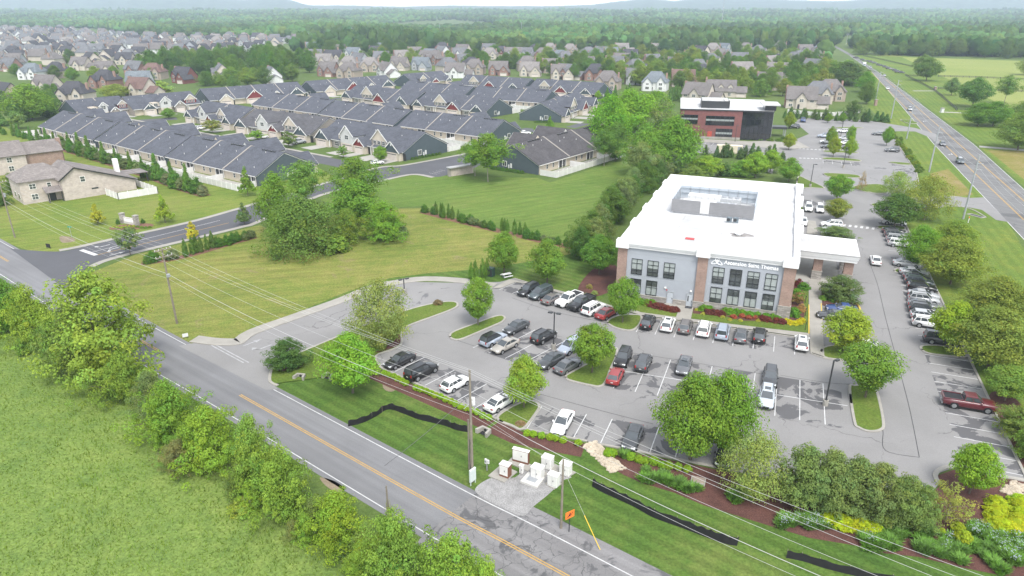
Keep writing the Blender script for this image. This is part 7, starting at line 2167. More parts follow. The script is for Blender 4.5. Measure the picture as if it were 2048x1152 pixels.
# ------------------------------------------------------------------ trees and shrubs
TL=[
('linden',956,651,549,924,991,BRIGHT,"egg shaped bright tree on the slim island by the lot's bend"),
('linden',1184,746,640,1142,1231,BRIGHT,"egg shaped bright tree on the wedge island between the double rows"),
('linden',1245,646,548,1212,1278,BRIGHT,"bright tree on the rounded island beside the dark red sedan"),
('maple',706,786,656,648,762,(0.095,0.165,0.030),"round maple on the lawn in a ring of mulch by the road"),
('birch',762,694,546,690,828,PALE,"large pale river birch at the lot entrance"),
('darkbush',578,734,672,543,624,(0.045,0.078,0.030),"dark bushy low tree on the entrance tip"),
('maple',1048,816,700,1009,1095,(0.11,0.175,0.030),"bright yellow green maple on the corner island by the pole"),
('spread',1380,918,735,1300,1450,MIDG,"largest tree of the lot, nearer half over the boxwoods"),
('spread',1440,905,728,1375,1518,MIDG,"largest tree of the lot, farther half over the open bays"),
('zelkova',1730,796,680,1688,1815,MIDG,"wide vase shaped tree on the long oval island"),
('maple',1687,703,607,1641,1742,(0.135,0.175,0.030),"pale yellow green tree on the island at the foot of the east walk"),
('linden',1896,701,596,1860,1950,LIME,"bright lime vase tree on the end island of the long row"),
('spread',1975,735,606,1912,2075,OLIVE,"big olive green maple at the right edge above the maroon pickup"),
('spread',1985,640,545,1922,2060,OLIVE,"olive tree at the right edge behind the big maple"),
('maple',2009,802,722,1964,2056,(0.088,0.13,0.035),"small green tree at the right edge beside the maroon pickup's nose"),
('maple',1938,987,874,1903,1996,(0.105,0.155,0.026),"bright green young tree in the mulch at the lower right corner bed"),
('airy',1890,1045,956,1852,1950,(0.14,0.155,0.045),"small yellow leaved tree below the bright young tree"),
('birch',1500,995,852,1432,1572,PALE,"thin pale birch with several stems beside the biggest tree"),
('linden',1671,442,393,1646,1699,OLIVE,"dull olive clipped tree behind the canopy"),
('linden',1673,402,346,1646,1703,BRIGHT,"bright tree on the island behind the dull olive one"),
('maple',1788,455,380,1754,1842,DEEP,"dark round tree over a white wagon by the highway drive"),
('birch',1848,440,343,1790,1892,(0.12,0.15,0.04),"light feathery tree behind the dark round one"),
('birch',1790,395,338,1758,1822,PALE,"thin pale tree at the upper corner of the lot"),
('spread',1832,533,446,1786,1872,MIDG,"spreading green tree along the long parked row"),
('spread',1900,568,466,1838,1968,OLIVE,"broad dark tree on the lawn by the long parked row"),
('spread',1900,508,436,1848,1946,OLIVE,"olive tree behind the broad dark lawn tree"),
('maple',1577,364,312,1552,1603,MIDG,"green tree at the far corner of the white roof"),
('darkbush',1682,600,548,1643,1722,(0.065,0.095,0.042),"grey green crape myrtle in the bed by the blue sedan"),
('darkbush',1672,474,451,1640,1702,(0.07,0.10,0.045),"grey green bushy tree over the side bays"),
('maple',1008,548,454,975,1043,BRIGHT,"bright maple by the picnic table"),
('maple',1094,567,471,1056,1130,BRIGHT,"bright maple on the striped lawn by the black crossover"),
('maple',1198,549,461,1162,1234,(0.065,0.115,0.030),"darker maple at the front corner of the office"),
('sapling',1396,612,584,1386,1410,(0.07,0.075,0.04),"small brownish tree beside the middle brick pier"),
('tall',976,364,258,925,1016,MIDG,"tall tree with bare double trunk beside the brick shelter, taller one"),
('tall',950,352,275,905,962,MIDG,"leafy tree close beside the brick shelter's end"),
('tall',1208,332,252,1180,1240,(0.055,0.10,0.03),"lone tree before the white patio fence"),
('wild',20,660,543,-35,70,MIDG,"green hedgerow tree at the left edge by the meadow"),
('wild',75,690,560,20,125,(0.12,0.17,0.03),"yellow green hedgerow tree beside the left edge one"),
('wild',215,752,526,112,330,(0.115,0.16,0.036),"tallest hedgerow tree, yellow green, hiding the road"),
('wild',165,742,590,108,230,(0.105,0.14,0.05),"greyish hedgerow tree leaning on the tallest one"),
('wild',255,800,698,200,310,(0.09,0.138,0.03),"bright bush of the hedgerow below the tallest tree"),
('wild',350,880,748,285,418,(0.096,0.145,0.030),"bright green hedgerow tree beside the first road line"),
('wild',432,935,800,362,505,(0.104,0.150,0.030),"lime green hedgerow tree reaching out over the road"),
('wild',520,990,815,448,560,(0.11,0.16,0.04),"loose pale hedgerow tree with upright shoots"),
('wild',575,1035,878,490,625,(0.095,0.15,0.033),"dense hedgerow tree by the double yellow line"),
('wild',682,1095,970,618,752,LIME,"lime hedgerow tree standing alone by the dirt patch"),
('wild',795,1190,998,732,882,(0.095,0.15,0.036),"tall green hedgerow tree by the vine covered stub"),
('wild',905,1225,1055,832,1012,(0.102,0.148,0.034),"yellow green hedgerow tree at the picture's lower edge"),
('wild',975,1260,1095,925,1025,(0.12,0.17,0.04),"hedgerow bush cut by the picture's lower edge"),
('wild',120,708,628,80,165,(0.085,0.13,0.035),"low hedgerow bush between the two left trees"),
('wild',310,835,735,265,350,(0.09,0.12,0.05),"greyish hedgerow bush between two bright ones"),
('wild',640,1060,985,600,680,(0.09,0.115,0.04),"low olive bush at the foot of the dense hedgerow tree"),
('wild',735,1118,1035,700,775,(0.11,0.135,0.045),"thin olive bush beside the lime hedgerow tree"),
('feather',608,503,383,525,690,(0.066,0.104,0.036),"large feathery grey green thicket of the copse"),
('wood',560,470,335,512,590,MIDG,"tall tree at the left back of the copse"),
('tall',612,425,312,575,662,(0.085,0.13,0.035),"slim tree with visible trunk behind the copse"),
('tall',718,432,303,655,762,(0.07,0.125,0.028),"tallest tree of the copse with pale trunk"),
('wood',715,448,352,655,765,(0.08,0.13,0.028),"leafy lower tree in the middle of the copse"),
('wild',770,478,398,722,818,BRIGHT,"bright green round tree at the right of the copse"),
('wild',700,482,412,660,745,(0.09,0.13,0.03),"yellowish bush in the middle of the copse"),
('mound',672,503,462,645,700,BRIGHT,"low bright bush at the front of the copse"),
('mound',795,472,442,775,822,(0.09,0.12,0.06),"low greyish bush at the right foot of the copse"),
('spire',496,392,329,477,511,MIDG,"narrow green tree at the end of the arborvitae row"),
('spire',197,449,405,177,211,(0.175,0.19,0.03),"yellow young tree on the left lawn"),
('spire',331,446,386,312,351,(0.125,0.16,0.03),"lime young tree on the left lawn near the entrance wall"),
('spire',386,479,439,369,402,(0.24,0.215,0.03),"golden yellow young tree by the dark road"),
('sapling',261,510,447,229,280,(0.07,0.105,0.05),"grey green young tree between the road and its arrows"),
('spire',489,449,401,471,504,(0.065,0.10,0.05),"grey green young tree beside the dark road's bend"),
('wild',27,388,343,8,48,DEEP,"dark shrub tree against the brick house"),
('wild',2,412,375,-20,20,DEEP,"dark shrub at the left edge below the brick house"),
('wood',65,240,162,18,108,(0.085,0.145,0.028),"big bright oak at the left edge above the grass strip"),
('sapling',38,258,221,16,54,(0.085,0.12,0.05),"small round tree on the grass strip"),
('wood',232,195,166,203,266,(0.13,0.155,0.045),"willowy yellow tree behind the grey townhouse block"),
('mound',323,190,160,302,348,(0.16,0.19,0.06),"pale dome shaped willow behind the grey townhouse block"),
('maple',338,237,214,319,346,BRIGHT,"round street tree before the white garage doors"),
('sapling',425,266,236,406,444,OLIVE,"dull round tree among the townhouse drives"),
('sapling',515,280,258,498,532,(0.10,0.16,0.03),"bright small tree beside a white crossover"),
('sapling',578,295,260,558,597,(0.075,0.11,0.035),"round dark tree beside the silver pickup"),
('sapling',687,316,288,674,700,(0.085,0.13,0.04),"small tree on the townhouse lawn beside the dark street"),
('maple',762,325,289,748,778,BRIGHT,"round bright tree over the white hatchback"),
('spire',1100,256,230,1091,1110,MIDG,"small pointed tree on the lawn of the turned block"),
('sapling',1071,266,252,1066,1078,BRIGHT,"sapling in the lane behind the lone tall tree"),
('maple',1196,199,180,1188,1202,(0.11,0.18,0.03),"bright sapling beside the far teal end"),
('maple',1666,314,268,1654,1680,LIME,"bright sapling at the near end of the parked island"),
('maple',1697,316,270,1686,1712,LIME,"bright sapling second along the parked island"),
('maple',1660,291,250,1650,1674,BRIGHT,"sapling at the far left of the parked island"),
('maple',1699,290,248,1689,1708,BRIGHT,"sapling at the far right of the parked island"),
('maple',1772,292,250,1763,1786,MIDG,"sapling on the small island by the highway shrubs"),
('maple',1577,300,264,1566,1592,LIME,"bright sapling at the crossing by the brick office"),
('maple',1577,258,222,1568,1590,LIME,"bright sapling by the brick office's white pier"),
('airy',1722,382,338,1713,1734,(0.16,0.13,0.10),"bare reddish twiggy tree at the lot's upper corner"),
('maple',1655,246,225,1650,1666,MIDG,"sapling on the far strip of the second lot"),
('maple',1684,247,224,1678,1692,MIDG,"second sapling on the far strip of the second lot"),
('wild',1705,232,198,1678,1714,DEEP,"dark round evergreen behind the vinyl fence"),
('wood',1218,300,180,1165,1255,(0.085,0.155,0.024),"tall bright tree at the left of the wood beside the townhouses"),
('wood',1262,268,172,1215,1320,(0.10,0.175,0.024),"bright yellow green crown in the middle of the wood"),
('wood',1310,255,176,1270,1345,(0.09,0.16,0.026),"bright crown at the back of the wood"),
('airy',1318,290,190,1270,1370,(0.085,0.10,0.055),"greyish thinly leaved tree in the wood"),
('wood',1342,345,226,1280,1390,(0.070,0.135,0.026),"big deep green crown nearest the brick office"),
('wood',1288,352,240,1244,1330,(0.075,0.135,0.030),"deep green crown at the front of the wood"),
('wood',1230,322,240,1200,1262,(0.06,0.11,0.028),"dark crown at the wood's corner by the patio fence"),
('tall',1278,370,275,1256,1318,(0.10,0.125,0.055),"pale thin tree at the foot of the wood"),
('wood',1370,322,250,1340,1395,(0.075,0.125,0.03),"green tree squeezed against the brick office"),
('wild',1352,352,308,1322,1378,(0.045,0.08,0.03),"dark bush at the foot of the wood"),
('maple',1412,352,308,1378,1448,(0.11,0.175,0.026),"bright round tree behind the white roof's back corner"),
('wild',1385,362,330,1355,1420,(0.10,0.14,0.04),"loose green bush at the white roof's back corner"),
('wild',1480,352,318,1450,1512,(0.09,0.145,0.032),"mid green bush behind the white roof"),
('maple',1510,355,300,1480,1535,(0.11,0.17,0.03),"bright tree beside the walk behind the white roof"),
('maple',1540,345,296,1515,1562,(0.10,0.16,0.03),"bright tree nearest the second lot's corner"),
('holly',1450,352,322,1438,1464,BLUEG,"dark pointed shrub between two bright trees behind the roof"),
('wild',1692,170,120,1650,1742,(0.05,0.085,0.03),"dark tall tree of the highway hedge"),
('wood',1690,165,118,1670,1722,(0.09,0.145,0.032),"bright tree of the highway hedge"),
('wood',1728,185,140,1708,1745,MIDG,"round tree of the highway hedge, next to the poles"),
('wood',1732,208,158,1713,1746,(0.06,0.10,0.032),"dark end tree of the highway hedge"),
('wood',1655,150,115,1635,1670,PALE,"pale tree beside the grey gabled house"),
('wood',1620,200,175,1608,1632,BRIGHT,"bright tree before the long brown roof"),
('maple',1852,162,112,1824,1876,(0.068,0.115,0.036),"round tree of the pair standing in the pasture"),
('maple',1842,152,106,1826,1864,(0.075,0.12,0.04),"rear tree of the pair standing in the pasture"),
('maple',1902,191,153,1890,1920,(0.08,0.12,0.055),"small pale tree inside the pasture fence"),
('maple',1944,214,150,1916,1976,(0.062,0.105,0.034),"dark round tree by the farm fence"),
('tall',2008,208,146,1985,2030,(0.07,0.115,0.036),"narrow tall tree by the farm fence"),
('spread',1955,252,202,1930,1995,(0.06,0.115,0.026),"low spreading tree at the farm drive, nearer the gate"),
('spread',1985,252,200,1960,2030,(0.065,0.12,0.026),"low spreading tree at the farm drive, farther from the gate"),
('spread',2035,300,220,1990,2090,(0.085,0.13,0.04),"big green tree at the right edge by the highway"),
('spread',2060,250,192,2020,2110,(0.07,0.12,0.03),"green tree at the right edge behind the farm trees"),
('wood',2052,150,112,2035,2075,(0.11,0.14,0.04),"yellowish tree at the right edge of the pasture"),
]
for row in TL:
 kind,bx,by,yt,xl,xr,col,lab=row
 tree_px(kind,bx,by,yt,xl,xr,col,lab)
 # the six dark viburnums on the lower bed
for k,(bx,by,yt,xl,xr)in enumerate(((1598,1008,880,1555,1660),(1648,1016,893,1600,1705),(1700,1026,903,1650,1752),(1748,1036,920,1705,1800),(1795,1048,942,1752,1838),(1832,1058,965,1792,1862))):
 tree_px('darkbush',bx,by,yt,xl,xr,(0.082,0.114,0.048),["first dark viburnum of the big clump, next to the thin birch","second dark viburnum of the big clump","third dark viburnum, in the middle of the big clump","fourth dark viburnum of the big clump, behind the yellow shrubs","fifth dark viburnum of the big clump","last dark viburnum of the big clump, next to the small yellow tree"][k])
 # clipped boxwoods along the kerb
BOX=[(1030,685),(1065,700),(1103,712),(1135,730),(1170,748),(1200,768),(1280,805),(1320,818),(1360,832),(1400,848),(1436,863),(1478,875),(1520,898),(1562,914),(1598,935),(1634,955),(1680,967),(1720,985),(1770,1000),(1812,1026),(1862,1044)]
BOX=[Q(1,2,x,y+10)for x,y in BOX]+[Q(2,3,x,y+14)for x,y in((118,10),(170,20),(238,32),(302,44),(350,52),(408,66),(528,90))]
for g in BOX:
 plant('ball',g,0.80,0.95,(0.125,0.19,0.022),"clipped round boxwood in the mulch strip along the road-side bays","boxwoods along the road-side bays")
for x,y,s in((770,180,1.2),(805,178,1.1),(950,205,1.15),(1012,226,1.05),(1062,240,1.05),(1135,245,1.2),(1200,270,0.95),(1255,277,1.1),(1325,286,1.05),(1405,308,1.1)):
 plant('ball',Q(2,3,x,y+12),0.85*s,1.0*s,(0.105,0.175,0.022),"clipped round boxwood in the mulch past the rock channel","boxwoods past the rock channel")
 # screening rows: alternating arborvitae and round shrubs
def screen_row(pts,n,label,grp,seed,hs=(3.6,5.4),kinds=('arborvitae','arborvitae','holly','ball'),cols=None,off=0.5):
 r=random.Random(seed)
 P_=smooth_line(pts,8)
 seglen=[dist2(P_[i],P_[i+1])for i in range(len(P_)-1)]
 T=sum(seglen)
 for i in range(n):
  d=T*(i+0.5)/n+r.uniform(-0.4,0.4)
  j=0
  while j<len(seglen)-1 and d>seglen[j]:d-=seglen[j];j+=1
  g=lerp2(P_[j],P_[j+1],min(max(d/seglen[j],0),1))
  g=add2(g,(r.uniform(-off,off),r.uniform(-off,off)))
  k=kinds[(i*5+i//3+seed)%len(kinds)]
  if k in('arborvitae','column'):
   h=r.uniform(*hs);w=h*r.uniform(0.38,0.46)if k=='arborvitae' else h*0.3
   col,kl_=(0.052,0.092,0.026),"cone shaped arborvitae"
  elif k=='holly':
   h=hs[0]*r.uniform(0.62,0.85);w=h*r.uniform(0.72,0.9);col,kl_=(0.048,0.095,0.026),"dense green rounded evergreen"
  else:
   h=hs[0]*r.uniform(0.5,0.66);w=h*r.uniform(0.95,1.1);col,kl_=r.choice([(0.07,0.088,0.05),(0.085,0.10,0.06)]),"round greyish shrub"
  plant(k,g,h,w,col,f"{kl_} in {label}",f"{kl_}s: {grp}",d=w)
screen_row(ROW_TH,36,"the row behind the nearest townhouse fences","row behind the townhouse fences",1,(6.0,8.6))
screen_row([G(-20,262),G(60,280),G(92,290)],9,"the hedge end by the grass strip","hedge end by the grass strip",4,(4.2,6.0))
screen_row(ROW_ENT[:],20,"the mulch row along the dark entrance road","row along the entrance road",2,(3.2,4.3),('column','holly','holly','ball','column'))
screen_row(ROW_LOT,34,"the mulch row across the vacant lot","row across the vacant lot",3,(3.0,4.2),('column','holly','ball','holly','column'))
for x,y,h in((943,562,4.0),(951,560,4.3),(966,556,4.2),(974,553,3.9)):
 plant('column',G(x,y),h,h*0.28,(0.060,0.110,0.026),"slim arborvitae of the four behind the bright egg shaped tree","four slim arborvitae at the lot's bend")
 # tall mixed hedge along the office's hidden side
r=random.Random(21)
HP=smooth_line([G(1178,522),G(1205,470),G(1240,425),G(1280,390),G(1320,365),G(1350,352)],8)
for i in range(34):
 k=i/33*(len(HP)-1);j=min(int(k),len(HP)-2)
 g=lerp2(HP[j],HP[j+1],k-j);g=add2(g,(r.uniform(-2.0,1.0),r.uniform(-1.5,1.5)))
 kd=('wood','wild','darkbush','darkbush','wild')[i%5]
 h=r.uniform(5.0,8.5);c_=[(0.045,0.088,0.026),(0.075,0.095,0.055),(0.05,0.09,0.026),(0.06,0.10,0.03),(0.10,0.125,0.06)][(i*3+i//5)%5]
 plant(kd,g,h,h*r.uniform(0.62,0.9),c_,"tall evergreen shrub in the mixed hedge down the office's left side","mixed hedge along the office",name="hedge_shrub")
 # evergreens by the brick office and along the second lot
for x,y,h,w,kd in((1520,205,3,2.4,'holly'),):
 pass
for i in range(14):
 x=1500+i*4
r=random.Random(8)
for i in range(12):
 g=lerp2(G(1416,312),G(1560,322),i/11);g=add2(g,(r.uniform(-1,1),r.uniform(-1.5,1.5)))
 h=r.uniform(3.5,6.0)
 plant(('wild','arborvitae','holly')[i%3],g,h,h*0.62,(0.050,0.082,0.036),"dark cedar in the rough row behind the storage container","cedars behind the storage container",name="cedar_shrub")
for i in range(15):
 g=lerp2(G(1565,236),G(1735,244),i/14);g=add2(g,(r.uniform(-1,1),r.uniform(-1,1)))
 h=r.uniform(3.2,6.0)
 plant(('arborvitae','holly','wild')[i%3],g,h,h*0.6,(0.048,0.082,0.034),"dark evergreen in the row between the second lot and the gardens","evergreens behind the second lot",name="evergreen_shrub")
for i,(x,y)in enumerate(((1735,240),(1752,243),(1763,243),(1772,245))):
 plant('arborvitae',G(x,y),5.5-i*0.5,3.6,(0.045,0.08,0.034),"dark broad evergreen at the second lot's highway corner","evergreens at the highway corner",name="evergreen_shrub")
for i in range(22):
 g=lerp2(G(1782,262),G(1836,345),i/21);g=add2(g,(r.uniform(-0.8,1.2),r.uniform(-1,1)))
 plant('mound',g,r.uniform(1.0,2.0),r.uniform(1.8,2.8),r.choice([(0.09,0.14,0.03),(0.12,0.15,0.03),(0.07,0.11,0.03)]),"rounded shrub in the bed between the second lot and the highway verge","shrubs along the highway verge")
for i in range(9):
 plant('arborvitae',add2(G(1340+i*4-4*(i>4),203-i*1.2),(r.uniform(-1,1),0)),r.uniform(6,9),4.0,(0.055,0.098,0.03),"tall dark cedar in the garden behind the brick office","garden cedars behind the brick office",name="cedar_tree",cat="tree")
for x,y in((1200,196),(1214,195),(1230,197),(1258,190),(1252,196)):
 plant('arborvitae',G(x,y),r.uniform(5,8),3.4,(0.05,0.09,0.03),"pointed dark evergreen beside the brown roofed garden house","pointed evergreens at the garden house",name="cedar_tree",cat="tree")
 # foundation planting
def fz(kind,x,y,h,w,col,label,grp=None,**kw):
 return plant(kind,Fz(x,y),h,w,col,label,grp,**kw)
for x,y in((345,615),(400,622),(455,630),(500,635)):fz('mound',x,y,1.1,1.9,(0.075,0.135,0.026),"green clipped shrub along the office's left stone base","green shrubs left of the doors")
for x,y in((490,645),(545,660),(600,672),(655,685),(705,694),(735,698)):fz('mound',x,y,0.95,1.7,WINE,"dark red barberry in the bed left of the door walk","red barberries left of the door walk")
for x,y in((1050,718),(1095,722),(1140,728),(1180,735),(1580,782),(1630,792),(1720,805),(1770,812)):fz('mound',x,y,0.95,1.7,WINE,"dark red barberry in the long bed before the office","red barberries in the long bed")
for x,y in((1010,690),(1060,695),(1220,718),(1270,722),(1330,728),(1390,738),(1460,750),(1530,758),(1620,770),(1680,780),(1730,785)):fz('mound',x,y,1.15,1.8,(0.07,0.145,0.024),"green shrub against the office's stone base","green shrubs along the stone base")
for x,y in((1300,765),(1385,755),(1450,772),(1515,772)):fz('ball',x,y,0.75,1.1,(0.19,0.055,0.045),"coral red azalea in the long bed","coral azaleas")
for x,y in((940,690),(1005,728),(1195,760),(1265,785),(1370,795),(1540,795)):fz('mound',x,y,0.5,0.8,(0.21,0.20,0.045),"small yellow shrub at the front of the long bed","small yellow shrubs of the long bed")
for x,y in((1815,800),(1850,818),(1890,826),(1930,822),(1965,800)):fz('mound',x,y,0.75,1.4,(0.27,0.235,0.02),"bright golden shrub round the office's corner bed","golden shrubs at the office corner")
for x,y,h,w,c_,lb in((1905,565,2.0,2.2,(0.07,0.145,0.026),"round green shrub beside the right brick pier"),(1925,640,2.6,2.4,(0.13,0.10,0.05),"brownish crape myrtle at the right brick pier"),(1890,745,1.8,2.0,(0.06,0.13,0.026),"round green shrub in the golden corner bed"),(1935,450,1.5,1.8,WINE,"dark red shrub beside the canopy drive"),(1985,480,1.4,2.2,(0.06,0.125,0.026),"low green shrub by the canopy drive"),(1960,700,1.5,1.6,(0.20,0.13,0.07),"orange tinged shrub of the corner bed")):
 fz('mound' if 'myrtle' not in lb else 'sapling',x,y,h,w,c_,lb)
for x,y in((440,95),(470,80),(520,110),(570,120),(560,95)):plant('mound',Q(3,2,x,y),0.9,1.6,r.choice([(0.09,0.15,0.03),(0.28,0.27,0.04)]),"low shrub in the bed behind the accessible bays","low shrubs by the accessible bays")
plant('mound',Q(1,2,1455,130),0.9,1.8,(0.10,0.085,0.055),"brown low shrub in the mulch ring at the island tip")
for x,y in((1000,455),(1060,430),(1090,400),(1000,490)):plant('mound',Q(1,2,x,y),1.0,1.8,(0.09,0.12,0.035),"low shrub at the foot of the river birch","shrubs under the river birch")
for x,y,c_ in((660,70,(0.13,0.15,0.06)),(620,20,(0.14,0.13,0.06)),(590,90,(0.10,0.12,0.05))):plant('mound',Q(2,2,x,y-20),0.8,1.3,c_,"small pale shrub in the mulch wedge by the office's left corner","small shrubs in the mulch wedge")
plant('mound',Q(2,2,70,1095),0.6,1.3,(0.16,0.11,0.09),"small pinkish shrub by the corner island")
# big lower bed: golden mounds and tufted perennials
for x,y,h,w in((500,715,1.3,2.2),(560,735,1.4,2.4),(620,750,1.3,2.2),(700,765,1.2,2.0),(760,780,1.3,2.2),(840,800,1.2,2.2)):
 plant('mound',Q(3,3,x,y),h*0.85,w,(0.185,0.205,0.016),"golden green shrub of the mounded row below the dark viburnums","golden mounded row")
for a in range(11):
 an=R(150+a*25)
 x,y=1925+105*math.cos(an)*1.05,660+130*math.sin(an)*-1
 plant('mound',Q(3,3,x,y),1.1,2.3,(0.19,0.225,0.018),"bright golden shrub of the ring at the lower right edge","golden ring at the lower right edge")
for x,y in((2010,590),(2040,620),(1960,800),(2020,800)):plant('mound',Q(3,3,x,y),1.0,2.0,(0.20,0.215,0.018),"golden shrub beside the ring at the lower right edge","golden shrubs beside the ring")
for x,y,w in((1390,820,0.8),(1510,800,1.3),(1545,880,1.6)):plant('ball',Q(3,3,x,y),w*0.9,w,(0.16,0.19,0.02),"single clipped golden shrub below the small yellow tree","clipped golden shrubs")
def tuft(g,h,w,col,label,grp,flowers=False):
 i=n_tree[0];n_tree[0]+=1
 t=thing("perennial_clump",label,"perennial",g,(i*1.7)%6.28,grp)
 o=put('foliage',TUFT[i%3],t,None,0,col);o.scale=(w,w,h)
 if flowers:
  f=put('flower_head',TUFTF,t,None,0);f.scale=(w,w,h);f["kind"]="stuff"
 return t
def tuft_mesh(seed):
 g=np.random.default_rng(seed)
 n=130
 th=g.uniform(0,2*np.pi,n);rr_=np.sqrt(g.uniform(0,1,n))*0.35
 v,f,tn=[],[],[]
 for i in range(n):
  c,s=math.cos(th[i]),math.sin(th[i])
  b0=(rr_[i]*c,rr_[i]*s,0.0)
  ln=g.uniform(0.6,1.0);bend=g.uniform(0.15,0.5)
  m_=(b0[0]+c*bend*0.4,b0[1]+s*bend*0.4,ln*0.65);e_=(b0[0]+c*bend,b0[1]+s*bend,ln*0.95)
  w_=0.035
  o=len(v)
  v+=[(b0[0]-s*w_,b0[1]+c*w_,0),(b0[0]+s*w_,b0[1]-c*w_,0),(m_[0]+s*w_,m_[1]-c*w_,m_[2]),(m_[0]-s*w_,m_[1]+c*w_,m_[2]),e_]
  f+=[(o,o+1,o+2,o+3),(o+3,o+2,o+4)]
  k=g.uniform(0.7,1.35);tn+=[(k,k,k,1)]*2
 me=bpy.data.meshes.new("tuft");me.from_pydata(v,[],f)
 at=me.attributes.new("tone",'FLOAT_COLOR','FACE');at.data.foreach_set("color",[c for q in tn for c in q])
 me.materials.append(mt['leaf']);return me
TUFT=[tuft_mesh(k)for k in range(3)]
fb=MB();g_=np.random.default_rng(2)
for i in range(10):
 a,rr_=g_.uniform(0,6.28),g_.uniform(0,0.5);fb.rbox(rr_*math.cos(a)-.018,rr_*math.cos(a)+.018,rr_*math.sin(a)-.018,rr_*math.sin(a)+.018,0.95,1.0,0.01)
TUFTF=fb.mesh("flower_head",M("pale_flower",(0.42,0.46,0.52),0.8))
r=random.Random(77)
TU=[]
for cx_,cyy,sx,sy,n_,fl in((190,720,90,40,11,True),(390,735,90,45,12,True),(780,850,60,40,8,True),(900,900,130,40,14,False),(1000,830,110,60,16,False),(1250,830,60,50,6,False),(1230,910,90,40,9,False),(1350,970,110,40,12,False),(1420,900,50,40,6,True),(1500,1000,60,50,8,False),(1660,800,90,40,12,True),(1640,930,40,40,4,False),(1760,960,60,50,7,False),(1790,1050,40,40,4,False),(1900,890,120,50,16,True),(1940,1050,60,60,8,True),(1990,960,50,40,6,True),(1870,1100,30,30,2,False)):
 for _ in range(n_):TU.append((512*3+(cx_+r.uniform(-sx,sx))/4,864+(cyy+r.uniform(-sy,sy))/4,fl))
for cx_,cyy,sx,sy,n_ in((1150,385,110,30,14),(1300,420,80,30,6),(1430,465,60,15,5),(1820,535,80,30,8),(1060,325,15,10,2),(890,200,10,10,2)):
 for _ in range(n_):TU.append((1024+(cx_+r.uniform(-sx,sx))/4,864+(cyy+r.uniform(-sy,sy))/4,False))
for x,y,fl in TU:
 lab="strappy perennial clump with pale flowers in the lower mulch bed" if fl else "strappy green perennial clump in the lower mulch bed"
 tuft(G(x,y),r.uniform(0.55,0.9),r.uniform(0.9,1.4),r.choice([(0.075,0.145,0.035),(0.085,0.15,0.045),(0.07,0.12,0.045)]),lab,"flowering perennials of the lower bed" if fl else "green perennials of the lower bed",fl)
 # bushes on the right edge strip
for bx,by,yt,xl,xr in((2035,870,808,1992,2075),(2060,915,850,2025,2100),(2040,760,722,2010,2080)):
 tree_px('darkbush',bx,by,yt,xl,xr,(0.085,0.125,0.035),"leafy shrub at the right edge above the lower bays, "+{870:"biggest of three",915:"lowest of three",760:"beside the small tree"}[by])
 # townhouse foundation shrubs
for k in range(9):
 g=lerp2(G(*zC(1310,890)),G(*zC(1660,825)),k/8);plant('mound',g,0.9,1.5,(0.05,0.085,0.03),"low shrub along the teal end wall by the side street","shrubs at the teal end wall")
for k in range(9):
 g=lerp2(G(*zD(640,1065)),G(*zD(940,1110)),k/8);plant('mound',g,1.1,1.6,(0.05,0.095,0.028),"round shrub along the teal end wall beside the vacant lawn","shrubs at the lawn side teal wall")
for k in range(6):
 g=lerp2(G(*zD(1080,588)),G(*zD(1200,590)),k/5);plant('mound',g,0.9,1.6,(0.05,0.09,0.03),"low shrub along the teal end wall of the turned block","shrubs at the turned block")
for x,y in((945,640),(1145,635)):plant('holly',Q(0,1,x,y),1.3,1.0,(0.045,0.085,0.026),"small dark evergreen beside a pillar of the entrance wall","evergreens of the entrance wall")
for k in range(10):plant('mound',Q(0,1,910+k*32,668+6*math.sin(k)),0.5,0.9,r.choice([(0.17,0.19,0.04),(0.08,0.13,0.03)]),"low shrub in the bed round the entrance wall","shrubs of the entrance wall bed")
for x,y in((1480,278),(1500,279),(1520,280),(1540,282),(1558,283),(1568,279)):plant('mound',G(x,y),1.3,3.0,(0.07,0.115,0.035),"low shrub at the foot of the dark glass corner","shrubs at the glass corner")
# ---- middle distance: garden trees between the houses
r=random.Random(31)
def scatter(poly,n,kinds,cols,hr,label,grp,name=None,wr=(0.75,1.05),minsep=5):
 xs=[p[0]for p in poly];ys=[p[1]for p in poly]
 done=[]
 tries=0
 while len(done)<n and tries<n*60:
  tries+=1
  x,y=r.uniform(min(xs),max(xs)),r.uniform(min(ys),max(ys))
  ins=False
  for i in range(len(poly)):
   (x1,y1),(x2,y2)=poly[i],poly[(i+1)%len(poly)]
   if(y1>y)!=(y2>y)and x<(x2-x1)*(y-y1)/(y2-y1)+x1:ins=not ins
  if not ins:continue
  g=G(x,y)
  if any(dist2(g,q)<minsep for q in done):continue
  done.append(g)
  h=r.uniform(*hr)
  plant(r.choice(kinds),g,h,h*r.uniform(*wr),r.choice(cols),label,grp,name=name)
GC=[(0.06,0.10,0.028),(0.052,0.09,0.028),(0.044,0.076,0.028),(0.075,0.118,0.03),(0.10,0.13,0.035)]
scatter([(600,118),(1000,110),(1400,112),(1600,118),(1680,150),(1640,195),(1450,190),(1200,165),(950,140),(620,130)],190,['wood','maple','wild','spread'],GC,(8.5,16),"leafy garden tree among the houses beyond the townhouses","garden trees beyond the townhouses","garden_tree",minsep=9)
scatter([(900,125),(1200,118),(1640,120),(1690,150),(1640,200),(1450,195),(1250,172),(950,140)],80,['wood','maple','wild','spread'],GC,(8,14),"leafy tree in the gardens nearest the brick office and its lot","garden trees near the brick office","garden_tree",minsep=9)
scatter([(0,120),(300,110),(460,120),(480,160),(200,165),(0,175)],26,['maple','wild','wood'],GC,(6,11),"garden tree among the nearer rows of the left neighbourhood","garden trees of the left neighbourhood","garden_tree",minsep=12)
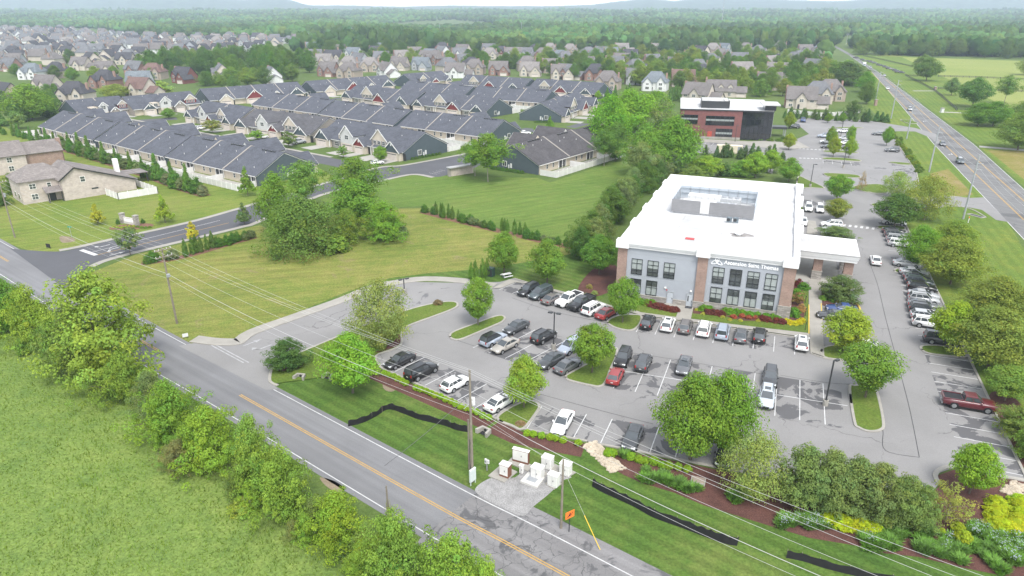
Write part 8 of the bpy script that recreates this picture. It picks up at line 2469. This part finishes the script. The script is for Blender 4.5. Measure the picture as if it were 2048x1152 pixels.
scatter([(20,100),(560,95),(680,88),(500,72),(100,70)],22,['maple','wood'],GC,(6,9),"garden tree in the hazy rows of the left neighbourhood","garden trees of the hazy rows","garden_tree",minsep=25)
scatter([(0,260),(90,245),(125,205),(60,200),(0,215)],16,['wild','holly','arborvitae','wood'],[(0.05,0.09,0.03),(0.06,0.10,0.035)],(6,12),"dark tree in the thicket at the left edge behind the grass strip","thicket behind the grass strip","thicket_tree",minsep=4)
scatter([(270,140),(420,118),(560,118),(640,150),(560,162),(470,158),(400,150),(300,150)],58,['wood','wood','wild'],[(0.048,0.088,0.025),(0.055,0.098,0.026),(0.062,0.106,0.028),(0.042,0.076,0.026)],(13,19),"tall deep green tree of the belt between the two neighbourhoods","tree belt between the neighbourhoods","belt_tree",(0.7,0.95),9)
scatter([(400,168),(560,155),(600,150),(590,165),(520,175),(420,182)],18,['wild','wood','maple'],[(0.07,0.11,0.035),(0.085,0.13,0.035),(0.055,0.095,0.03)],(8,13),"tree of the clump just behind the grey townhouse blocks","clump behind the grey blocks","clump_tree",minsep=6)
scatter([(1700,110),(1760,103),(1900,106),(2048,112),(2120,120),(2048,118),(1900,114),(1750,111)],46,['wood','wild','spread'],[(0.042,0.076,0.028),(0.05,0.086,0.03),(0.062,0.098,0.032),(0.075,0.11,0.035)],(13,19),"tree of the wood edge beyond the pasture","wood edge beyond the pasture","wood_edge_tree",minsep=9)
scatter([(560,100),(900,96),(1250,94),(1560,96),(1640,106),(1500,112),(1200,104),(800,110),(600,116)],90,['wood','wood','spread'],[(0.042,0.075,0.027),(0.05,0.085,0.03),(0.036,0.066,0.028),(0.062,0.098,0.032)],(12,18),"deep green tree of the treeline behind the garden houses","treeline behind the garden houses","treeline_tree",minsep=10)
# ragged lower growth along the hedgerow
HB=smooth_line([G(-30,668),G(60,705),G(130,738),G(240,812),G(330,885),G(430,955),G(560,1050),G(680,1118),G(780,1195),(-8,34)],6)
for i in range(42):
 k=r.uniform(0,len(HB)-1.01);j=int(k);g=lerp2(HB[j],HB[j+1],k-j);g=add2(g,(r.uniform(-1.5,2.5),r.uniform(-1.5,2.5)))
 kd=r.choice(['wild','wild','airy','mound','darkbush'])
 h=r.uniform(1.2,4.2)if kd!='mound' else r.uniform(0.7,1.5)
 plant(kd,g,h,(h*r.uniform(0.6,1.0)if kd!='mound' else h*2.0),r.choice([(0.09,0.14,0.035),(0.11,0.16,0.035),(0.10,0.11,0.05),(0.13,0.18,0.03),(0.07,0.10,0.035)]),"low ragged bush at the foot of the roadside hedgerow","low bushes of the hedgerow",name="hedgerow_bush",cat="bush")
 # long meadow grass: uncountable blades
g_=np.random.default_rng(41)
n=60000
yy=30+(g_.uniform(0,1,n)**1.25)*68
xx=g_.uniform(-88,8,n)
dd_=yy*CP+CAM_H*SP
px_,py_=1024+FPX*xx/dd_,576-FPX*(yy*SP-CAM_H*CP)/dd_
lim=np.interp(px_,[-200,20,240,480,700,850],[590,668,800,980,1120,1230])
k_=(px_>-60)&(py_<1190)&(py_>lim-6)
xx,yy=xx[k_],yy[k_]
n=len(xx)
a_=g_.uniform(0,6.28,n);hh=g_.uniform(0.22,0.5,n)*(0.7+0.5*np.sin(xx*0.21+yy*0.13)**2);w_=g_.uniform(0.03,0.07,n)
v=np.zeros((n,3,3));lx,ly=g_.normal(0,0.16,n),g_.normal(0,0.16,n)
v[:,0]=np.stack([xx-np.cos(a_)*w_,yy-np.sin(a_)*w_,np.zeros(n)],1);v[:,1]=np.stack([xx+np.cos(a_)*w_,yy+np.sin(a_)*w_,np.zeros(n)],1);v[:,2]=np.stack([xx+lx,yy+ly,hh],1)
me=bpy.data.meshes.new("meadow_grass")
me.vertices.add(n*3);me.vertices.foreach_set("co",v.reshape(-1).astype(np.float32))
me.loops.add(n*3);me.loops.foreach_set("vertex_index",np.arange(n*3,dtype=np.int32))
me.polygons.add(n);me.polygons.foreach_set("loop_start",np.arange(0,n*3,3,dtype=np.int32));me.polygons.foreach_set("loop_total",np.full(n,3,dtype=np.int32))
tn=np.ones((n,4),np.float32);tt=g_.uniform(0.88,1.14,n)*(1+0.12*np.sin(xx*0.3+2)*np.sin(yy*0.23));hu=g_.normal(0,0.06,n)
tn[:,0]=tt*(1+hu);tn[:,1]=tt;tn[:,2]=tt*(1-hu)
at=me.attributes.new("tone",'FLOAT_COLOR','FACE');at.data.foreach_set("color",tn.reshape(-1))
me.materials.append(mt['leaf']);me.update(calc_edges=True)
tag(put("meadow_grass",me,None,None,0,(0.076,0.110,0.025)),"long lush grass of the meadow","grass",None,"stuff")
# ------------------------------------------------------------------ the wooded plain beyond: one mass of crowns
g=np.random.default_rng(99)
def ico():
 t=(1+5**0.5)/2
 v=np.array([(-1,t,0),(1,t,0),(-1,-t,0),(1,-t,0),(0,-1,t),(0,1,t),(0,-1,-t),(0,1,-t),(t,0,-1),(t,0,1),(-t,0,-1),(-t,0,1)],float)
 f=[(0,11,5),(0,5,1),(0,1,7),(0,7,10),(0,10,11),(1,5,9),(5,11,4),(11,10,2),(10,7,6),(7,1,8),(3,9,4),(3,4,2),(3,2,6),(3,6,8),(3,8,9),(4,9,5),(2,4,11),(6,2,10),(8,6,7),(9,8,1)]
 v/=np.linalg.norm(v[0])
 def sub(v,f):
  v=[tuple(p)for p in v];cache={};out=[]
  def mid(a,b):
   k=(min(a,b),max(a,b))
   if k not in cache:
    m_=np.array(v[a])+np.array(v[b]);m_/=np.linalg.norm(m_);v.append(tuple(m_));cache[k]=len(v)-1
   return cache[k]
  for a,b,c in f:
   x,y,z=mid(a,b),mid(b,c),mid(c,a);out+=[(a,x,z),(b,y,x),(c,z,y),(x,y,z)]
  return np.array(v),out
 v,f=sub(v,f)
 v2,f2=sub(v,f)
 return(v,np.array(f)),(v2,np.array(f2))
(I1v,I1f),(I2v,I2f)=ico()
CLEAR=[]
def inpoly(x,y,poly):
 ins=np.zeros(len(x),bool)
 for i in range(len(poly)):
  (x1,y1),(x2,y2)=poly[i],poly[(i+1)%len(poly)]
  c=((y1>y)!=(y2>y))&(x<(x2-x1)*(y-y1)/((y2-y1)if y2!=y1 else 1e-9)+x1)
  ins^=c
 return ins
OPEN=[
[(-300,180),(-300,57),(180,57.5),(240,64),(300,72),(560,76.5),(720,80),(700,90),(640,95),(560,104),(560,180)],
[(735,59),(760,51),(830,48.2),(900,46.2),(985,49.5),(997,58)],
[(1380,72),(1398,66),(1445,75),(1440,83)],
[(1670,84),(1680,76),(1725,78),(1728,92),(1690,93)],
[(1640,100),(1680,86),(1735,110),(2300,118),(2300,200),(1700,200)],
[(560,200),(560,103),(900,98),(1250,96),(1560,98),(1640,105),(1700,200)],
[(1655,52),(1655,46),(1705,46),(1705,52)],[(1325,78),(1325,72),(1375,72),(1375,78)],
[(1745,66),(1745,58),(1790,58),(1790,66)],
]
V,F,T=[],[],[]
nv=0
d=640.0
while d<4350:
 half_w=d*0.86
 sp=8.0+d*0.0028
 n=int(2*half_w/sp)
 x=np.linspace(-half_w,half_w,n)+g.uniform(-0.45,0.45,n)*sp
 y=d+g.uniform(-0.5,0.5,n)*d*0.02
 dd=y*CP+CAM_H*SP
 px_=1024+FPX*x/dd
 py_=576-FPX*(y*SP-CAM_H*CP)/dd
 keep=np.ones(n,bool)
 for P_ in OPEN:keep&=~inpoly(px_,py_,P_)
 gap=np.sin(x*0.004+d*0.011)+np.sin(x*0.0093-d*0.006)
 keep&=gap>-1.6
 x,y=x[keep],y[keep]
 (iv,if_)=(I2v,I2f)if d<1500 else(I1v,I1f)
 for xi,yi in zip(x,y):
  hh=g.uniform(8,19)*(1+0.22*math.sin(xi*0.012+yi*0.004));w=g.uniform(4.2,7.2)*(1+d/9000)
  jit=1+g.normal(0,0.16,(len(iv),1))
  p=iv*jit*np.array([w,w,hh*0.48])+np.array([xi,yi,hh*0.55+float(rise(yi))])
  V.append(p);F.append(if_+nv);nv+=len(iv)
  b_=g.uniform(0.6,1.3)*(1+0.28*math.sin(xi*0.011+1.3*math.sin(yi*0.007)));hu=g.normal(0,0.12)
  T.append(np.tile(np.array([[b_*(1+hu),b_,b_*(1-hu*0.5),1.0]]),(len(if_),1)))
 d*=1.0135 if d<2600 else 1.02
V=np.concatenate(V);F=np.concatenate(F);T=np.concatenate(T)
me=bpy.data.meshes.new("forest")
me.vertices.add(len(V));me.vertices.foreach_set("co",V.reshape(-1).astype(np.float32))
me.loops.add(len(F)*3);me.loops.foreach_set("vertex_index",F.reshape(-1).astype(np.int32))
me.polygons.add(len(F));me.polygons.foreach_set("loop_start",np.arange(0,len(F)*3,3,dtype=np.int32));me.polygons.foreach_set("loop_total",np.full(len(F),3,dtype=np.int32))
at=me.attributes.new("tone",'FLOAT_COLOR','FACE');at.data.foreach_set("color",T.reshape(-1).astype(np.float32))
me.materials.append(mt['leaf']);me.update(calc_edges=True)
fo=put("forest",me,None,None,0,(0.045,0.080,0.033))
tag(fo,"wooded plain running back to the hills","woods",None,"stuff")
# ------------------------------------------------------------------ haze: one even box of air round everything
hz_=MB();hz_.box(-7200,7200,-290,6900,-1.0,420.0)
hm=bpy.data.materials.new("haze_air");hm.use_nodes=True
nt=hm.node_tree
nt.nodes.remove(nt.nodes["Principled BSDF"])
pv=nt.nodes.new("ShaderNodeVolumePrincipled")
pv.inputs["Color"].default_value=(0.70,0.81,1.0,1)
pv.inputs["Density"].default_value=0.00014
pv.inputs["Anisotropy"].default_value=0.0
L(nt,pv.outputs[0],[n for n in nt.nodes if n.type=='OUTPUT_MATERIAL'][0].inputs["Volume"])
hb=hz_.build("haze",hm)
hb["kind"]="stuff";hb["label"]="pale summer haze over the plain"
